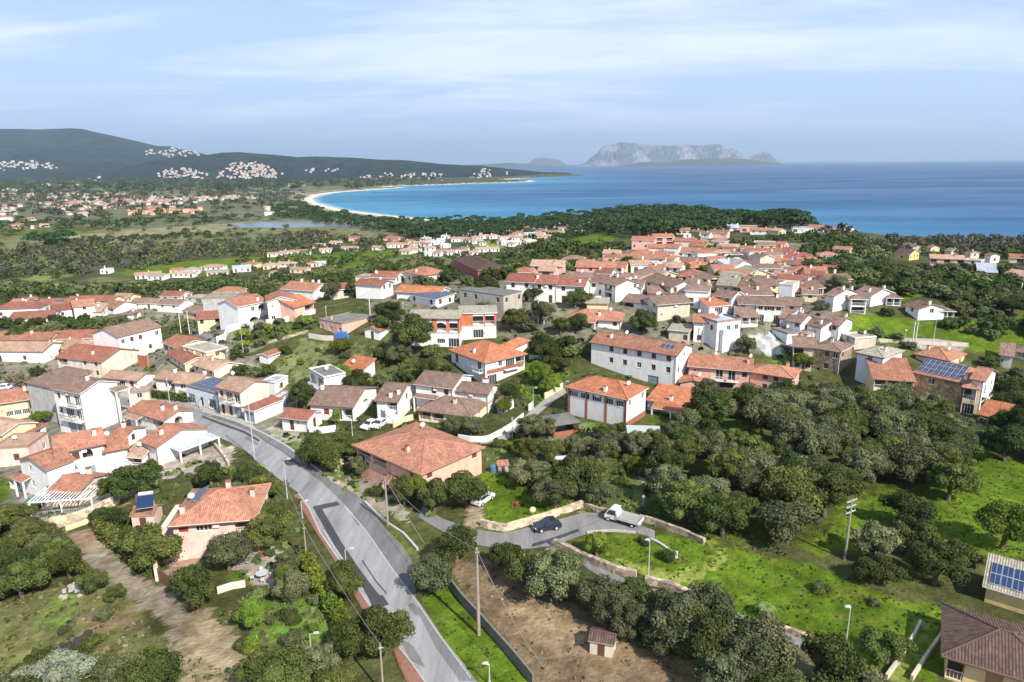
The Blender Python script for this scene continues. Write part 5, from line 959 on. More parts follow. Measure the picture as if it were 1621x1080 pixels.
# D frame hill town
for q, kw in [
 (('D', (280, 585), (500, 612), 722, 9, 'g', 'B', 'W', 'white house with wide brown roof and open corner loggia'), dict(fx=712, win={'F': ['..', 'ww'], 'R': ['o.', 'w.o']}, storeys=2)),
 (('D', (330, 652), (545, 655), 722, 7, 'g', 'B', 'W', 'white front wing with two shuttered windows below the wide brown roof'), dict(win={'F': ['.wg']})),
 (('D', (132, 718), (392, 745), 805, 8, 'g', 'B', 'W', 'low white house with arched doorway and brown roof'), dict(win={'F': ['a.r']}, ch=[(.7, .2)])),
 (('D', (400, 745), (655, 725), 880, 8, 'g', 'B', 'K', 'brown-roofed house with big blank unpainted wall'), dict(ba=True, win={'F': ['q...']}, ch=[])),
 (('D', (580, 452), (828, 455), 488, 9, 'h', 'O', 'Y', 'yellow house with bright red hipped roof and small chimneys'), dict(tn=.36, ch=[(.3, .2), (.6, .3)])),
 (('D', (560, 522), (755, 528), 560, 9, 'h', 'T', 'E', 'pink house with pale terracotta roof behind the balcony house'), dict(tn=.36)),
 (('D', (785, 550), (918, 545), 642, 9, 'c', 'B', 'C', 'cream gabled house with dark arched balcony'), dict(win={'F': ['.', 'o']}, ch=[], storeys=2)),
 (('D', (920, 545), (1005, 545), 638, 8, 'f', 'B', 'Y', 'bright yellow block attached to the balcony house'), dict(win={'F': ['', '']}, ch=[])),
 (('D', (615, 580), (780, 590), 640, 8, 'g', 'B', 'P', 'dark brick-coloured house left of the balcony house'), dict()),
 (('D', (828, 440), (985, 460), 510, 9, 'g', 'H', 'W', 'white house with pale grey roof on the crest'), dict(fx=1145, win={'F': ['ww', '.w']}, storeys=2)),
 (('D', (985, 470), (1145, 450), 505, 7, 'm', 'L', 'W', 'white wing with pale roof beside the grey-roofed house'), dict(ba=True)),
 (('D', (1082, 512), (1290, 505), 562, 9, 'c', 'H', 'C', 'cream gabled house with one brown window'), dict(win={'F': ['w..']}, ba=True)),
 (('D', (835, 685), (975, 692), 822, 7, 'g', 'B', 'L', 'white house toned bluish for shade, with two blue windows'), dict(fx=1060, win={'F': ['..', 'gg'], 'R': ['', '']}, storeys=2)),  # light-blue wall colour stands in for shade on its left face
 (('D', (1072, 668), (1290, 668), 722, 8, 'g', 'B', 'W', 'white house with brown roof and dark garage opening'), dict(win={'F': ['.o.']})),
 (('D', (1030, 738), (1160, 742), 860, 8, 'g', 'B', 'W', 'white two-storey house with dark window right of the bluish house'), dict(win={'F': ['d.', 'g.']}, storeys=2)),
 (('D', (1165, 745), (1375, 755), 900, 8, 'g', 'B', 'W', 'white house with tall windows and diagonal stair'), dict(win={'F': ['B.B', 'gsg']}, storeys=2, extra=stairs(6, 10, -.02, 0, 3))),
 (('D', (1055, 840), (1180, 835), 890, 5, 'm', 'B', 'W', 'low porch roof in front of the white two-storey house'), dict(win={'F': ['oo']}, ch=[])),
 (('D', (1375, 745), (1510, 755), 800, 8, 'g', 'B', 'W', 'white house with brown roof at the end of the white row'), dict()),
 (('D', (1060, 560), (1200, 575), 640, 8, 'g', 'B', 'K', 'beige house with dark solar panels on brown roof'), dict(solar=[(.3, .8, .2, .8)])),
 (('D', (1200, 600), (1340, 590), 650, 8, 'g', 'B', 'C', 'cream house with brown roof left of the tall white block'), dict(ba=True)),
 (('D', (1345, 590), (1450, 600), 720, 6, 'f', 'H', 'W', 'tall white flat block above the white row'), dict(win={'F': ['..', '..']}, storeys=2)),
 (('D', (198, 243), (372, 246), 318, 9, 'g', 'T', 'P', 'pale pink two-storey house at the far edge of the green field'), dict(win={'F': ['w.ww', '.w.w']}, storeys=2)),
 (('D', (375, 225), (530, 222), 292, 9, 'g', 'T', 'P', 'pink apartment house with dark loggias'), dict(win={'F': ['oo', 'oo']}, storeys=2)),
 (('D', (325, 302), (490, 305), 352, 8, 'g', 'T', 'E', 'pale pink house with two dark windows below the loggia house'), dict(win={'F': ['.ww']})),
 (('D', (530, 252), (700, 255), 305, 8, 'g', 'T', 'E', 'pink house with red roof between loggia house and yellow house'), dict()),
 (('D', (640, 288), (762, 292), 345, 8, 'g', 'O', 'Y', 'pale yellow gabled house with orange roof beside dark trees'), dict(fx=825)),
 (('D', (545, 340), (690, 348), 388, 9, 'g', 'T', 'W', 'white house with terracotta roof below the yellow gabled house'), dict(fx=740)),
 (('D', (85, 378), (200, 386), 425, 8, 'g', 'T', 'E', 'small peach house left of the white red-roofed house'), dict()),
 (('D', (190, 384), (455, 392), 458, 9, 'g', 'T', 'W', 'white two-storey house with long terracotta roof'), dict(win={'F': ['.gw.', 'w..g']}, storeys=2)),
 (('D', (190, 350), (370, 350), 385, 8, 'h', 'T', 'E', 'terracotta pyramid roof behind the long terracotta roof'), dict(tn=.36)),
 (('D', (-20, 455), (140, 462), 500, 9, 'g', 'T', 'C', 'orange roofs left of the round dark tree on the crest'), dict()),
 (('D', (-30, 415), (120, 420), 445, 8, 'g', 'P', 'E', 'low peach house on the crest beside the green field'), dict()),
 (('D', (200, 430), (300, 440), 475, 7, 'g', 'R', 'W', 'small white house with red roof below the round dark tree'), dict()),
 (('D', (205, 510), (430, 520), 570, 9, 'h', 'B', 'C', 'cream house with dark brown hipped roof behind the corner-loggia house'), dict(tn=.34)),
 (('D', (430, 510), (545, 505), 550, 6, 'c', 'H', 'C', 'small cream gable right of the dark brown hipped roof'), dict(ba=True)),
 (('D', (1145, 265), (1310, 270), 310, 8, 'f', 'P', 'E', 'salmon flat-topped house behind the pink roofs'), dict()),
 (('D', (1110, 330), (1185, 345), 385, 8, 'g', 'T', 'P', 'small pink house left of the long red roof'), dict()),
 (('D', (1178, 338), (1372, 338), 388, 9, 'g', 'R', 'P', 'pink house with long dull red roof'), dict()),
 (('D', (1370, 345), (1450, 350), 400, 8, 'g', 'R', 'P', 'narrow pink house at the right end of the long red roof'), dict(win={'F': ['ww']})),
 (('D', (1195, 385), (1305, 378), 470, 8, 'c', 'B', 'E', 'pale pink gable-fronted house below the long red roof'), dict(win={'F': ['.B', '..']}, storeys=2)),
 (('D', (975, 395), (1195, 402), 425, 8, 'g', 'D', 'G', 'long dark brown roof behind the grey-roofed white house'), dict(win={'F': ['....']}, ch=[])),
 (('D', (1455, 372), (1610, 376), 418, 9, 'h', 'R', 'W', 'white house with dark red pyramid roof at the right of the hill town'), dict(tn=.36)),
 (('D', (1375, 430), (1520, 435), 480, 8, 'g', 'R', 'W', 'white house with blue-tinted solar roof on the right slope'), dict(solar=[(.2, .6, .2, .8)])),
 (('D', (1440, 492), (1640, 495), 565, 9, 'h', 'T', 'P', 'pink house with brown-red hipped roof on the right slope'), dict(tn=.36)),
 (('D', (1520, 520), (1680, 530), 600, 7, 'g', 'R', 'P', 'pink annex with dark red roof at the right slope'), dict()),
 (('D', (1500, 600), (1640, 610), 650, 8, 'g', 'B', 'W', 'white house with brown roof below the pink right-slope house'), dict()),
 (('D', (1530, 660), (1640, 665), 710, 7, 'g', 'B', 'C', 'cream house with dark roof right of the tall white block'), dict()),
 (('D', (1040, 140), (1175, 142), 185, 9, 'f', 'P', 'S', 'salmon flat-topped house on the skyline of the hill town'), dict()),
 (('D', (1118, 168), (1275, 172), 205, 8, 'g', 'T', 'W', 'white arcaded house with terracotta roof by the pine wood'), dict(win={'F': ['ggg']})),
 (('D', (1448, 150), (1615, 152), 190, 9, 'f', 'L', 'W', 'long white modern flat-roofed house near the sea'), dict(win={'F': ['BB.B']}, ch=[])),
 (('D', (950, 150), (1035, 150), 175, 7, 'm', 'L', 'W', 'small white flat house left of the salmon skyline house'), dict(ch=[])),
 (('D', (800, 185), (940, 190), 235, 8, 'g', 'R', 'E', 'pale pink house with chimneys before the pine wood'), dict(ch=[(.2, .5), (.7, .5)])),
 (('D', (560, 165), (650, 165), 205, 7, 'g', 'T', 'C', 'small cream house before the pine wood'), dict()),
 (('D', (600, 205), (660, 205), 235, 6, 'f', 'L', 'W', 'small bright white block before the pine wood'), dict()),
 (('D', (650, 175), (725, 185), 215, 6, 'g', 'B', 'C', 'narrow cream house left of the chimneyed pink house'), dict()),
 (('r', (680, 290), (760, 300), 335, 9, 'g', 'B', 'C', 'cream two-storey house on the far right terrace, behind the others'), dict(fx=855, storeys=2)),
 (('r', (620, 345), (735, 355), 405, 8, 'g', 'D', 'Y', 'pale yellow house with dark roof at the left of the far right row'), dict(fx=810)),
 (('r', (862, 300), (900, 305), 362, 7, 'g', 'B', 'C', 'cream house second in the far right row'), dict(fx=970)),
 (('r', (1010, 325), (1060, 330), 378, 7, 'g', 'B', 'C', 'cream house third in the far right row'), dict(fx=1120)),
 (('r', (1165, 342), (1210, 348), 425, 7, 'g', 'B', 'C', 'cream house fourth in the far right row'), dict(fx=1275)),
 (('r', (1320, 355), (1365, 362), 425, 7, 'g', 'B', 'W', 'white house at the right end of the far right row'), dict(fx=1437)),
 (('r', (900, 385), (1160, 395), 445, 8, 'g', 'P', 'P', 'long pink terrace in front of the far right row'), dict(win={'F': ['o.o.o']})),
 (('r', (1160, 400), (1290, 410), 445, 6, 'f', 'P', 'E', 'low pink wall house right of the long pink terrace'), dict()),
 (('r', (140, 312), (270, 320), 340, 7, 'g', 'T', 'C', 'small terracotta cottage alone in the scrub'), dict()),
 (('r', (280, 335), (520, 350), 365, 7, 'm', 'H', 'K', 'long low grey-roofed stable in the scrub'), dict(ch=[], win={'F': ['..']})),
 (('r', (1270, 488), (1410, 495), 520, 6, 'm', 'L', 'K', 'low shed with pale metal roof in the right scrub'), dict(ch=[])),
 (('r', (1420, 530), (1620, 560), 575, 6, 'm', 'P', 'K', 'long low brown-roofed shed at the right edge'), dict(ch=[])),
 (('r', (1515, 380), (1680, 388), 420, 8, 'g', 'T', 'C', 'cream house with terracotta roof cut by the right edge'), dict()),
 (('r', (-50, 145), (80, 150), 185, 8, 'g', 'T', 'W', 'white house with terracotta roof on the sea-side crest'), dict()),
 (('r', (180, 155), (230, 160), 215, 8, 'g', 'B', 'W', 'white house at the end of the sea-side crest'), dict(fx=305)),
 (('r', (85, 150), (180, 152), 180, 6, 'g', 'R', 'C', 'small red-roofed house in the middle of the sea-side crest'), dict()),
 (('r', (-70, 500), (95, 505), 590, 9, 'g', 'T', 'W', 'white house with peach roof at the left end of the scrub slope'), dict()),
 (('r', (-70, 620), (70, 610), 660, 8, 'g', 'B', 'E', 'pink-white house below the peach roof on the scrub slope'), dict()),
]: h(*q, **kw)
for f, x0, y0, x1, y1, yb, d, rf, rc, wc, lab, st in [
 ('D', -30, 345, 90, 350, 385, 8, 'g', 'P', 'E', 'peach cottage at the left end of the hill town beside the meadow', 1), ('D', -20, 380, 80, 386, 420, 8, 'g', 'T', 'C', 'cream cottage with terracotta roof left of the round dark crest tree', 1),
 ('D', 460, 300, 560, 304, 380, 8, 'g', 'T', 'W', 'white block between the pink houses and the yellow gabled house', 2), ('D', 455, 390, 525, 395, 450, 7, 'g', 'T', 'C', 'cream house right of the long terracotta roof', 1),
 ('D', 700, 255, 770, 258, 300, 7, 'h', 'P', 'E', 'pink house behind the pale yellow gabled house', 1), ('D', 1310, 275, 1380, 280, 325, 7, 'g', 'T', 'P', 'pink cottage right of the salmon flat-topped house', 1),
 ('D', 735, 195, 800, 198, 235, 7, 'g', 'B', 'W', 'white cottage left of the chimneyed pink house', 1), ('D', 480, 170, 560, 172, 205, 7, 'g', 'B', 'C', 'cream roofs just before the pine wood', 1),
 ('D', 1275, 170, 1340, 175, 210, 8, 'g', 'P', 'C', 'cream house right of the white arcaded house', 1), ('D', 1345, 380, 1440, 385, 430, 8, 'g', 'R', 'W', 'white house below the narrow pink house', 1),
 ('D', 1310, 470, 1430, 476, 520, 8, 'h', 'H', 'C', 'pale low house with grey-brown roof on the right slope', 1), ('D', 1290, 520, 1420, 530, 580, 8, 'g', 'P', 'W', 'white house with pale tiles above the tall white flat block', 1),
 ('D', 1450, 640, 1540, 645, 700, 8, 'g', 'R', 'E', 'pale pink house right of the tall white flat block', 2), ('D', 1010, 500, 1080, 505, 545, 7, 'f', 'H', 'K', 'beige flat block left of the cream one-window gable', 1),
 ('D', 1015, 610, 1090, 615, 660, 7, 'g', 'B', 'C', 'small cream house between the yellow block and the white row', 1), ('D', 490, 455, 575, 460, 505, 7, 'g', 'P', 'W', 'small white house left of the yellow red-roofed house', 1),
 ('D', 320, 470, 440, 475, 510, 7, 'g', 'T', 'W', 'white cottage below the long terracotta roof', 1), ('D', 640, 400, 750, 404, 440, 7, 'g', 'B', 'W', 'white house with brown roof behind the yellow red-roofed house', 1),
 ('D', 860, 590, 1000, 600, 680, 8, 'm', 'H', 'K', 'grey-brown lean-to behind the bluish-white house', 1), ('D', 130, 600, 275, 606, 700, 7, 'g', 'B', 'W', 'white house squeezed between two brown-roofed houses', 2),
 ('D', 1410, 960, 1560, 985, 1040, 6, 'f', 'H', 'W', 'white terrace wall block below the tall-windowed house', 1), ('D', 800, 760, 950, 745, 830, 4, 'm', 'O', 'W', 'small orange porch roof before the bluish-white house', 1),
 ('C', 1040, 235, 1160, 240, 290, 7, 'g', 'P', 'P', 'salmon house behind the middle terraced house', 1), ('C', 1480, 255, 1600, 262, 310, 7, 'g', 'R', 'W', 'white house with dark red roof behind the brown-roofed house', 1), ('C', 1330, 170, 1450, 176, 205, 7, 'h', 'T', 'E', 'pink roof right of the cream bungalow', 1),
 ('A', 60, 500, 180, 498, 530, 8, 'g', 'T', 'W', 'white house in the middle of the far left roofs', 1), ('A', 860, 450, 980, 455, 490, 8, 'g', 'P', 'C', 'pale cottage behind the big terracotta gable', 1), ('A', 660, 560, 780, 556, 600, 6, 'm', 'P', 'W', 'white-walled lean-to right of the three-windowed house', 1),
 ('B', 170, 540, 260, 530, 600, 6, 'g', 'R', 'W', 'white cottage with dark red roof beside the warehouse bay', 1), ('F', 1000, 210, 1160, 195, 262, 4, 'f', 'H', 'K', 'flat roofed kiosk at the street behind the white house', 1)]:
    h(f, (x0, y0), (x1, y1), yb, d, rf, rc, wc, lab, storeys=st)
# plain and far settlement (s frame), small houses given one by one
FARH = {
 'white holiday house in the settlement left of the bright green field': [('s', x, y, w, 'W', rc) for x, y, w, rc in [(330, 232, 70, 'L'), (490, 215, 60, 'L'), (400, 262, 90, 'L'), (470, 285, 80, 'L'), (560, 240, 90, 'P'), (640, 235, 60, 'P'), (350, 350, 80, 'L'), (430, 352, 60, 'P'), (520, 345, 70, 'P'), (590, 325, 80, 'B'), (640, 345, 60, 'P'), (700, 345, 70, 'P'), (750, 318, 180, 'P'), (640, 315, 60, 'B'), (300, 265, 60, 'P'), (360, 310, 80, 'P'), (780, 215, 70, 'P'), (850, 215, 80, 'P'), (930, 232, 90, 'P'), (950, 262, 150, 'L'), (1030, 232, 80, 'P'), (1090, 215, 70, 'L'), (1110, 245, 60, 'P'), (1190, 215, 90, 'P'), (1230, 235, 60, 'P'), (1280, 215, 60, 'P'), (720, 230, 60, 'P'), (260, 325, 70, 'P'), (1130, 190, 80, 'L')]],
 'small pale house in the row behind the white holiday settlement': [('s', x, y, w, 'C' if i % 2 else 'W', rc) for i, (x, y, w, rc) in enumerate([(960, 185, 80, 'T'), (1040, 190, 90, 'T'), (1150, 182, 80, 'T'), (1230, 178, 100, 'T'), (1340, 130, 80, 'B'), (1390, 155, 60, 'P'), (1260, 112, 80, 'L'), (1330, 108, 80, 'P'), (1450, 105, 70, 'L'), (1460, 150, 100, 'L'), (1520, 125, 50, 'P'), (1590, 110, 60, 'L'), (1100, 108, 70, 'P'), (1320, 182, 80, 'T'), (1380, 190, 60, 'P')])],
 'low terracotta-roofed cottage in the fields before the settlement': [('s', x, y, w, 'C', rc) for x, y, w, rc in [(70, 275, 80, 'T'), (140, 262, 100, 'T'), (210, 255, 60, 'T'), (165, 330, 110, 'P'), (230, 310, 70, 'P')]],
 'low white farm building in the green meadow beyond the left houses': [(f, x, y, w, wc, rc) for f, x, y, w, wc, rc in [('B', 20, 215, 150, 'W', 'P'), ('B', 55, 255, 140, 'C', 'H'), ('B', 250, 225, 120, 'W', 'L'), ('B', 330, 195, 110, 'C', 'T'), ('B', 480, 205, 110, 'C', 'P'), ('B', 600, 190, 130, 'W', 'P'), ('B', 530, 262, 70, 'W', 'P'), ('B', 700, 235, 130, 'C', 'P'), ('B', 820, 190, 70, 'C', 'T'), ('B', 880, 185, 80, 'W', 'L'), ('A', 1075, 275, 160, 'W', 'P'), ('A', 1175, 290, 110, 'W', 'H'), ('A', 1340, 270, 170, 'W', 'P'), ('A', 1450, 240, 100, 'W', 'H'), ('A', 1340, 240, 80, 'C', 'T'), ('A', 810, 240, 50, 'W', 'L')]],
 'long white cottage row beyond the green meadow': [('B', x, y, w, 'W', 'P') for x, y, w in [(520, 110, 130), (610, 100, 110), (700, 95, 140), (920, 80, 90), (1090, 65, 120), (1330, 60, 80), (1440, 40, 120), (1540, 90, 90), (870, 45, 90), (1000, 20, 80)]],
}
def small_house(px, py, wpx, wc, rc, rnd):
    g = ground(px + wpx / 2, py); D = math.hypot(g[0], g[1]); w = min(22, max(6, wpx * D / 1081 * 1.02)); d = rnd.uniform(6, 9); H = rnd.uniform(2.7, 3.2); th = rnd.uniform(-.35, .35) - math.atan2(g[0], g[1]) * .4
    return g, w, d, H, th
def simple_house(g, w, d, H, th, wc, rc, rnd, wins=True, label=None, group=None):
    root = empty('house', tuple(g), th, label=label, cat='house', group=group); FOOT.append((g[0], g[1], th, w / 2, d / 2))
    m = MB(); m.box(-w / 2, -d / 2, -1.5, w / 2, d / 2, H); kind = rnd.choice('ggh'); tn = .3
    if rc == 'L' and rnd.random() < .6: kind = 'f'
    if kind == 'g':
        for s in (-1, 1): p = [(s * w / 2, -d / 2, H), (s * w / 2, d / 2, H), (s * w / 2, 0, H + d / 2 * tn - .02)]; m.poly(p if s > 0 else p[::-1])
    m.build('wall', [wallmat(wc)], root)
    r = roof_geo(kind, w, d, H, .35 if kind != 'f' else .05, tn, .3).build('roof', [roofmat(rc), wallmat('W')], root, loc=(-w / 2, -d / 2, 0))
    if wins:
        n = max(2, int(w / 3.2))
        for k in range(n):
            t = rnd.choice('dBwgo'); ww, hh = (1.1, 1.2) if t in 'wg' else (1.4, 2.1); x = -w / 2 + (k + .5) * w / n - ww / 2
            q = MB(); q.box(x, -d / 2 - .04, 2.3 - hh, x + ww, -d / 2 + .02, 2.3); q.build('window', [DARK if t != 'w' else SHB], root)
    if rnd.random() < .5: q = MB(); x = rnd.uniform(-.3, .3) * w; q.box(x - .3, .5, H, x + .3, 1.1, H + 2.2); q.build('chimney', [wallmat('W')], r, loc=(w / 2, d / 2, 0))
    return root
ORD = ['leftmost', 'second', 'third', 'fourth', 'fifth', 'sixth', 'seventh', 'eighth', 'ninth', 'tenth', 'eleventh', 'twelfth', 'thirteenth', 'fourteenth', 'fifteenth', 'sixteenth', 'seventeenth', 'eighteenth', 'nineteenth', 'twentieth']
def order_label(i, n):
    if i == 0: return 'leftmost'
    if i == n - 1: return 'rightmost'
    if i < len(ORD): return ORD[i] + ' from left'
    if n - 1 - i < len(ORD): return ORD[n - 1 - i] + ' from right'
    return '%d in from the left' % (i + 1)
rnd = random.Random(4)
for lab, lst in FARH.items():
    pl = sorted([(fp(q[0], q[1] + q[3] / 2, q[2])[0], q) for q in lst])
    for i, (_, q) in enumerate(pl):
        px, py = fp(q[0], q[1], q[2]); wp = q[3] / FR[q[0]][2]
        pyb = py + 12 / FR[q[0]][2] * 1.5
        g, w, d, H, th = small_house(px, pyb, wp, q[4], q[5], rnd)
        simple_house(g, w, d, H, th, q[4], q[5], rnd, True, lab + ', ' + order_label(i, len(pl)), lab.split(' in ')[0].split(' left')[0].replace('house', 'houses') + ' group')

xs = random.Random(77); SET = [(640, 388), (700, 374), (800, 362), (925, 350), (950, 360), (870, 384), (760, 396), (690, 402), (640, 400)]; k = 0
while k < 34:
    px, py = xs.uniform(640, 950), xs.uniform(350, 402)
    if not inpoly(SET, px, py): continue
    g, w, d, H, th = small_house(px, py, xs.uniform(9, 20), 'W', 'P', xs)
    if any(math.hypot(g[0] - q[0], g[1] - q[1]) < 11 for q in FOOT): k += .2; continue
    simple_house(g, w, d, H, th, xs.choice('WWWWC'), xs.choice('PPLBT'), xs, True, 'small white house packed among its neighbours in the settlement before the beach wood', 'small houses packed in the settlement before the beach wood'); k += 1

HT = [(960, 405), (1040, 388), (1140, 392), (1290, 392), (1325, 470), (1290, 545), (1190, 520), (1110, 500), (980, 470)]; k = 0; tries = 0
while k < 34 and tries < 4000:
    tries += 1; px, py = xs.uniform(960, 1325), xs.uniform(388, 545)
    if not inpoly(HT, px, py): continue
    g, w, d, H, th = small_house(px, py, xs.uniform(26, 44), 'W', 'P', xs); w = min(w, 9); d = min(d, 7)
    if any(math.hypot(g[0] - q[0], g[1] - q[1]) < 4.2 + max(q[3], q[4]) * .8 for q in FOOT): continue
    simple_house(g, w, d, H + xs.choice([0, 0, 1.6]), th, xs.choice('WWWCEP'), xs.choice('TTPBBR'), xs, True, 'small pale house squeezed between its larger neighbours in the hill town', 'small pale houses squeezed into the gaps of the hill town'); k += 1
print('hill fillers', k)
# ------------------------------------------------------------------ vegetation
BARK = plain('bark', (.12, .09, .065), .95, var=.3, scale=4)
FOL = {'olive': foliage('leaf_olive', (.032, .044, .017), (.185, .200, .098)), 'holm': foliage('leaf_dark', (.016, .028, .008), (.100, .130, .038)), 'bright': foliage('leaf_bright', (.060, .100, .015), (.18, .245, .035), .2),
       'pine': foliage('leaf_pine', (.016, .034, .014), (.055, .09, .028)), 'dry': foliage('leaf_dry', (.13, .115, .075), (.26, .23, .16)), 'shrub': foliage('leaf_shrub', (.028, .042, .010), (.142, .172, .048)), 'silver': foliage('leaf_silver', (.10, .12, .08), (.27, .30, .21))}
def crown_arrays(seed, nl, nq, ls, shape=(1, 1, .85), cz=1.15, lob=(.34, .52), flat=False, core=True):
    rs = np.random.RandomState(seed); V = []; T = []; Q = []
    lobes = []
    for k in range(nl):
        u = rs.uniform(-.55, 1); ph = rs.uniform(0, 6.283); s = math.sqrt(max(0, 1 - u * u)); rr = rs.uniform(.35, .90)
        if flat: u *= .4; rr = rs.uniform(.3, .8)
        lobes.append((np.array([s * math.cos(ph) * rr * shape[0], s * math.sin(ph) * rr * shape[1], u * .62 * shape[2] + cz]), rs.uniform(*lob) * (.8 if flat else 1), rs.uniform(0, 1)))
    lobes.append((np.array([0, 0, cz]), .6, rs.uniform(.3, .7)))
    C = np.array([l[0] for l in lobes]); RR = np.array([l[1] for l in lobes]); TT = np.array([l[2] for l in lobes])
    n = nq; li = rs.randint(0, len(lobes), n); d = rs.normal(size=(n, 3)); d /= np.linalg.norm(d, axis=1)[:, None]; d[:, 2] = np.where(d[:, 2] < -.5, -d[:, 2], d[:, 2])
    rad = RR[li] * (rs.uniform(.78, 1.08, n)); rad = np.where(rs.rand(n) < .06, rad * 1.18, rad); sc = np.array([1, 1, .55 if flat else .88])
    p = C[li] + d * rad[:, None] * sc
    # drop leaves buried inside other lobes
    dd = np.linalg.norm((p[:, None, :] - C[None]) / sc, axis=2) / RR[None]; dd[np.arange(n), li] = 2; k = dd.min(1) > .72; p = p[k]; d = d[k]; li = li[k]; n = len(p)
    nr = d + rs.normal(size=(n, 3)) * .45; nr /= np.linalg.norm(nr, axis=1)[:, None]; a = np.cross(nr, rs.normal(size=(n, 3))); a /= np.linalg.norm(a, axis=1)[:, None]; b = np.cross(nr, a)
    s1 = ls * rs.uniform(.6, 1.3, n)[:, None]; s2 = s1 * rs.uniform(.5, .9, n)[:, None]
    v = np.stack([p - a * s1 - b * s2, p + a * s1 - b * s2 * .8, p + a * s1 * .9 + b * s2, p - a * s1 * .8 + b * s2 * .9], 1).reshape(-1, 3)
    tint = np.clip(TT[li] * .45 + rs.uniform(0, .55, n), 0, 1); q = np.arange(n * 4).reshape(-1, 4); tv = np.repeat(tint, 4)
    if core:   # dense inside; its dark tint puts crown shade into the colour
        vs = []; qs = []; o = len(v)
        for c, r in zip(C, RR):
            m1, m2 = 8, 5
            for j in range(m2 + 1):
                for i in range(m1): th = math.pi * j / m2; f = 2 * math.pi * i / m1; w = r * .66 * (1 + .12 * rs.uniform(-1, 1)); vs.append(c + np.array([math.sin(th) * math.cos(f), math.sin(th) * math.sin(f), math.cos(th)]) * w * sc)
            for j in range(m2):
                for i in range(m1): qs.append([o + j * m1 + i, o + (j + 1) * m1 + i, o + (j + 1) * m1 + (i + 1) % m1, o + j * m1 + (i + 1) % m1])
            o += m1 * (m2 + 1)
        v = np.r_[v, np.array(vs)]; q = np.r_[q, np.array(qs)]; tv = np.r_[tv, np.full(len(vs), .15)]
    return v, q, tv
def crown_mesh(kind, seed, **k):
    v, q, t = crown_arrays(seed, **k); return mesh_np('crown', v, quads=q, mats=[FOL[kind]], attrs={'tint': t})
def trunk_mesh(seed, hgt=.8, r=.09, lean=.12, n=5):
    rs = random.Random(seed); m = MB(); top = (rs.uniform(-lean, lean), rs.uniform(-lean, lean), hgt * .55); m.tube((0, 0, -.35), top, r * 1.25, r * .85, 8)
    for k in range(n):
        a = 2 * math.pi * k / n + rs.uniform(-.4, .4); e = (top[0] + math.cos(a) * .5, top[1] + math.sin(a) * .5, hgt + rs.uniform(.1, .45)); mid = tuple((top[i] + e[i]) / 2 + (0.06 if i == 2 else 0) for i in range(3)); m.tube(top, mid, r * .6, r * .42, 6); m.tube(mid, e, r * .42, r * .15, 6)
    return m.mesh('trunk', [BARK], True)
CR = {}
for kd, fk in (('olive', 'olive'), ('holm', 'holm'), ('bright', 'bright'), ('shrub', 'shrub'), ('silver', 'silver')):
    nv = 5 if kd in ('olive', 'holm') else 3
    CR[kd] = [crown_mesh(fk, 100 + i + hash(kd) % 7 * 0 + len(kd) * 11, nl=20 + i * 2, nq=9500, ls=.034, lob=(.20, .42), shape=(1, 1 - .06 * (i % 3), (.82, .95, .72, 1.05, .88)[i]), cz=1.0) for i in range(nv)]
CR['bush'] = [crown_mesh(fk, 300 + i, nl=9, nq=3000, ls=.05, shape=(1, .9, .7), cz=.45, lob=(.36, .55)) for i, fk in enumerate(('shrub', 'holm', 'olive', 'bright', 'shrub'))]
CR['pine'] = [crown_mesh('pine', 400 + i, nl=12, nq=4500, ls=.04, shape=(1, 1, .5), cz=1.45, flat=True) for i in range(2)]
CR['cypress'] = [crown_mesh('bright', 420, nl=14, nq=3500, ls=.06, shape=(.55, .55, 2.0), cz=1.5, lob=(.3, .42))]
TR = [trunk_mesh(i) for i in range(4)]; TRP = trunk_mesh(9, 1.3, .06, .05, 7)
def hedge_mesh(L, wd, hg, kind, seed):
    rs = np.random.RandomState(seed); n = int(L * (wd + 2 * hg) * 38); V = []
    x = rs.uniform(0, L, n); s = rs.uniform(-1, 1, n); face = rs.rand(n); y = np.where(face < .4, rs.uniform(-wd / 2, wd / 2, n), np.sign(s) * wd / 2); z = np.where(face < .4, hg, rs.uniform(0, hg, n))
    p = np.stack([x, y, z], 1) + rs.normal(size=(n, 3)) * .10; p[:, 1] += wn(x, 0 * x, 3, seed) * .2; p[:, 2] += wn(x, 0 * x + 5, 2.2, seed) * .16
    nr = rs.normal(size=(n, 3)); nr[:, 2] += .8; nr /= np.linalg.norm(nr, axis=1)[:, None]; a = np.cross(nr, rs.normal(size=(n, 3))); a /= np.linalg.norm(a, axis=1)[:, None]; b = np.cross(nr, a); s1 = rs.uniform(.07, .15, n)[:, None]
    v = np.stack([p - a * s1 - b * s1, p + a * s1 - b * s1, p + a * s1 + b * s1, p - a * s1 + b * s1], 1).reshape(-1, 3); q = np.arange(n * 4).reshape(-1, 4); t = np.repeat(rs.uniform(.2, 1, n), 4)
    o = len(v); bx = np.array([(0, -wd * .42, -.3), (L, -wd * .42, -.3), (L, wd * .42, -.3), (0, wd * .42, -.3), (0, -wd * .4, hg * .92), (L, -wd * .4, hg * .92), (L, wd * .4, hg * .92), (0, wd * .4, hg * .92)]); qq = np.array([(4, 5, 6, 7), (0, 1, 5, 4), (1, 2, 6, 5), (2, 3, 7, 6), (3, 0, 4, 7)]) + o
    return mesh_np('hedge', np.r_[v, bx], quads=np.r_[q, qq], mats=[FOL[kind]], attrs={'tint': np.r_[t, np.full(8, .1)]})
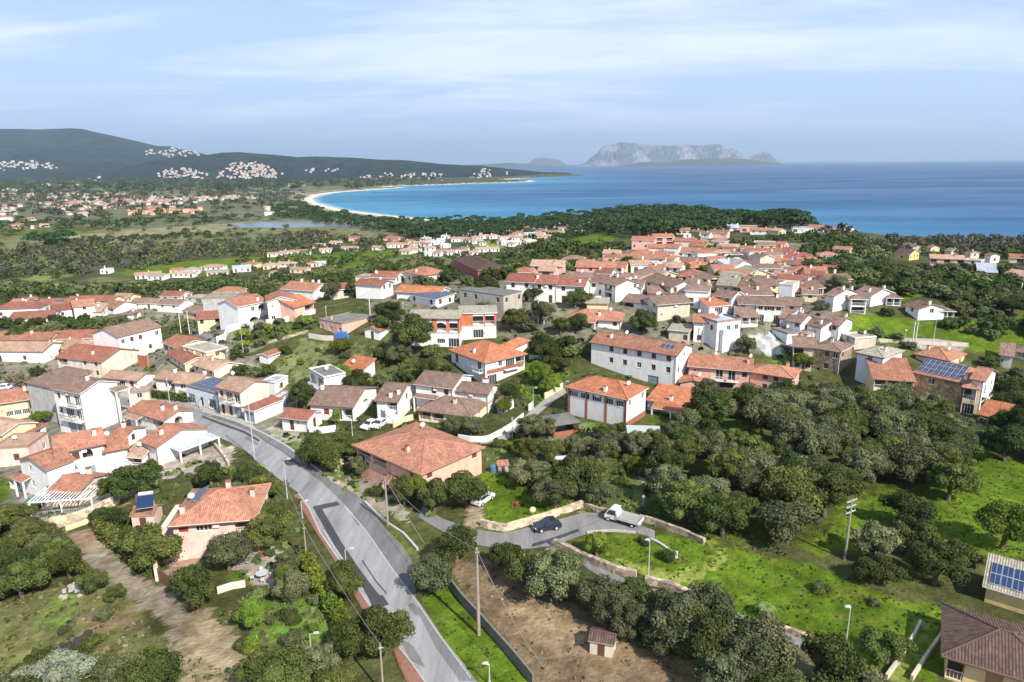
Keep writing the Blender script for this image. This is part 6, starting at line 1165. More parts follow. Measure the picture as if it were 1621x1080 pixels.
def hedge(fr, pts, wd, hg, kind, label, seed=1):
    W_ = [ground(*fp(fr, *p)) for p in pts]
    root = link('hedge', None, None, tuple(W_[0]), label=label, cat='hedge')
    for i in range(len(W_) - 1):
        a, b = W_[i], W_[i + 1]; L = math.hypot(b[0] - a[0], b[1] - a[1])
        link('foliage', hedge_mesh(L, wd, hg, kind, seed + i), root, tuple(a - W_[0])).rotation_euler = (0, -math.atan2(b[2] - a[2], L), math.atan2(b[1] - a[1], b[0] - a[0]))
def blocked(x, y, m=.6):
    for fx_, fy_, th, hw, hd in FOOT:
        dx, dy = x - fx_, y - fy_
        if abs(dx) > 30 or abs(dy) > 30: continue
        u = dx * math.cos(th) + dy * math.sin(th); v = -dx * math.sin(th) + dy * math.cos(th)
        if abs(u) < hw + m and abs(v) < hd + m: return True
    return False
LOOK = {'olive': 'grey-green olive tree', 'holm': 'dark green bushy tree', 'bright': 'bright green leafy tree', 'pine': 'flat-topped pine tree', 'silver': 'pale silvery tree', 'bush': 'low rounded bush', 'shrub': 'mid-green shrubby tree', 'cypress': 'slim light green conifer', 'euc': 'tall grey-brown tree'}
TREES = []     # (size on screen, x, y, z, r, kind, cluster, label)
def scatter(poly, kinds, sp, r0, r1, cluster, excl=(), m=.5, seed=0, drop=.0, stuff=False):
    W_ = poly_world(poly); rs = np.random.RandomState(seed + len(TREES)); lo, hi = W_.min(0), W_.max(0); nx, ny = int((hi[0] - lo[0]) / sp) + 1, int((hi[1] - lo[1]) / sp) + 1
    if nx * ny > 400000: print('too many', cluster, nx, ny); return
    gx, gy = np.meshgrid(np.arange(nx), np.arange(ny)); x = lo[0] + (gx + (gy % 2) * .5).ravel() * sp + rs.uniform(-.42, .42, nx * ny) * sp; y = lo[1] + gy.ravel() * sp + rs.uniform(-.42, .42, nx * ny) * sp
    k = inpoly(W_, x, y) & (rs.rand(len(x)) > drop) & (sdsea(x, y) > 15 if W_[:, 1].max() > 500 else True); x, y = x[k], y[k]; z = terr_all(x, y); P = np.stack([x, y, z], 1); px, py = project_many(P)
    for e in list(excl) + ROADS:
        if not len(y) or (y.min() > 420 and e is not FR_ROW and e is not SEAROW): continue
        kk = ~inpoly(e, px, py); x, y, z, px, py = x[kk], y[kk], z[kk], px[kk], py[kk]
    for i in range(len(x)):
        r = rs.uniform(r0, r1); kd = kinds[rs.randint(len(kinds))]
        if y[i] < 700 and blocked(x[i], y[i], m + r * .35): continue
        if not (-250 < px[i] < 1870 and py[i] < 1250): continue
        TREES.append([r / math.hypot(x[i], y[i]), x[i], y[i], z[i], r, kd, cluster, None, px[i], stuff])
def tree(px, py, r, kd, label, fr='X', sz=1.0):
    g = ground(*fp(fr, px, py)); TREES.append([9 + r, g[0], g[1], g[2], r, kd, None, label, px, False])
# single trees one can name
for a in [
 (685, 938, 2.6, 'olive', 'round grey-green olive tree casting its shadow onto the main road'), (722, 892, 3.1, 'holm', 'big dark green tree at the corner of the main road and the side lane'),
 (425, 868, 3.0, 'shrub', 'broad mid-green tree right of the salmon villa'), (405, 835, 2.3, 'holm', 'dark tree behind the broad tree right of the salmon villa'), (362, 905, 3.0, 'olive', 'spreading olive tree in front of the villa porch'),
 (312, 962, 2.7, 'holm', 'dark round tree beside the villa gate'), (245, 905, 3.2, 'shrub', 'leafy tree left of the salmon villa front'), (215, 880, 2.2, 'shrub', 'smaller tree in the hedge left of the salmon villa'),
 (335, 770, 2.6, 'holm', 'dark tree between the grey carport and the villa'), (215, 795, 3.6, 'holm', 'bushy tree left of the villa solar water heater'), (180, 790, 2.0, 'shrub', 'shrubby tree at the end of the stone terrace'), (240, 765, 2.0, 'holm', 'dark tree below the arched-window house'),
 (395, 768, 2.6, 'holm', 'dark tree on the left verge at the road bend'), (418, 800, 2.6, 'shrub', 'mid-green tree on the left verge below the road bend'), (440, 830, 2.4, 'shrub', 'leafy tree beside the pavement above the villa'), (385, 800, 2.4, 'olive', 'grey-green tree behind the verge trees'),
 (650, 562, 5.2, 'holm', 'largest round tree left of the orange-roofed villa'), (618, 512, 3.9, 'holm', 'big round tree above the small white gabled house'), (605, 530, 3.0, 'shrub', 'tree beside the pink flat-roofed house'), (540, 562, 2.6, 'bright', 'green garden tree below the pink flat-roofed house'),
 (560, 470, 3.2, 'holm', 'dark tree left of the white house with red roof'), (525, 475, 3.0, 'olive', 'tree beside the peach house chimneys'),
 (912, 488, 3.4, 'holm', 'round dark tree in front of the terraced row end house'), (770, 470, 4.4, 'holm', 'broad dark tree beside the maroon house'), (845, 478, 2.6, 'shrub', 'green tree before the middle terraced house'), (765, 500, 2.4, 'olive', 'thin tree before the concrete block'),
 (855, 610, 3.2, 'bright', 'lime-green tree right of the orange-roofed villa'), (870, 625, 2.5, 'bright', 'small lime-green tree below the other lime-green one'), (805, 645, 3.0, 'holm', 'dark round tree below the orange-roofed villa'), (880, 590, 3.0, 'shrub', 'green tree left of the three-storey block'),
 (735, 800, 3.4, 'holm', 'large dark clipped tree left of the white hatchback'), (690, 812, 2.8, 'holm', 'dark tree in front of the salmon house pergola'), (660, 795, 2.0, 'bright', 'yellow-green tree by the tiled pergola'), (640, 800, 2.3, 'shrub', 'shrubby tree at the verge before the salmon house'),
 (912, 790, 4.0, 'holm', 'large olive-brown rounded tree in the middle of the garden'), (880, 805, 3.0, 'olive', 'pale olive tree beside the garden wall'), (840, 770, 3.2, 'olive', 'spreading pale tree on the garden lawn'), (950, 800, 2.4, 'olive', 'grey tree above the retaining wall end'),
 (875, 730, 2.1, 'dry', 'bare grey tree beside the white tank'), (830, 735, 2.6, 'shrub', 'green tree below the brick gate'), (1000, 720, 2.4, 'olive', 'tree beside the tarpaulin-covered boat'),
 (838, 700, 3.2, 'olive', 'wide grey-green tree at the lane corner'), (865, 690, 2.2, 'olive', 'tree beside the grey gazebo'), (715, 690, 2.2, 'olive', 'olive tree in front of the cream bungalow porch'), (745, 692, 2.2, 'olive', 'second olive tree in front of the cream bungalow'), (797, 655, 1.8, 'bright', 'small bright tree right of the cream bungalow'),
 (490, 735, 2.6, 'holm', 'dark tree on the bank right of the junction'), (525, 745, 3.4, 'shrub', 'spreading tree on the bank above the rubble heap'), (552, 725, 2.8, 'holm', 'dark tree left of the salmon house'), (572, 755, 2.2, 'olive', 'tree under the salmon house balcony'), (500, 715, 2.2, 'shrub', 'tree at the end of the front garden wall'),
 (945, 880, 1.8, 'bright', 'young bright tree on the lawn above the stone wall'), (1055, 885, 1.1, 'holm', 'small dark tree beside the curved kerb on the lawn'), (1020, 862, .9, 'holm', 'tiny dark bush on the lawn edge'),
 (148, 940, 1.5, 'shrub', 'upright young tree on the dirt track'), (186, 950, 1.3, 'shrub', 'thin small tree right of the dirt track'), (1582, 868, 3.4, 'bright', 'broad bush at the right edge of the meadow'),
 (1435, 840, 3.6, 'holm', 'free-standing tree on the meadow left of the broad bush'), (1385, 890, 3.0, 'olive', 'tree beside the crossarm power pole'), (66, 672, 1.9, 'bright', 'bright green citrus tree beside the blank side wing'),
 (1180, 560, 2.4, 'olive', 'grey-green tree below the outside staircase'), (1270, 585, 2.8, 'bright', 'bright shrubby tree beside the brown stone house'), (540, 610, 3.0, 'bright', 'bright tree left of the modern flat-roofed house'), (480, 645, 3.0, 'holm', 'dark tree beside the pale blue store'), (565, 625, 3.4, 'holm', 'dark tree right of the modern flat-roofed house'),
 (532, 672, 1.3, 'cypress', 'little light green conical tree in front of the long bungalow'), (452, 560, 1.6, 'dry', 'dark red plum bush beside the tiny white hut'), (30, 540, 3.4, 'holm', 'dark spreading tree at the left edge behind the long row house'), (110, 520, 2.6, 'holm', 'dark tree among the red roofs at the left'),
 (995, 430, 3.0, 'holm', 'round dark tree on the crest of the hill town'), (620, 440, 3.2, 'shrub', 'tree in the field above the peach house'),
]: tree(*a)
FR_ROW = [(1400, 404), (1640, 412), (1640, 434), (1400, 436)]; SEAROW = [(1160, 361), (1350, 364), (1355, 377), (1160, 374)]
# clusters
scatter([(-60, 1062), (60, 1058), (150, 1080), (260, 1090), (290, 1130), (-60, 1130)], ['holm', 'olive', 'shrub'], 3.6, 1.4, 2.2, 'the low thicket at the lower left edge', seed=60)
scatter([(880, 650), (905, 690), (1000, 700), (1050, 690), (1130, 700), (1060, 730), (960, 720), (880, 700)], ['shrub', 'bright', 'holm'], 4.4, 1.2, 2.0, 'the gardens below the brick-columned house', seed=63, drop=.2)
scatter([(1100, 628), (1230, 640), (1290, 620), (1300, 650), (1200, 665), (1110, 660)], ['holm', 'olive'], 4.6, 2.2, 3.2, 'the trees under the pink house', seed=64)
scatter([(1050, 705), (1085, 675), (1160, 665), (1215, 640), (1300, 630), (1390, 650), (1480, 690), (1530, 715), (1535, 790), (1490, 820), (1400, 790), (1345, 800), (1300, 850), (1275, 885), (1200, 885), (1110, 845), (1045, 815), (1035, 750)], ['olive', 'olive', 'holm', 'shrub'], 5.3, 2.7, 4.1, 'the big grove on the right',
        excl=[[(1140, 662), (1200, 662), (1200, 715), (1150, 700)], [(1180, 700), (1215, 695), (1215, 745), (1188, 750)], [(1330, 790), (1420, 775), (1500, 790), (1480, 840), (1320, 850)]], seed=1)
scatter([(1250, 655), (1360, 640), (1480, 665), (1560, 700), (1545, 740), (1400, 700), (1290, 690)], ['holm', 'olive'], 4.6, 2.4, 3.6, 'the belt of trees below the stone villa', seed=2)
scatter([(1560, 640), (1680, 620), (1700, 760), (1621, 750), (1560, 720)], ['holm'], 5, 2.8, 3.8, 'the dark trees right of the stone villa', seed=3)
scatter([(1340, 890), (1400, 870), (1470, 880), (1540, 915), (1560, 960), (1500, 960), (1420, 940), (1350, 915)], ['olive', 'holm', 'shrub'], 5.2, 2.4, 3.4, 'the thicket above the yellowish solar house', seed=4)
scatter([(795, 900), (830, 890), (880, 918), (940, 945), (1030, 968), (1100, 990), (1200, 1030), (1290, 1070), (1400, 1150), (1130, 1150), (1110, 1060), (1040, 1045), (975, 1040), (955, 1008), (925, 980), (850, 965), (800, 930)], ['olive', 'olive', 'holm'], 3.5, 2.2, 3.2, 'the olive row below the lane', seed=5)
scatter([(1010, 980), (1100, 1003), (1200, 1042), (1300, 1088), (1180, 1110), (1060, 1050)], ['olive', 'olive', 'holm'], 3.7, 2.8, 3.6, 'the olive row below the lane', seed=55)
scatter([(1350, 1030), (1420, 1000), (1440, 1030), (1390, 1090)], ['shrub'], 4.5, 1.8, 2.6, 'the gap left of the two kerb walls', seed=6)
scatter([(545, 1010), (610, 995), (640, 1040), (620, 1075), (570, 1060)], ['holm', 'holm'], 4.2, 2.4, 3.2, 'the dark clump overhanging the brick pavement', seed=7)
scatter([(495, 850), (515, 880), (550, 945), (580, 1000), (562, 1000), (522, 930), (487, 870)], ['holm', 'shrub'], 3.8, 1.5, 2.3, 'the row along the brick pavement', seed=8, m=0)
scatter([(490, 1050), (545, 1045), (585, 1085), (600, 1160), (360, 1160), (380, 1085), (430, 1065)], ['olive', 'shrub', 'olive'], 4.0, 1.9, 2.9, 'the lower left roadside scrub', seed=9)
scatter([(350, 985), (400, 975), (440, 1010), (430, 1040), (380, 1020)], ['shrub', 'bright', 'olive'], 3.8, 1.4, 2.2, 'the overgrown garden below the villa', seed=10)
scatter([(440, 905), (480, 920), (500, 960), (470, 965), (430, 935)], ['olive', 'shrub'], 3.6, 1.4, 2.2, 'the garden strip beside the paved yard', seed=11)
scatter([(-80, 1085), (60, 1080), (140, 1110), (270, 1105), (300, 1160), (-80, 1180)], ['holm', 'silver', 'shrub', 'olive'], 4.2, 2.0, 3.2, 'the lower left corner', seed=12)
scatter([(-90, 830), (40, 820), (95, 870), (125, 925), (60, 955), (-90, 965)], ['holm', 'olive', 'shrub'], 4.4, 2.0, 3.0, 'the copse left of the dirt track', seed=13)
scatter([(150, 835), (185, 860), (240, 915), (290, 955), (265, 925), (215, 860), (180, 830)], ['shrub', 'holm'], 3.4, 1.3, 2.0, 'the hedge trees left of the villa', seed=14)
scatter([(790, 705), (860, 715), (980, 700), (1050, 705), (1050, 740), (1010, 790), (960, 770), (900, 745), (800, 735)], ['olive', 'shrub', 'bright'], 5.0, 1.5, 2.6, 'the garden between lane and grove', seed=15, drop=.25)
scatter([(905, 640), (960, 690), (1050, 690), (1110, 700), (1040, 720), (940, 700), (880, 670)], ['shrub', 'olive', 'holm'], 4.6, 1.4, 2.2, 'the yard before the brick-columned house', seed=16, drop=.3)
scatter([(570, 570), (700, 560), (725, 620), (640, 620), (560, 620)], ['holm', 'olive', 'shrub'], 5.2, 2.2, 3.2, 'the rough slope left of the orange villa', seed=17, drop=.4)
scatter([(830, 500), (1000, 520), (1100, 530), (1090, 560), (960, 545), (900, 580), (850, 590), (790, 530)], ['holm', 'olive', 'shrub'], 5.6, 2.3, 3.6, 'the trees above the three-storey block', seed=18, drop=.3)
scatter([(360, 540), (440, 515), (500, 500), (500, 515), (430, 545), (370, 560)], ['shrub', 'bright'], 4.0, 1.5, 2.4, 'the green bank below the dazzling white house', seed=19)
scatter([(380, 560), (450, 600), (480, 660), (450, 660), (420, 620), (370, 590)], ['holm', 'shrub'], 4.6, 1.8, 2.6, 'the strip right of the street bend', seed=20, drop=.2)
scatter([(0, 520), (90, 515), (160, 510), (290, 520), (290, 545), (160, 530), (60, 540)], ['holm', 'shrub'], 5.4, 2.2, 3.4, 'the trees between the left rows of roofs', seed=21)
scatter([(0, 600), (70, 595), (90, 605), (40, 612), (-40, 612)], ['holm', 'dry'], 4.6, 1.8, 2.5, 'the hedge below the long white row house', seed=22)
scatter([(190, 610), (330, 625), (380, 660), (300, 650), (200, 625)], ['shrub'], 4.4, 1.0, 1.6, 'the street gardens before the cottages', seed=23)
scatter([(640, 430), (740, 420), (980, 395), (1010, 420), (900, 440), (640, 480)], ['holm', 'shrub'], 8, 2.2, 3.6, 'the gardens behind the terraced row', seed=24, drop=.2)
scatter([(1000, 420), (1130, 400), (1280, 400), (1330, 480), (1290, 560), (1130, 540), (1030, 500)], ['holm', 'shrub', 'olive'], 11, 1.6, 2.6, 'the hill town gardens', seed=25, drop=.15)
scatter([(1125, 390), (1200, 385), (1205, 415), (1150, 425), (1125, 410)], ['holm'], 6, 3.0, 4.2, 'the dark clump in the middle of the hill town', seed=26)
scatter([(1340, 545), (1400, 530), (1480, 540), (1560, 565), (1640, 600), (1640, 640), (1590, 640), (1560, 600), (1450, 560), (1340, 560)], ['holm', 'shrub', 'olive'], 6, 1.8, 2.9, 'the verge behind the stone villa', seed=27, drop=.25)
scatter([(1340, 480), (1400, 495), (1440, 505), (1540, 520), (1545, 535), (1440, 515), (1340, 500)], ['holm', 'shrub'], 5, 1.6, 2.4, 'the hedges of the hillside houses', seed=28)
scatter([(1550, 530), (1640, 590), (1660, 570), (1560, 515)], ['holm', 'shrub'], 6, 2, 3, 'the slope hedge at the right', seed=29)
scatter([(400, 470), (520, 440), (560, 450), (520, 480)], ['holm', 'shrub'], 7, 2, 3, 'the gardens behind the white pair', seed=30, drop=.2)
scatter([(1265, 400), (1300, 385), (1400, 395), (1621, 440), (1660, 500), (1560, 500), (1460, 470), (1320, 465), (1290, 440)], ['holm', 'shrub', 'holm', 'olive'], 5.6, 2.4, 4.0, 'the scrub slope on the right', excl=[FR_ROW, SEAROW], seed=31)
scatter([(1540, 470), (1660, 480), (1680, 600), (1600, 560), (1500, 500)], ['holm', 'shrub'], 6.5, 2.2, 3.6, 'the right-hand scrub', seed=32, drop=.15)
# far woods: one object
for pl, n_, c_, kd_ in [([(640, 560), (720, 590), (700, 640), (560, 640), (560, 580)], 4.2, 'the rough slope left of the orange villa', 'bush'), ([(470, 720), (560, 700), (640, 800), (600, 800), (480, 740)], 3.4, 'the bank between road and salmon house', 'bush'), ([(780, 700), (1050, 690), (1040, 790), (880, 800), (790, 750)], 3.6, 'the garden between lane and grove', 'bush'),
  ([(395, 950), (500, 930), (550, 1010), (470, 1050), (380, 1030)], 3.0, 'the overgrown garden below the villa', 'bush'), ([(0, 960), (260, 990), (280, 1060), (0, 1060)], 5.2, 'the dry field at the lower left', 'bush'),
  ([(880, 690), (1000, 690), (960, 620), (890, 640)], 3.6, 'the yard round the gazebo', 'bush'), ([(1180, 870), (1300, 890), (1420, 950), (1500, 1000), (1440, 1060), (1300, 1000), (1180, 960)], 7.5, 'the lawn on the lower right', 'bush'), ([(380, 520), (500, 500), (500, 520), (380, 555)], 3.0, 'the green bank below the dazzling white house', 'bush'), ([(420, 560), (590, 550), (700, 570), (560, 640), (440, 600)], 5.0, 'the rough plot round the tiny hut', 'bush')]:
    scatter(pl, [kd_], n_, .55, 1.25, c_, seed=int(n_ * 10), drop=.2)
NB = len(TREES)
F_ = dict(stuff=True)
scatter([(1270, 372), (1400, 384), (1520, 384), (1700, 388), (1720, 425), (1450, 398), (1300, 392)], ['holm', 'euc', 'holm'], 8, 3.0, 5, 'w', excl=[FR_ROW, SEAROW], seed=41, **F_)
scatter([(620, 364), (760, 357), (930, 343), (1000, 335), (1060, 335), (1130, 341), (1250, 348), (1300, 368), (1250, 378), (1160, 372), (1060, 376), (980, 378), (900, 366), (760, 378), (640, 378)], ['pine', 'pine', 'holm'], 8.5, 4.5, 6.5, 'w', excl=[SEAROW], seed=42, **F_)
scatter([(425, 330), (470, 324), (520, 340), (600, 350), (700, 353), (780, 353), (700, 372), (600, 368), (520, 356), (440, 344)], ['pine', 'holm'], 11, 4, 7, 'w', seed=43, drop=.25, **F_)
scatter([(-60, 402), (160, 385), (300, 388), (420, 378), (500, 372), (640, 388), (560, 396), (330, 408), (240, 425), (120, 440), (-60, 442)], ['euc', 'holm', 'shrub', 'olive'], 8.5, 3.0, 4.8, 'w', seed=44, drop=.42, **F_)
scatter([(-60, 350), (60, 352), (200, 350), (330, 345), (420, 346), (480, 336), (500, 345), (400, 352), (320, 358), (80, 369), (-60, 376)], ['holm', 'pine', 'shrub'], 16, 4.0, 6.5, 'w', seed=45, drop=.35, **F_)
scatter([(-60, 440), (60, 448), (180, 455), (260, 455), (340, 440), (430, 436), (520, 430), (620, 425), (600, 440), (450, 465), (330, 470), (-60, 485)], ['holm', 'shrub'], 8, 2.4, 4.0, 'w', seed=46, drop=.45, **F_)
scatter([(-60, 374), (80, 366), (300, 360), (460, 362), (640, 374), (560, 388), (300, 400), (-60, 425)], ['holm', 'euc', 'shrub'], 22, 2.5, 4, 'w', seed=56, drop=.65, **F_)
scatter([(60, 384), (300, 372), (420, 374), (300, 378), (60, 390)], ['holm'], 9, 3, 4.5, 'w', seed=57, drop=.3, **F_)
scatter([(-60, 306), (200, 304), (480, 300), (500, 318), (420, 330), (300, 346), (-60, 352)], ['holm', 'holm', 'euc'], 30, 5, 8, 'w', seed=47, drop=.6, **F_)
scatter([(-200, 285), (330, 285), (700, 286), (600, 300), (330, 306), (-200, 308)], ['holm'], 60, 10, 18, 'w', seed=48, drop=.6, **F_)
scatter([(380, 404), (560, 397), (640, 405), (800, 396), (900, 400), (990, 392), (960, 410), (760, 420), (620, 432), (430, 442), (380, 430)], ['holm', 'shrub'], 12, 2.6, 4.4, 'w', seed=49, drop=.4, **F_)
scatter([(600, 372), (880, 362), (960, 372), (900, 395), (760, 404), (600, 400)], ['holm'], 13, 2.2, 3.6, 'w', seed=50, drop=.7, **F_)
scatter([(840, 398), (990, 392), (990, 400), (850, 406)], ['holm'], 7, 3, 4.5, 'w', seed=51, **F_)
scatter([(820, 380), (850, 388), (905, 372), (880, 366)], ['holm'], 7, 3, 4.5, 'w', seed=52, **F_)
scatter([(40, 388), (115, 380), (120, 387), (60, 394)], ['pine'], 10, 6, 8, 'w', seed=53, **F_)
scatter([(1200, 380), (1290, 372), (1290, 392), (1210, 395)], ['holm'], 8, 2.6, 4, 'w', excl=[SEAROW], seed=54, drop=.2, **F_)
TREES.sort(key=lambda t: (t[9], -t[0]))
indiv = [t for t in TREES if not t[9]]; isb = lambda t: t[5] == 'bush' or t[4] < 1.3; tt = [t for t in indiv if not isb(t)]; bb = [t for t in indiv if isb(t)]; keep = tt[:300] + bb[:230]; rest = tt[300:] + bb[230:] + [t for t in TREES if t[9]]
from collections import defaultdict
clus = defaultdict(list)
for t in keep:
    if t[7] is None: clus[(t[5], t[6])].append(t)
for (kd, cl), lst in clus.items():
    lst.sort(key=lambda t: t[8]); n = len(lst); lk = LOOK.get(kd, 'tree')
    lst_big = max(lst, key=lambda t: t[4]); lst_sm = min(lst, key=lambda t: t[4])
    for i, t in enumerate(lst):
        if n == 1: t[7] = '%s in %s' % (lk, cl)
        elif n <= 14: t[7] = '%s in %s, %s' % (lk, cl, order_label(i, n))
        elif i == 0: t[7] = 'leftmost %s in %s' % (lk, cl)
        elif i == n - 1: t[7] = 'rightmost %s in %s' % (lk, cl)
        elif t is lst_big: t[7] = 'largest-crowned %s in %s' % (lk, cl)
        else: t[7] = '%s in %s, one of many' % (lk, cl)
for i, t in enumerate(keep):
    _, x, y, z, r, kd, cl, lab, px, _s = t; rs = random.Random(i * 13 + 5)
    nm = 'bush' if (kd == 'bush' or r < 1.3) else {'olive': 'olive_tree', 'pine': 'pine_tree', 'cypress': 'cypress_tree'}.get(kd, 'tree')
    key = 'bush' if nm == 'bush' else (kd if kd in CR else 'holm')
    root = empty(nm, (x, y, z), rs.uniform(0, 6.28), label=lab, cat='bush' if nm == 'bush' else 'tree')
    if cl: root['group'] = ('olive trees' if kd == 'olive' else 'trees') + ' in ' + cl
    if key == 'bush': root.scale = (r, r, r * 1.0)
    else: root.scale = (r * rs.uniform(.9, 1.12), r * rs.uniform(.82, 1.05), r * rs.uniform(.76, 1.08) * (1.0 if r > 2 else 1.1))
    if kd == 'dry' and r > 2:
        m = MB(); q = random.Random(5)
        for k in range(46):
            a, b_ = q.uniform(0, 6.28), q.uniform(.3, 1); e = (math.cos(a) * b_ * .9, math.sin(a) * b_ * .9, q.uniform(1.0, 2.1)); md = (e[0] * .4, e[1] * .4, e[2] * .55); m.tube((0, 0, .2), md, .03, .02, 4, cap=False); m.tube(md, e, .02, .008, 4, cap=False)
            for _ in range(3): e2 = tuple(c + q.uniform(-.25, .25) for c in e); m.tube(md, e2, .012, .005, 3, cap=False)
        m.build('branches', [plain('bare_wood', (.20, .18, .16), .9)], root); link('trunk', TR[0], root); continue
    if nm != 'bush': link('trunk', TRP if kd in ('pine',) else TR[i % 4], root)
    link('crown', CR[key][i % len(CR[key])] if not (kd == 'dry') else CR['bush'][0], root)
# the rest of the trees, merged
KC = {'olive': (.085, .10, .045), 'holm': (.048, .070, .019), 'bright': (.15, .21, .03), 'pine': (.036, .070, .024), 'shrub': (.105, .125, .048), 'euc': (.088, .088, .052), 'bush': (.08, .10, .035), 'silver': (.2, .22, .15), 'dry': (.18, .15, .1), 'cypress': (.06, .09, .03)}
def merged_leafmat():
    m, nt, b, N, L = mk('leaf_mixed'); at = N('ShaderNodeAttribute'); at.attribute_name = 'albedo'; L(at.outputs['Color'], b.inputs['Base Color']); b.inputs['Roughness'].default_value = .9; b.inputs['Specular IOR Level'].default_value = .04; return m
LM = merged_leafmat()
PROT = {'mid': [crown_arrays(600 + i, nl=11, nq=700, ls=.085, shape=(1, 1, .9), cz=1.0, core=True) for i in range(4)], 'far': [crown_arrays(650 + i, nl=6, nq=90, ls=.2, shape=(1, 1, .9), cz=.95, core=False) for i in range(5)],
        'pine': [crown_arrays(680 + i, nl=9, nq=200, ls=.13, shape=(1, 1, .5), cz=1.25, flat=True, core=False) for i in range(4)]}
def merge(name, lst, seed, **kw):
    rs = np.random.RandomState(seed); V, Q, C = [], [], []; o = 0
    for s_, x, y, z, r, kd, *_r in lst:
        D = math.hypot(x, y); pr = PROT['pine'] if kd == 'pine' else PROT['mid'] if D < 330 else PROT['far']; v, q, t = pr[rs.randint(len(pr))]; a = rs.uniform(0, 6.28); ca, sa = math.cos(a), math.sin(a)
        zk = {'euc': 1.15, 'pine': .95}.get(kd, .85) * rs.uniform(.85, 1.15); vv = np.stack([(v[:, 0] * ca - v[:, 1] * sa) * r + x, (v[:, 0] * sa + v[:, 1] * ca) * r + y, v[:, 2] * r * zk + z], 1)
        if kd != 'pine' and kd != 'euc': vv[:, 2] -= r * .35 * zk
        c = np.array(KC[kd]) * rs.uniform(.72, 1.28) * np.array([rs.uniform(.9, 1.12), 1, 1]); C.append(c[None] * (.72 + .5 * t[:, None])); V.append(vv); Q.append(q + o); o += len(v)
    return link(name, mesh_np(name, np.concatenate(V), quads=np.concatenate(Q), mats=[LM], attrs={'albedo': np.concatenate(C)}), kind='stuff', **kw)
print('TREES individual', len(keep), 'merged', len(rest))
merge('woodland', rest, 3, label='woods, hedgerows and scrub of the slopes, plain and shore', cat='woodland')
# low weeds and tufts, uncountable
def tufts(name, polys, dens, sz, cols, label, seed):
    rs = np.random.RandomState(seed); V, C = [], []
    for p in polys:
        W_ = poly_world(p); lo, hi = W_.min(0), W_.max(0); n = int((hi[0] - lo[0]) * (hi[1] - lo[1]) * dens); x = rs.uniform(lo[0], hi[0], n); y = rs.uniform(lo[1], hi[1], n); k = inpoly(W_, x, y) & (wn(x, y, 5, seed, 3) > -.15)
        x, y = x[k], y[k]; z = terr(x, y); px, py = project_many(np.stack([x, y, z], 1)); k = np.ones(len(x), bool)
        for e in ROADS: k &= ~inpoly(e, px, py)
        x, y, z = x[k], y[k], z[k]
        kk = np.array([not blocked(a, b, .1) for a, b in zip(x, y)], bool)
        if not len(kk): continue
        x, y, z = x[kk], y[kk], z[kk]; n = len(x); c0 = np.array(cols)[rs.randint(0, len(cols), n)] * rs.uniform(.7, 1.3, n)[:, None]; s = sz * rs.uniform(.5, 1.5, n)
        for j in range(7):
            d = rs.normal(size=(n, 3)); d[:, 2] = np.abs(d[:, 2]) * .8; d /= np.linalg.norm(d, axis=1)[:, None]; ctr = np.stack([x, y, z], 1) + d * s[:, None] * .55
            nr = d + rs.normal(size=(n, 3)) * .4; a = np.cross(nr, rs.normal(size=(n, 3))); a /= np.linalg.norm(a, axis=1)[:, None]; b = np.cross(nr, a); b /= np.linalg.norm(b, axis=1)[:, None]; q1 = (s * .42)[:, None]
            V.append(np.stack([ctr - a * q1 - b * q1, ctr + a * q1 - b * q1, ctr + a * q1 + b * q1, ctr - a * q1 + b * q1], 1).reshape(-1, 3)); C.append(np.repeat(c0 * rs.uniform(.8, 1.2, n)[:, None], 4, 0))
    v = np.concatenate(V); link(name, mesh_np(name, v, quads=np.arange(len(v)).reshape(-1, 4), mats=[LM], attrs={'albedo': np.concatenate(C)}), kind='stuff', label=label, cat='plants') if len(V) else None
G1 = [(.075, .11, .02), (.095, .13, .02), (.055, .08, .02)]; G2 = [(.09, .11, .04), (.14, .13, .06), (.06, .08, .03), (.20, .17, .10)]
tufts('ground_cover', [[(-60, 900), (130, 930), (200, 950), (280, 1030), (380, 1060), (300, 1150), (-60, 1150)], [(330, 960), (420, 930), (520, 950), (560, 1020), (480, 1060), (380, 1040)], [(0, 800), (100, 800), (110, 880), (0, 900)]], 1.5, .32, G2, 'dry weeds and low scrub of the rough ground', 1)
tufts('meadow_herbs', [[(1268, 860), (1330, 800), (1400, 775), (1500, 760), (1520, 705), (1700, 770), (1700, 900), (1480, 880)], [(905, 858), (1050, 848), (1290, 895), (1530, 965), (1440, 1080), (1200, 985), (960, 892)], [(664, 948), (700, 924), (740, 960), (808, 1040), (860, 1110), (752, 1080)], [(745, 752), (860, 752), (895, 790), (870, 825), (770, 838)]], 2.0, .17, G1, 'herbs and longer grass in the meadows', 2)
tufts('garden_shrubbery', [[(380, 930), (520, 950), (560, 1010), (400, 1010)], [(780, 690), (1060, 690), (1030, 800), (880, 810), (780, 745)], [(820, 560), (900, 570), (880, 640), (820, 640)], [(420, 560), (600, 545), (720, 560), (720, 620), (560, 620), (440, 610)], [(360, 540), (500, 500), (500, 520), (380, 560)], [(470, 690), (600, 720), (650, 800), (560, 790), (450, 700)], [(860, 820), (1000, 790), (1200, 850), (1280, 890), (1100, 850)]], .9, .42, [(.09, .13, .035), (.12, .17, .03), (.07, .09, .035), (.15, .15, .07)], 'garden plants and undergrowth between the houses', 3)
tufts('field_stubble', [[(714, 893), (800, 892), (940, 965), (1050, 1040), (1100, 1150), (900, 1150), (740, 950)]], 1.2, .18, [(.16, .12, .07), (.24, .17, .10), (.12, .12, .05)], 'withered stalks on the bare brown field', 4)
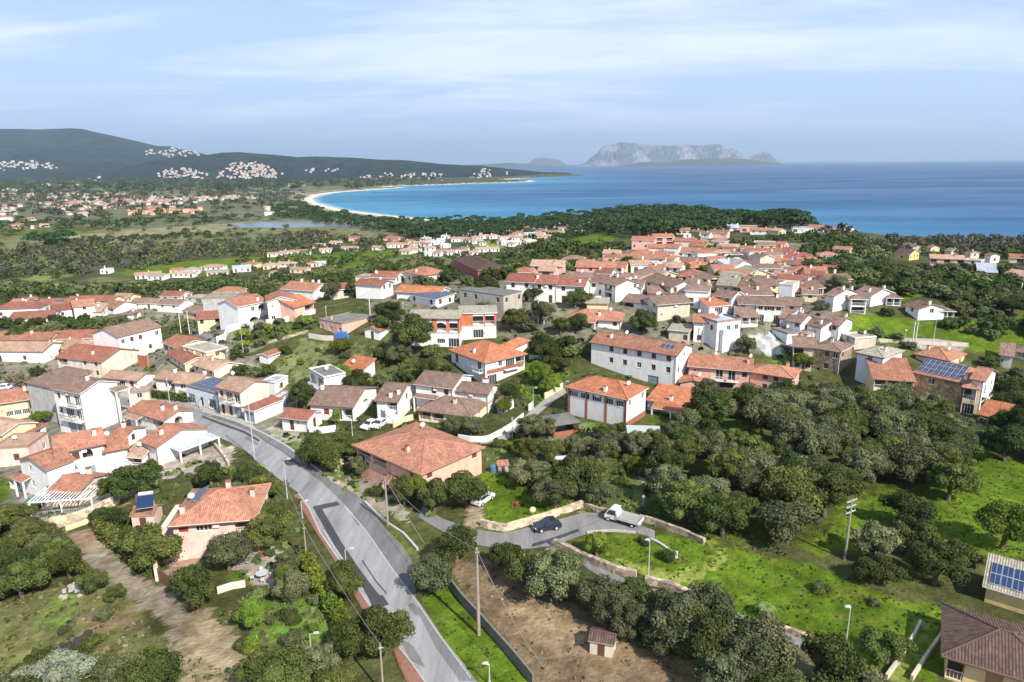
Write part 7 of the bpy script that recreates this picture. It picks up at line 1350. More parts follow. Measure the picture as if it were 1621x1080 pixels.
tufts('town_greenery', [[(440, 690), (700, 560), (900, 560), (1000, 700), (700, 820), (560, 820)], [(150, 800), (480, 720), (520, 960), (300, 960)], [(600, 480), (900, 430), (1280, 400), (1330, 500), (1280, 640), (900, 600), (700, 540)], [(0, 500), (330, 480), (400, 560), (300, 620), (0, 600)], [(180, 700), (340, 730), (360, 800), (200, 800)]], .14, .75, [(.07, .10, .035), (.10, .13, .04), (.055, .08, .03)], 'small garden shrubs between the town houses', 5)
# ------------------------------------------------------------------ distant settlements
VW = plain('far_wall', (.72, .68, .62), .9, var=.05, obj_var=0)
def build_far():
    m, nt, b, N, L = mk('far_house'); at = N('ShaderNodeAttribute'); at.attribute_name = 'albedo'; L(at.outputs['Color'], b.inputs['Base Color']); b.inputs['Roughness'].default_value = .9
    CL = [([(0, 258), (40, 254), (95, 261), (90, 267), (0, 270)], 60, 'W'), ([(230, 238), (245, 236), (250, 244), (232, 245)], 10, 'W'), ([(250, 240), (268, 232), (318, 239), (318, 246), (255, 249)], 45, 'W'), ([(246, 277), (268, 266), (300, 267), (328, 276), (325, 283), (250, 282)], 75, 'W'),
          ([(338, 277), (370, 257), (405, 256), (455, 276), (450, 281), (340, 283)], 170, 'P'), ([(482, 270), (500, 266), (545, 268), (545, 272), (485, 273)], 12, 'W'), ([(568, 280), (600, 271), (625, 276), (624, 287), (575, 286)], 26, 'P'), ([(625, 283), (650, 273), (705, 273), (700, 286), (635, 287)], 42, 'W'),
          ([(742, 275), (765, 266), (790, 271), (785, 282), (745, 283)], 26, 'P'), ([(453, 290), (480, 287), (483, 296), (453, 295)], 12, 'P'), ([(796, 272), (804, 272), (804, 277), (796, 277)], 3, 'W'),
          ([(0, 306), (50, 304), (60, 316), (0, 320)], 50, 'P'), ([(60, 307), (165, 305), (260, 311), (330, 314), (300, 324), (160, 326), (90, 322)], 230, 'W'), ([(60, 322), (200, 324), (160, 340), (120, 345), (60, 335)], 40, 'W'), ([(-40, 325), (30, 326), (25, 350), (-40, 352)], 30, 'W'),
          ([(275, 313), (410, 309), (410, 316), (285, 320)], 45, 'W'), ([(200, 332), (320, 331), (320, 340), (200, 341)], 34, 'S'), ([(60, 292), (95, 291), (95, 294), (60, 295)], 8, 'W'), ([(108, 292), (128, 292), (128, 296), (108, 296)], 6, 'P'), ([(0, 299), (35, 299), (35, 303), (0, 303)], 12, 'W'), ([(130, 280), (165, 281), (162, 288), (132, 288)], 6, 'W'),
          ([(10, 350), (60, 346), (80, 362), (20, 365)], 8, 'C'), ([(420, 330), (470, 328), (470, 342), (425, 342)], 6, 'W'), ([(560, 380), (600, 378), (640, 384), (560, 388)], 6, 'P')]
    rs = np.random.RandomState(8); pts = []
    for ci, (p, n, k) in enumerate(CL):
        xs, ys = [q[0] for q in p], [q[1] for q in p]; c = 0; X = []
        while len(X) < n: x, y = rs.uniform(min(xs), max(xs)), rs.uniform(min(ys), max(ys)); X += [(x, y)] if inpoly(p, x, y) else []
        g = ground_many([a[0] for a in X], [a[1] for a in X], 11500, True)
        for (x, y), G in zip(X, g):
            if float(sdsea(np.array([G[0]]), np.array([G[1]]))[0]) < 25 and G[2] < 8: continue
            D = math.hypot(G[0], G[1])
            if D > 11000: continue
            w = rs.uniform(1.8, 3.8) * D / 1081 if D > 1800 else rs.uniform(9, 16); w = min(w, 42 if k != 'S' else 60); pts.append((w / D, G, w, w * rs.uniform(.5, .8), min(11, max(3, w * .36)), rs.uniform(-.5, .5) + (.0), k, ci))
    pts.sort(key=lambda t: -t[0])
    cols = {'W': [(.56, .53, .48), (.52, .46, .42), (.6, .57, .53)], 'P': [(.56, .46, .40), (.6, .56, .50), (.58, .5, .44)], 'S': [(.72, .46, .30), (.70, .42, .26)], 'C': [(.72, .64, .5)]}; rc = [(.42, .22, .15), (.34, .17, .12), (.5, .38, .3)]
    V, Q, T, C = [], [], [], []; o = 0; k = 0; unit = {}
    for s, G, w, d, H, th, kk, ci in pts:
        c = cols[kk][rs.randint(len(cols[kk]))]; r = rc[rs.randint(3)]; ca, sa = math.cos(th), math.sin(th)
        if k < 25 and G[1] < 2600:
            root = empty('house', (G[0], G[1], G[2]), th, label='tiny house in the far plain settlement beneath the mountain', cat='house', group='houses of the far plain settlement'); mb = MB(); mb.box(-w / 2, -d / 2, -2, w / 2, d / 2, H); mb.build('wall', [wallmat(kk)], root)
            roof_geo('g', w, d, H, .3, .3, 0).build('roof', [roofmat('T'), wallmat('W')], root, loc=(-w / 2, -d / 2, 0)); k += 1; continue
        B = [(-1, -1, -4 / H), (1, -1, -4 / H), (1, 1, -4 / H), (-1, 1, -4 / H), (-1, -1, 1), (1, -1, 1), (1, 1, 1), (-1, 1, 1)]; v = np.array([((a * w / 2) * ca - (b2 * d / 2) * sa + G[0], (a * w / 2) * sa + (b2 * d / 2) * ca + G[1], G[2] + z * H) for a, b2, z in B])
        V.append(v); Q.append(np.array([(0, 1, 5, 4), (1, 2, 6, 5), (2, 3, 7, 6), (3, 0, 4, 7)]) + o); C += [c] * 8; o += 8
        R_ = [(-1.05, -1.1, 1), (1.05, -1.1, 1), (1.05, 1.1, 1), (-1.05, 1.1, 1), (-1.05, 0, 1 + d * .16 / H), (1.05, 0, 1 + d * .16 / H)]; v = np.array([((a * w / 2) * ca - (b2 * d / 2) * sa + G[0], (a * w / 2) * sa + (b2 * d / 2) * ca + G[1], G[2] + z * H) for a, b2, z in R_])
        V.append(v); Q.append(np.array([(0, 1, 5, 4), (2, 3, 4, 5)]) + o); T.append(np.array([(1, 2, 5), (3, 0, 4)]) + o); C += [r] * 6; o += 6
    link('distant_houses', mesh_np('distant_houses', np.concatenate(V), quads=np.concatenate(Q), tris=np.concatenate(T), mats=[m], attrs={'albedo': np.array(C)}), kind='stuff', label='white and pink holiday villages on the mountainside and along the far shore', cat='houses')
build_far()

# ------------------------------------------------------------------ street furniture
WOOD = plain('pole_wood', (.30, .25, .20), .9, var=.2); GALV = plain('galvanised', (.55, .56, .55), .5, .3); LAMPW = plain('lamp_head', (.5, .5, .49), .4); CPOLE = plain('pole_concrete', (.60, .58, .52), .9)
def hgt(g, px, pytop):
    lo, hi = .5, 30
    for _ in range(30):
        m = (lo + hi) / 2
        if project((g[0], g[1], g[2] + m))[1] > pytop: lo = m
        else: hi = m
    return lo
def pole(x, yb, yt, label, r=.12, mat=None, arms=0, fr='X', brace=None):
    g = ground(*fp(fr, x, yb)); H = hgt(g, *fp(fr, x, yt)); root = empty('utility_pole', tuple(g), label=label, cat='pole')
    m = MB(); m.tube((0, 0, -.5), (0, 0, H), r * 1.25, r * .8, 10); m.build('shaft', [mat or WOOD], root)
    for k in range(arms):
        m = MB(); z = H - .3 - k * .75; m.box(-.9, -.05, z, .9, .05, z + .1); [m.tube((u, 0, z + .1), (u, 0, z + .28), .05, .03) for u in (-.8, -.3, .3, .8)]; m.build('crossarm', [GALV], root, rz=.5)
    if not arms: m = MB(); m.box(-.12, -.12, H - .5, .12, .12, H - .35); m.tube((.14, 0, H - .45), (.3, 0, H - .45), .04); m.build('bracket', [GALV], root)
    return g + np.array([0, 0, H - .1])
def lamp(x, yb, yt, label, fr='X', arm=(.9, 0), globe=False):
    g = ground(*fp(fr, x, yb)); H = hgt(g, *fp(fr, x, yt)); root = empty('street_lamp', tuple(g), label=label, cat='street lamp')
    m = MB(); m.tube((0, 0, -.3), (0, 0, H), .09, .05, 10); m.tube((0, 0, -.1), (0, 0, .5), .12, .12, 8); m.build('post', [GALV], root)
    if globe:
        m = MB(); n = 8
        for j in range(6):
            for i in range(n):
                f = lambda jj, ii: (.28 * math.sin(math.pi * jj / 6) * math.cos(6.2832 * ii / n), .28 * math.sin(math.pi * jj / 6) * math.sin(6.2832 * ii / n), H + .28 - .28 * math.cos(math.pi * jj / 6)); m.poly([f(j, i), f(j, i + 1), f(j + 1, i + 1), f(j + 1, i)])
        m.build('lamp_globe', [LAMPW], root)
    else:
        m = MB(); m.tube((0, 0, H - .05), (arm[0] * .7, arm[1], H + .12), .04, .035, 6); m.build('arm', [GALV], root)
        m = MB(); x0 = arm[0] * .6; m.prism([(x0, arm[1] - .10), (x0 + .55, arm[1] - .07), (x0 + .55, arm[1] + .07), (x0, arm[1] + .10)], H + .07, H + .2); m.prism([(x0 + .1, arm[1] - .09), (x0 + .5, arm[1] - .06), (x0 + .5, arm[1] + .06), (x0 + .1, arm[1] + .09)], H + .2, H + .26); m.build('lamp_head', [LAMPW], root)
P = {}
P['a'] = pole(758, 1005, 868, 'tall bare wooden pole on the edge of the brown field', .16)
P['b'] = pole(1337, 886, 790, 'power pole with metal crossarms beside the grove', .14, arms=3)
P['c'] = pole(403, 727, 603, 'tall thin pole at the left edge of the road bend', .09, GALV)
P['d'] = pole(486, 890, 831, 'short pole in the bright hedge left of the pavement', .09)
P['e'] = pole(607, 1100, 1019, 'pole at the bottom edge beside the brick pavement', .1)
P['f'] = pole(614, 832, 755, 'wooden pole with a stay wire at the junction', .14)
P['g'] = pole(301, 534, 492, 'right one of two pale poles behind the yard', .13, CPOLE); P['h'] = pole(288, 536, 496, 'left one of two pale poles behind the yard', .13, CPOLE)
P['i'] = pole(89, 604, 563, 'dark pole at the corner of the yellow house', .11)
P['j'] = pole(586, 500, 462, 'pale pole beside the footpath right of the peach house', .13, CPOLE); P['k'] = pole(517, 506, 484, 'thin grey pole above the pink flat-roofed house', .08, GALV); P['l'] = pole(639, 507, 478, 'thin pole left of the unfinished brick house', .09, GALV)
P['m'] = pole(355, 504, 470, 'grey pole before the rendered warehouse', .1, GALV); P['n'] = pole(852, 514, 476, 'left one of two pale poles below the terraced row', .13, CPOLE); P['o'] = pole(861, 514, 484, 'right one of two pale poles below the terraced row', .12, CPOLE)
P['p'] = pole(807, 433, 417, 'dark pole between the maroon house and the terraces', .14); P['q'] = pole(1443, 552, 509, 'left one of two white poles on the meadow', .14, CPOLE); P['r'] = pole(1448, 549, 509, 'right one of two white poles on the meadow', .14, CPOLE)
P['s'] = pole(1615, 468, 448, 'lone pale pole in the scrub near the right edge', .14, CPOLE); P['t'] = pole(1112, 546, 513, 'thin pole before the narrow white house', .08, GALV); P['u'] = pole(811, 695, 660, 'thin pole behind the white lane wall', .08, GALV)
P['v'] = pole(270, 646, 598, 'thin pole before the shuttered cottages', .08, GALV); P['w'] = pole(14, 602, 570, 'thin pole below the long white row house', .09)
lamp(551, 932, 870, 'tall street lamp on the brick pavement beside the dark tarmac patch'); lamp(455, 790, 728, 'street lamp above the square tarmac patch at the upper bend'); lamp(479, 823, 794, 'small lamp on the pavement above the dark tarmac strip')
lamp(493, 1035, 1004, 'short white lamp in the overgrown garden', arm=(.7, 0)); lamp(1026, 918, 856, 'tall lamp post rising through the lawn below the lane', arm=(-.9, 0)); lamp(775, 1085, 1052, 'street lamp at the bottom edge on the grass strip', arm=(-1, 0))
lamp(1336, 1041, 962, 'street lamp on the lane in the lower right', arm=(-.9, 0)); lamp(386, 566, 517, 'street lamp on the green bank at the street bend'); lamp(1212, 532, 503, 'street lamp before the white house with diagonal stair', arm=(.4, 0)); lamp(1478, 537, 506, 'street lamp on the lane behind the stone villa')
lamp(1431, 545, 525, 'globe lamp at the edge of the meadow', globe=True); lamp(844, 648, 615, 'street lamp at the lane gate', arm=(.5, 0)); lamp(894, 630, 605, 'street lamp halfway up the concrete lane', arm=(.5, 0)); lamp(558, 690, 667, 'street lamp by the driveway of the long bungalow')
lamp(317, 648, 625, 'street lamp before the blue-grey shop'); lamp(206, 625, 597, 'street lamp before the light terracotta cottage'); lamp(1018, 800, 789, 'low white garden lamp at the grove edge', globe=True)
CAB = plain('cable', (.22, .21, .20), .6)
def cable(a, b, sag, label, r=.028):
    a, b = np.array(a), np.array(b); n = 18; m = MB(); pts = [a + (b - a) * t - np.array([0, 0, sag * 4 * t * (1 - t)]) for t in np.linspace(0, 1, n)]; o = a; m.path([tuple(p - o) for p in pts], r, 5); m.build('cable', [CAB], None, loc=tuple(o), label=label, cat='cable')
def at(px, py, D): v = ray(px, py); t = D / v[1]; return np.array([v[0] * t, D, CAMZ + v[2] * t])
cable(P['e'], P['d'], .5, 'overhead cable from the bottom-edge pole to the hedge pole'); cable(P['d'], P['c'], 1.0, 'overhead cable from the hedge pole up to the bend pole'); cable(P['f'], ground(672, 862) + [0, 0, .1], .1, 'stay wire slanting down from the junction pole')
cable(P['a'], P['f'], 1.0, 'overhead cable from the field pole to the junction pole'); cable(P['j'], P['k'], .8, 'cable above the pink flat-roofed house'); cable(P['a'], ground(860, 1130) + [0, 0, 5], .8, 'cable running from the field pole toward the bottom edge'); cable(P['g'], P['m'], .8, 'cable from the two pale poles to the warehouse pole')
cable(P['n'], P['p'], .6, 'cable behind the terraced row')

# ------------------------------------------------------------------ walls and fences
def wall_line(fr, pts, hg, th, mat, name, label, cat='wall', cap=None, z0=-.8):
    W_ = np.array([ground(*fp(fr, *p)) for p in pts]); o = W_[0].copy(); xy = resample(W_[:, :2], max(2, int(np.hypot(*np.diff(W_[:, :2], axis=0).T).sum() / 1.2) + 1)); z = terr(xy[:, 0], xy[:, 1]); m = MB(); t = np.gradient(xy, axis=0); t /= np.linalg.norm(t, axis=1)[:, None] + 1e-9; nn = np.stack([-t[:, 1], t[:, 0]], 1) * th / 2
    if len(z) > 4: zz = np.convolve(np.pad(z, 2, 'edge'), np.ones(5) / 5, 'valid')
    else: zz = z
    rr = random.Random(len(pts)); A = [(xy[i] + nn[i] - o[:2], xy[i] - nn[i] - o[:2], z[i] - o[2] + z0, zz[i] - o[2] + hg + (rr.uniform(-.07, .07) if name == 'stone_wall' else 0)) for i in range(len(xy))]
    m.v = [c for a in A for c in ((*a[0], a[2]), (*a[1], a[2]), (*a[1], a[3]), (*a[0], a[3]))]
    for i in range(len(A) - 1):
        b = i * 4; c = b + 4
        for q in ((b, b + 3, c + 3, c), (b + 1, c + 1, c + 2, b + 2), (b + 3, b + 2, c + 2, c + 3)): m.f.append(q); m.mi.append(0); m.uv.append(None)
    e = len(m.v) - 4; m.f += [(0, 1, 2, 3), (e, e + 3, e + 2, e + 1)]; m.mi += [0, 0]; m.uv += [None, None]
    ob = m.build(name, [mat], None, loc=tuple(o), label=label, cat=cat)
    return ob
DRYST = stonemat('dry_stone', (.36, .30, .235), 1.9); PALST = stonemat('pale_stone', (.55, .46, .34), 1.6); WW = wallmat('W')
wall_line('M', [(245, 522), (310, 545), (400, 555), (520, 520), (640, 485), (760, 445), (880, 405)], 1.0, .5, PALST, 'stone_wall', 'pale stone retaining wall behind the parked dark car')
wall_line('M', [(700, 652), (790, 690), (880, 735), (1000, 785), (1100, 825), (1215, 850)], 1.0, .6, DRYST, 'stone_wall', 'dry-stone wall between the lawn and the lower lane')
wall_line('M', [(1270, 880), (1330, 890), (1420, 915), (1500, 950), (1560, 975)], .8, .7, DRYST, 'stone_wall', 'rubble wall continuing right of the lamp post')
wall_line('M', [(880, 400), (960, 432), (1030, 445)], .7, .4, DRYST, 'stone_wall', 'short stone wall beside the pickup cab')
wall_line('M', [(1235, 490), (1330, 515), (1450, 560), (1540, 590), (1640, 640)], .8, .5, DRYST, 'stone_wall', 'stone wall behind the white pickup toward the grove')
wall_line('O', [(60, 835), (160, 860), (260, 905), (330, 930)], .6, .5, DRYST, 'stone_wall', 'low wall below the lawn in the lower right')
wall_line('O', [(730, 820), (690, 900), (640, 980), (575, 1070)], .6, .25, wallmat('K'), 'boundary_wall', 'left one of two pale walls running to the lower right')
wall_line('O', [(850, 830), (800, 910), (750, 980), (690, 1075)], .6, .25, wallmat('K'), 'boundary_wall', 'right one of two pale walls running to the lower right')
wall_line('M', [(905, 572), (1000, 560), (1100, 560), (1210, 572)], .25, .3, CON, 'kerb_stone', 'curved concrete kerb between parking bay and lawn', 'kerb')
wall_line('M', [(1285, 608), (1340, 628), (1400, 665), (1460, 712)], .3, .35, CON, 'concrete_kerb', 'bent concrete strip lying on the lawn', 'kerb')
wall_line('H', [(420, 770), (520, 785), (640, 785), (740, 735), (830, 680), (925, 600)], 1.1, .25, WW, 'boundary_wall', 'white garden wall along the lane below the cream bungalow')
wall_line('H', [(968, 545), (1000, 520)], 1.4, .3, WW, 'boundary_wall', 'short white gate wall by the lane lamp')
wall_line('H', [(1090, 450), (1230, 365)], 1.3, .25, wallmat('C'), 'boundary_wall', 'pale wall left of the upper concrete lane')
wall_line('H', [(970, 140), (1195, 120)], .8, .25, WW, 'boundary_wall', 'white wall behind the lime-green trees')
wall_line('G', [(835, 520), (940, 520), (1040, 505)], 1.3, .2, WW, 'boundary_wall', 'white front wall beside the little maroon-door cottage')
wall_line('G', [(1485, 480), (1560, 440), (1640, 415)], 1.2, .2, wallmat('C'), 'boundary_wall', 'cream wall beside the two parked cars')
wall_line('B', [(115, 810), (180, 780), (200, 720), (290, 690), (400, 690)], 1.8, .25, WW, 'boundary_wall', 'curving white wall at the street bend below the white house')
wall_line('B', [(500, 660), (600, 650), (720, 620), (880, 570)], 1.4, .25, WW, 'boundary_wall', 'white wall in front of the white gabled pair')
wall_line('B', [(200, 800), (420, 830), (560, 790), (700, 750), (820, 715)], .6, .5, DRYST, 'stone_wall', 'stone wall at the foot of the green bank')
wall_line('B', [(830, 760), (940, 780), (1080, 780)], 1.2, .3, wallmat('K'), 'boundary_wall', 'stained wall below the pink flat-roofed house')
wall_line('B', [(0, 960), (90, 960), (180, 930)], 1.6, .3, wallmat('C'), 'boundary_wall', 'peeling cream wall at the end of the side street')
wall_line('L', [(640, 60), (745, 165), (860, 240), (940, 330)], .35, .3, CON, 'low_wall', 'low concrete edge between verge and side lane')
wall_line('L', [(1110, 520), (1200, 640), (1290, 735), (1400, 860), (1500, 975), (1600, 1100)], 1.3, .25, plain('mossy_concrete', (.16, .15, .13), .95, var=.3), 'boundary_wall', 'dark mossy wall between grass strip and brown field')
wall_line('K', [(290, 205), (420, 175), (560, 120), (680, 60)], 1.6, .35, PALST, 'retaining_wall', 'pale stone terrace wall under the white pergola')
wall_line('K', [(905, 500), (985, 560)], 1.8, .15, plain('gate_brown', (.20, .09, .06), .6), 'gate', 'brown metal gate at the villa entrance', 'gate')
wall_line('K', [(890, 455), (900, 505)], 1.9, .5, wallmat('A'), 'gate_pillar', 'pink gate pillar left of the brown gate', 'pillar')
wall_line('K', [(375, 215), (480, 180), (570, 145)], .5, .8, wallmat('C'), 'low_wall', 'pale ledge at the foot of the terrace wall')
wall_line('K', [(1240, 575), (1330, 545), (1400, 535)], .8, .3, wallmat('Q'), 'low_wall', 'low garden wall below the small bright lawn')
wall_line('F', [(1180, 140), (1620, 285)], .9, .2, wallmat('K'), 'boundary_wall', 'long low wall in front of the shuttered cottages')
wall_line('G', [(0, 570), (80, 600), (180, 720), (210, 780)], .7, .4, PALST, 'stone_wall', 'low stone wall left of the road below the white houses')
wall_line('E', [(350, 750), (520, 760), (700, 775), (1200, 800)], .7, .3, wallmat('K'), 'boundary_wall', 'low grey wall along the lane behind the meadow')
wall_line('D', [(1100, 1040), (1200, 1010), (1280, 1030)], 1.0, .3, wallmat('G'), 'boundary_wall', 'grey wall round the concrete yard by the blue-grey block')
wall_line('A', [(1000, 1075), (1130, 1050)], .1, .1, CON, 'low_wall', 'low step beside the brick-red roofed house')
wall_line('A', [(1082, 985), (1155, 990)], 3.2, .2, wallmat('T'), 'boundary_wall', 'high terracotta-painted wall right of the brick-red roof')
hedge('L', [(300, 400), (350, 500), (420, 620), (480, 720), (525, 800)], 1.3, 1.6, 'bright', 'long bright green clipped hedge left of the brick pavement', 3)
hedge('F', [(1090, 225), (1250, 245), (1400, 260), (1590, 290)], 1.2, 1.3, 'holm', 'dark clipped hedge in front of the shuttered cottages', 5)
hedge('G', [(240, 870), (150, 845), (60, 870)], 1.2, 1.4, 'shrub', 'trimmed hedge behind the villa below the carport', 7)
hedge('K', [(570, 190), (600, 250), (700, 330), (800, 420), (880, 470)], 1.6, 1.8, 'shrub', 'green hedge along the dirt track left of the villa', 9)

# ------------------------------------------------------------------ vehicles
PAINT = {}
def paint(nm, col):
    m, nt, b, N, L = mk('paint_' + nm); b.inputs['Base Color'].default_value = (*col, 1); b.inputs['Roughness'].default_value = .3; b.inputs['Coat Weight'].default_value = .6; b.inputs['Coat Roughness'].default_value = .1; return m
PW = paint('white', (.76, .76, .76)); PB = paint('dark', (.018, .024, .045)); TYRE = plain('tyre', (.03, .03, .03), .9); LGT = plain('headlight', (.75, .75, .78), .15); RED = plain('tail_light', (.4, .02, .02), .3)
def extr(prof, half, inset=None):   # side profile (y along the car, z) -> solid with rounded shoulders
    m = MB(); n = len(prof); ins = inset or [0] * n
    Lp = [(-half + ins[i], prof[i][0], prof[i][1]) for i in range(n)]; Rp = [(half - ins[i], prof[i][0], prof[i][1]) for i in range(n)]
    for i in range(n): j = (i + 1) % n; m.poly([Lp[i], Lp[j], Rp[j], Rp[i]])
    m.poly(Lp[::-1]); m.poly(Rp); return m
def car(fr, x, y, hd, pm, label, L=4.0, pick=False, name='parked_car', hgtf=1.0):
    g = ground(*fp(fr, x, y)); root = empty(name, tuple(g + [0, 0, .06]), R(hd), label=label, cat='pickup truck' if pick else 'car'); h2 = L / 2
    if not pick:
        low = [(-h2, .35), (-h2 + .08, .25), (h2 - .1, .25), (h2, .38), (h2, .62), (h2 - .12, .80), (h2 - .95, .93), (-h2 + .55, .96), (-h2 + .06, .88), (-h2, .7)]; m = extr(low, .86, [.06, .08, .08, .06, .03, .05, .07, .06, .06, .04])
        cab = [(-h2 + .16, .90), (h2 - 1.05, .90), (h2 - 1.75, 1.42), (-h2 + 1.6, 1.50), (-h2 + .75, 1.44)]; m2 = extr(cab, .80, [.02, .02, .17, .18, .17]); k = len(m.v); m.v += m2.v; m.f += [tuple(a + k for a in f) for f in m2.f]; m.mi += m2.mi; m.uv += m2.uv; m.build('body', [pm], root)
        gl = MB(); gl.poly([(-.70, h2 - 1.08, .955), (.70, h2 - 1.08, .955), (.60, h2 - 1.70, 1.395), (-.60, h2 - 1.70, 1.395)][::-1]); 
        for v in range(len(gl.v)): gl.v[v] = (gl.v[v][0], gl.v[v][1] + .03, gl.v[v][2] + .012)
        gl.build('windscreen', [GLS], root)
        gl = MB(); gl.poly([(-.68, -h2 + .24, .98), (.68, -h2 + .24, .98), (.58, -h2 + .66, 1.38), (-.58, -h2 + .66, 1.38)]); 
        for v in range(4): gl.v[v] = (gl.v[v][0], gl.v[v][1] - .03, gl.v[v][2] + .012)
        gl.build('rear_window', [GLS], root)
        for s in (-1, 1):
            gl = MB(); q = [(s * .795, -h2 + .45, .97), (s * .795, h2 - 1.25, .97), (s * .665, h2 - 1.78, 1.38), (s * .655, -h2 + .85, 1.38)]; q = [(a + s * .018, b, c) for a, b, c in q]; gl.poly(q if s > 0 else q[::-1]); gl.build('side_window', [GLS], root)
    else:
        cab = [(h2 - 1.75, .45), (h2, .45), (h2, .95), (h2 - .12, 1.05), (h2 - .62, 1.85), (h2 - .9, 1.98), (h2 - 1.75, 1.98)]; extr(cab, .84, [.0, .03, .03, .03, .09, .11, .11]).build('cab', [pm], root)
        gl = MB(); gl.poly([(-.70, h2 - .10, 1.10), (.70, h2 - .10, 1.10), (.64, h2 - .56, 1.80), (-.64, h2 - .56, 1.80)][::-1]); gl.v = [(a, b + .02, c + .015) for a, b, c in gl.v]; gl.build('windscreen', [GLS], root)
        for s in (-1, 1): gl = MB(); q = [(s * .83, h2 - 1.6, 1.12), (s * .83, h2 - .3, 1.12), (s * .76, h2 - .68, 1.75), (s * .75, h2 - 1.6, 1.78)]; gl.poly(q if s > 0 else q[::-1]); gl.v = [(a + s * .015, b, c) for a, b, c in gl.v]; gl.build('side_window', [GLS], root)
        m = MB(); m.box(-.3, -h2 + .1, .45, .3, h2 - 1.8, .62); m.build('chassis', [IRON], root)
        bed = MB(); y0, y1 = -h2, h2 - 1.85; bed.box(-.95, y0, .78, .95, y1, .84); bed.build('bed', [plain('bed_floor', (.30, .27, .25), .8)], root)
        for nm, bx in (('tailgate', (-.95, y0 - .05, .70, .95, y0 - .003, 1.2)), ('side_board', (-.99, y0, .72, -.953, y1, 1.2)), ('side_board', (.953, y0, .72, .99, y1, 1.2)), ('headboard', (-.95, y1 + .003, .78, .95, y1 + .05, 1.5))): m = MB(); m.box(*bx); m.build(nm, [plain('board_grey', (.55, .55, .54), .5) if nm != 'tailgate' else pm], root)
    for f in (-1, 1): m = MB(); m.box(-.26, f * (h2 + .03) - .012, .42, .26, f * (h2 + .03) + .012, .54); m.build('number_plate', [LGT], root)
    if not pick: m = MB(); m.box(-.8, h2 - .02, .27, .8, h2 + .03, .40); m.build('bumper', [TYRE], root)
    for s in (-1, 1):
        for f in (-1, 1):
            m = MB(); yy = f * (h2 - .78) if not pick else (h2 - .55 if f > 0 else -h2 + .95); m.tube((0, 0, 0), (s * .2, 0, 0), .31, .31, 16); m.tube((s * .2, 0, 0), (s * .215, 0, 0), .18, .17, 12, 1); m.build('wheel', [TYRE, ALU], root, loc=(s * .68, yy, .31))
        m = MB(); m.box(s * .62 - .15, h2 - .07, .58, s * .62 + .15, h2 + .015, .72); m.build('headlight', [LGT], root); m = MB(); m.box(s * .66 - .1, -h2 - .015, .68, s * .66 + .1, -h2 + .05, .86); m.build('tail_light', [RED], root)
        m = MB(); m.box(s * .93 - .06, h2 - 1.25, .92, s * .93 + .06, h2 - 1.15, 1.05); m.build('mirror', [pm], root)
car('M', 255, 375, -215 + 180, PW, 'white hatchback parked on the dirt drive by the dark clipped tree', 3.9)
car('M', 655, 545, 108, PB, 'dark blue hatchback parked along the pale stone wall', 3.7)
car('M', 1135, 505, 57, PW, 'white pickup truck with open grey bed in the parking bay', 5.0, True, 'pickup_truck')
car('G', 1305, 478, 150, PW, 'left one of two white cars in the driveway', 3.9); car('G', 1378, 470, 160, PW, 'right one of two white cars, beside the garage stairs', 3.9)
car('X', 944, 478, 95, PW, 'white car behind the round tree of the terraced row', 4.0); car('X', 361, 506, 60, PW, 'white car in front of the grey warehouse', 4.0); car('X', 4, 617, 95, PW, 'white car on the old street at the left edge', 4.2)
car('X', 1250, 556, 20, PB, 'dark car in the yard by the blue-grey block', 3.9)

# ------------------------------------------------------------------ yard objects
def put(fr, x, y): return ground(*fp(fr, x, y))
def pergola():
    a, b, c = put('K', 175, 150), put('K', 535, 95), put('F', 780, 985); g = a; u = b - a; L = math.hypot(u[0], u[1]); th = math.atan2(u[1], u[0]); root = empty('pergola', tuple(g), th, label='white slatted pergola over the terrace of the left white houses', cat='pergola')
    dp = 4.5; Hh = 2.6
    for x in (.15, L / 2, L - .15):
        for y in (.1, dp): m = MB(); m.box(-.1, -.1, -1.5, .1, .1, Hh); m.build('post', [TRIMW], root, loc=(x, y, 0))
    for y in (.1, dp): m = MB(); m.box(0, y - .08, Hh + .002, L, y + .08, Hh + .2); m.build('beam', [TRIMW], root)
    for k in range(18): m = MB(); m.box(-.06, -.3, Hh + .203, .06, dp + .4, Hh + .33); m.build('slat', [TRIMW], root, loc=(.2 + k * (L - .4) / 17, 0, 0))
    m = MB(); [m.box(x, -.02, .35, x + .05, .02, 1.4) for x in np.arange(.3, L, .35)]; m.box(.2, -.03, 1.4, L - .2, .03, 1.46); m.build('railing', [IRON], root)
pergola()
def small(fn, name, fr, x, y, label, cat, rz=0): g = put(fr, x, y); root = empty(name, tuple(g), rz, label=label, cat=cat); fn(root); return root
def gazebo(r):
    m = MB(); H = 2.4; w = 2.9; t = [(-w, -w), (w, -w), (w, w), (-w, w)]; ap = (0, 0, H + 1.0)
    for k in range(4): a, b = t[k], t[(k + 1) % 4]; m.poly([(*a, H), (*b, H), ap], 0, [(0, 0), (5, 0), (2.5, 2.5)]); m.poly([ap, (*b, H - .05), (*a, H - .05)])
    m.build('roof', [roofmat('G')], r)
    for sx in (-1, 1):
        for sy in (-1, 1): q = MB(); q.box(-.15, -.15, -1, .15, .15, H); q.build('post', [REDB], r, loc=(sx * 2.4, sy * 2.4, 0))
    q = MB()
    for a in ((-2.25, -2.5, 2.25, -2.3), (-2.5, -2.25, -2.3, 2.25), (2.3, -2.25, 2.5, 2.25)): q.box(a[0], a[1], -1, a[2], a[3], .95)
    q.build('low_wall', [REDB], r)
small(gazebo, 'gazebo', 'H', 1215, 700, 'brick gazebo with grey pyramid roof on the lane garden', 'gazebo', .35)
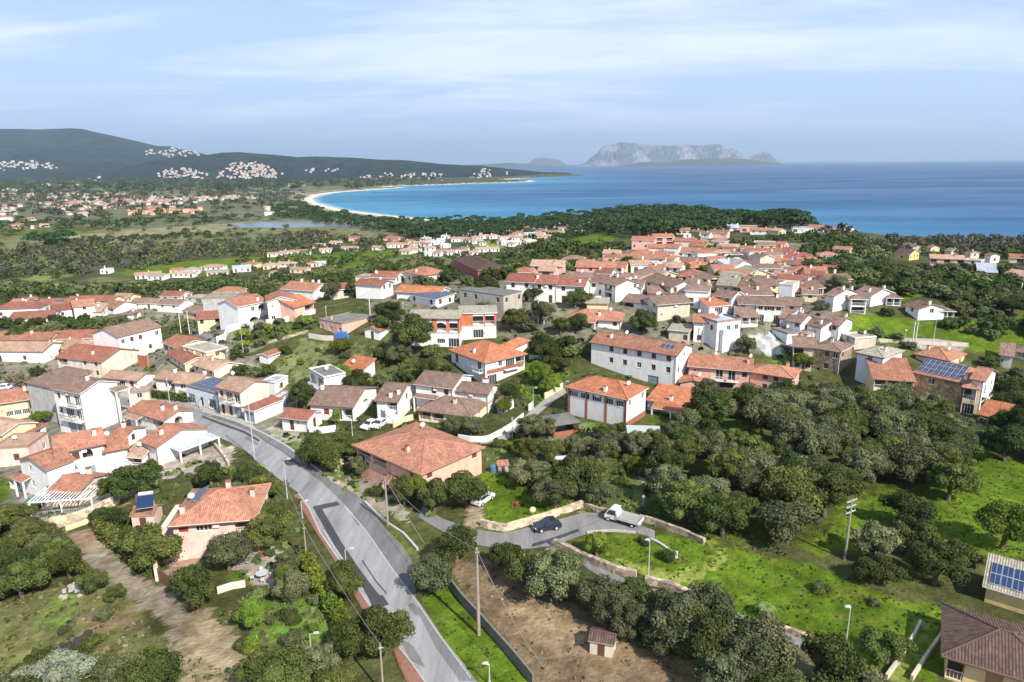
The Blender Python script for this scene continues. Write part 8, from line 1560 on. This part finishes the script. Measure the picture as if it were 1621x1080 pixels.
def tilepergola(r):
    q = MB(); 
    for k in range(9): x = k * .62; slab(q, [(x, -3.2, 1.9), (x + .4, -3.2, 1.9), (x + .4, 0, 2.6), (x, 0, 2.6)], [(x, 0), (x + .4, 0), (x + .4, 3), (x, 3)], .08)
    q.build('tile_strips', [roofmat('T'), WOOD], r)
    for x in (.1, 2.7, 5.2): q = MB(); q.box(-.1, -.1, -2, .1, .1, 1.8); q.build('post', [wallmat('S')], r, loc=(x, -3.0, 0))
small(tilepergola, 'tiled_pergola', 'G', 1470, 925, 'striped terracotta pergola below the salmon house', 'pergola', -.25)
def boat(r):
    m = MB(); prof = [(-2.6, .25, .35), (-2.3, .95, .9), (0, 1.15, 1.35), (1.6, 1.0, 1.2), (2.9, .15, .8)]
    for (x0, w0, z0), (x1, w1, z1) in zip(prof[:-1], prof[1:]):
        for s in (-1, 1): q = [(x0, 0, z0 + .5), (x1, 0, z1 + .5), (x1, s * w1, z1), (x0, s * w0, z0)]; m.poly(q if s < 0 else q[::-1]); q = [(x0, s * w0, z0), (x1, s * w1, z1), (x1, s * w1 * .8, .15), (x0, s * w0 * .8, .15)]; m.poly(q if s < 0 else q[::-1])
    m.build('tarpaulin', [plain('tarp_white', (.66, .70, .80), .6, var=.3, scale=2)], r, smooth=False)
small(boat, 'covered_boat', 'I', 425, 985, 'boat under a pale blue-white tarpaulin beside the grove', 'boat', .1)
def flatroof(r, w=6, d=4, H=2.2):
    m = MB(); m.box(0, 0, H, w, d, H + .12); m.build('roof', [plain('corrugated', (.42, .44, .43), .7)], r)
    for x in (.2, w - .2):
        for y in (.2, d - .2): m = MB(); m.box(-.07, -.07, -.5, .07, .07, H - .002); m.build('post', [WOOD], r, loc=(x, y, 0))
small(flatroof, 'open_shed', 'I', 160, 1010, 'grey flat canopy left of the covered boat', 'shed', -.1)
small(lambda r: flatroof(r, 3.4, 8, 2.4), 'pale_canopy', 'M', 1275, 235, 'long pale canopy at the left side of the grove', 'canopy', -.35)
def tank(r):
    m = MB(); m.tube((-1.2, 0, 1.1), (1.2, 0, 1.1), .55, .55, 16); m.tube((-1.45, 0, 1.1), (-1.2, 0, 1.1), .3, .55, 16); m.tube((1.2, 0, 1.1), (1.45, 0, 1.1), .55, .3, 16); m.build('tank', [LAMPW], r, smooth=False)
    for x in (-.8, .8): m = MB(); m.box(x - .08, -.45, -.3, x + .08, .45, .62); m.build('stand', [GALV], r)
small(tank, 'gas_tank', 'M', 740, 145, 'white cylindrical tank on a stand in the garden', 'tank', .15)
def barrel(r): m = MB(); m.tube((0, 0, 0), (0, 0, 1.0), .55, .55, 16); m.tube((0, 0, 1.0), (0, 0, 1.2), .55, .3, 16); m.tube((0, 0, 1.2), (0, 0, 1.3), .2, .2, 10); m.build('barrel', [plain('blue_plastic', (.08, .17, .30), .4)], r)
small(barrel, 'water_barrel', 'M', 318, 185, 'blue water barrel right of the salmon house', 'barrel')
def hut(r, w=1.8, d=1.6, H=1.5, rc='R', wc='X'):
    m = MB(); m.box(0, 0, -.3, w, d, H); m.build('wall', [wallmat(wc)], r); roof_geo('g', w, d, H, .18, .4, 0).build('roof', [roofmat(rc), WOOD], r); m = MB(); m.box(w * .35, -.04, 0, w * .65, -.004, H * .8); m.build('door', [SHB], r)
small(lambda r: hut(r, 1.6, 1.6, 1.4, 'T'), 'garden_shed', 'M', 352, 192, 'tiny red-roofed shed beside the blue barrel', 'shed', .2)
small(lambda r: hut(r, 2.3, 1.9, 1.7, 'D', 'K'), 'animal_hut', 'N', 515, 905, 'little hut with dark red roof on the brown field', 'hut', -.3)
small(lambda r: hut(r, 1.5, 1.3, 1.2, 'D', 'G'), 'animal_hut', 'N', 590, 900, 'grey lean-to beside the dark-red-roofed hut', 'hut', .3)
def heater(r):
    m = MB(); p = [(-1.1, -1.0, .3), (1.1, -1.0, .3), (1.1, .7, 1.5), (-1.1, .7, 1.5)]; slab(m, p, None, .08, 0, 1); m.build('collector', [PANEL, ALU], r)
    m = MB(); [m.box(x - .03, -1, 0, x + .03, .7, .02) for x in ()]; m.tube((-.95, .85, 1.65), (.95, .85, 1.65), .28, .28, 14); m.build('water_tank', [LAMPW], r); m = MB(); [m.tube((x, .6, -3.2), (x, .75, 1.4), .05) for x in (-.9, .9)]; m.build('frame', [GALV], r)
small(lambda r: heater(r), 'solar_water_heater', 'Q', 475, 560, 'solar water heater with white tank left of the salmon villa', 'solar heater', .3).location.z += 3.2
small(lambda r: hut(r, 3.0, 3.0, 2.4, 'T', 'A'), 'outbuilding', 'K', 760, 215, 'low outbuilding with terracotta roof left of the salmon villa', 'shed', .1)
def pile(r, n=26, s=.5, mat=None, seed=1, sp=1.6):
    q = random.Random(seed); m = MB()
    for k in range(n):
        a = q.uniform(0, 6.28); rr = q.uniform(0, sp) ** 1; z = max(0, (sp - rr) * .35) * q.random(); x, y = rr * math.cos(a), rr * math.sin(a); b = s * q.uniform(.4, 1); t = q.uniform(0, 3)
        p = [(x + b * math.cos(t + k2 * 1.57) * q.uniform(.4, .6), y + b * math.sin(t + k2 * 1.57) * q.uniform(.4, .6)) for k2 in range(4)]; m.prism(p, z - .1, z + b * q.uniform(.3, .6))
    m.build('heap', [mat or DRYST], r)
small(lambda r: pile(r, 40, .7, PALST, 2, 2.6), 'rubble_heap', 'G', 1085, 765, 'heap of pale rubble beside the road right of the bank trees', 'rubble'); small(lambda r: pile(r, 22, .8, CON, 3, 2.0), 'rock_pile', 'K', 440, 555, 'pale grey rocks beside the young tree on the track', 'rocks')
small(lambda r: pile(r, 26, .85, plain('burnt_brush', (.05, .04, .035), .9), 4, 1.6), 'burnt_pile', 'K', 445, 860, 'dark burnt brush pile on the dry field', 'brush pile'); small(lambda r: pile(r, 18, .4, plain('rust', (.22, .06, .03), .9), 5, 1.0), 'scrap_heap', 'M', 460, 400, 'rusty scrap heap on the garden lawn', 'scrap')
small(lambda r: pile(r, 5, .35, WW, 6, .8), 'white_stones', 'M', 285, 290, 'small white stones beside the white hatchback', 'stones'); small(lambda r: pile(r, 16, .4, WW, 7, 1.2), 'white_debris', 'M', 600, 285, 'white debris on the garden slope', 'debris')
def sign(r): m = MB(); m.tube((0, 0, -.2), (0, 0, 1.0), .04); m.build('post', [GALV], r); m = MB(); m.tube((0, -.05, 1.2), (0, .0, 1.2), .42, .42, 16); m.build('disc', [plain('sign_cream', (.66, .62, .42), .6)], r)
small(sign, 'round_sign', 'M', 568, 470, 'round cream board on the garden lawn above the stone wall', 'sign'); small(lambda r: (lambda m: (m.box(-.15, -.15, 0, .15, .15, .8), m.build('stone', [WW], r)))(MB()), 'white_post', 'M', 1465, 722, 'small white marker stone at the end of the concrete strip', 'marker')
def tablechairs(r):
    m = MB(); m.tube((0, 0, .7), (0, 0, .75), .7, .7, 14); m.tube((0, 0, 0), (0, 0, .7), .05); m.build('table_top', [GALV], r)
    for k in range(4): a = k * 1.57 + .4; m = MB(); m.box(-.2, -.2, .4, .2, .2, .45); m.box(-.2, .16, .45, .2, .2, .85); [m.box(x, y, 0, x + .04, y + .04, .4) for x in (-.2, .16) for y in (-.2, .16)]; m.build('chair', [LAMPW], r, loc=(math.cos(a) * 1.1, math.sin(a) * 1.1, 0), rz=a - 1.57)
small(tablechairs, 'garden_table', 'Q', 1350, 960, 'round garden table with white chairs in the paved yard', 'table')
def awning(r, w=4.5, d=3, H=2.3, col=(.05, .17, .11)):
    m = MB(); m.box(0, 0, H, w, d, H + .05); m.build('cover', [plain('awning_green', col, .7)], r); [MB_post(r, x, y, H) for x in (.1, w - .1) for y in (.1, d - .1)]
def MB_post(r, x, y, H): m = MB(); m.box(-.05, -.05, -.3, .05, .05, H - .002); m.build('post', [GALV], r, loc=(x, y, 0))
small(awning, 'green_awning', 'A', 1620, 935, 'green flat awning beside the side street', 'awning', .2); small(lambda r: awning(r, 3.0, 2.4, 1.6), 'green_cover', 'K', 130, 125, 'green garden cover left of the white pergola', 'cover', .2)
small(lambda r: pile(r, 6, 3.0, plain('tarp_blue', (.06, .16, .42), .6), 11, 1.8), 'blue_tarpaulin', 'B', 1090, 770, 'crumpled blue tarpaulin on the pink flat roof', 'tarpaulin')
def banana(r, n=14, L=2.2, H=1.4):
    q = random.Random(n)
    for k in range(n):
        a = 6.28 * k / n + q.uniform(-.2, .2); m = MB(); pr = None
        for j in range(7):
            t = j / 6; rr = L * t; z = H + math.sin(t * 2.3) * L * .42 - t * t * .7; w = .22 * math.sin(math.pi * min(1, t * .9 + .1)) + .02; c = (rr * math.cos(a), rr * math.sin(a), z); e = (-math.sin(a) * w, math.cos(a) * w, -.08)
            cur = ((c[0] + e[0], c[1] + e[1], c[2] + e[2]), c, (c[0] - e[0], c[1] - e[1], c[2] + e[2]))
            if pr: m.poly([pr[0], pr[1], cur[1], cur[0]]); m.poly([pr[1], pr[2], cur[2], cur[1]])
            pr = cur
        m.build('frond', [plain('palm_leaf', (.12, .17, .04), .7)], r)
    m = MB(); m.tube((0, 0, -.3), (0, 0, H), .2, .16, 10); m.build('trunk', [BARK], r)
small(banana, 'palm_tree', 'H', 1420, 730, 'small palm right of the brick gazebo', 'palm tree'); small(lambda r: banana(r, 12, 1.25, 1.3), 'palm_tree', 'O', 30, 790, 'dark palm on the meadow near the stone wall', 'palm tree'); small(lambda r: banana(r, 12, 1.8, 1.2), 'palm_tree', 'J', 1330, 730, 'small palm below the orange garden porch', 'palm tree')
# haze: one even closed volume round everything
def haze():
    m = bpy.data.materials.new('haze_air'); m.use_nodes = True; nt = m.node_tree; nt.nodes.clear(); o = nt.nodes.new('ShaderNodeOutputMaterial'); v = nt.nodes.new('ShaderNodeVolumePrincipled'); v.inputs['Color'].default_value = (.62, .80, 1.0, 1); v.inputs['Density'].default_value = HAZE_D; v.inputs['Anisotropy'].default_value = .15
    nt.links.new(v.outputs[0], o.inputs['Volume']); b = MB(); b.box(-75000, -300, -9.5, 75000, 62000, 1400); ob = b.build('haze', [m], kind='stuff'); ob['label'] = 'thin blue sea haze filling the air'; ob['category'] = 'haze'
HAZE_D = 5.2e-5
if HAZE_D: haze()
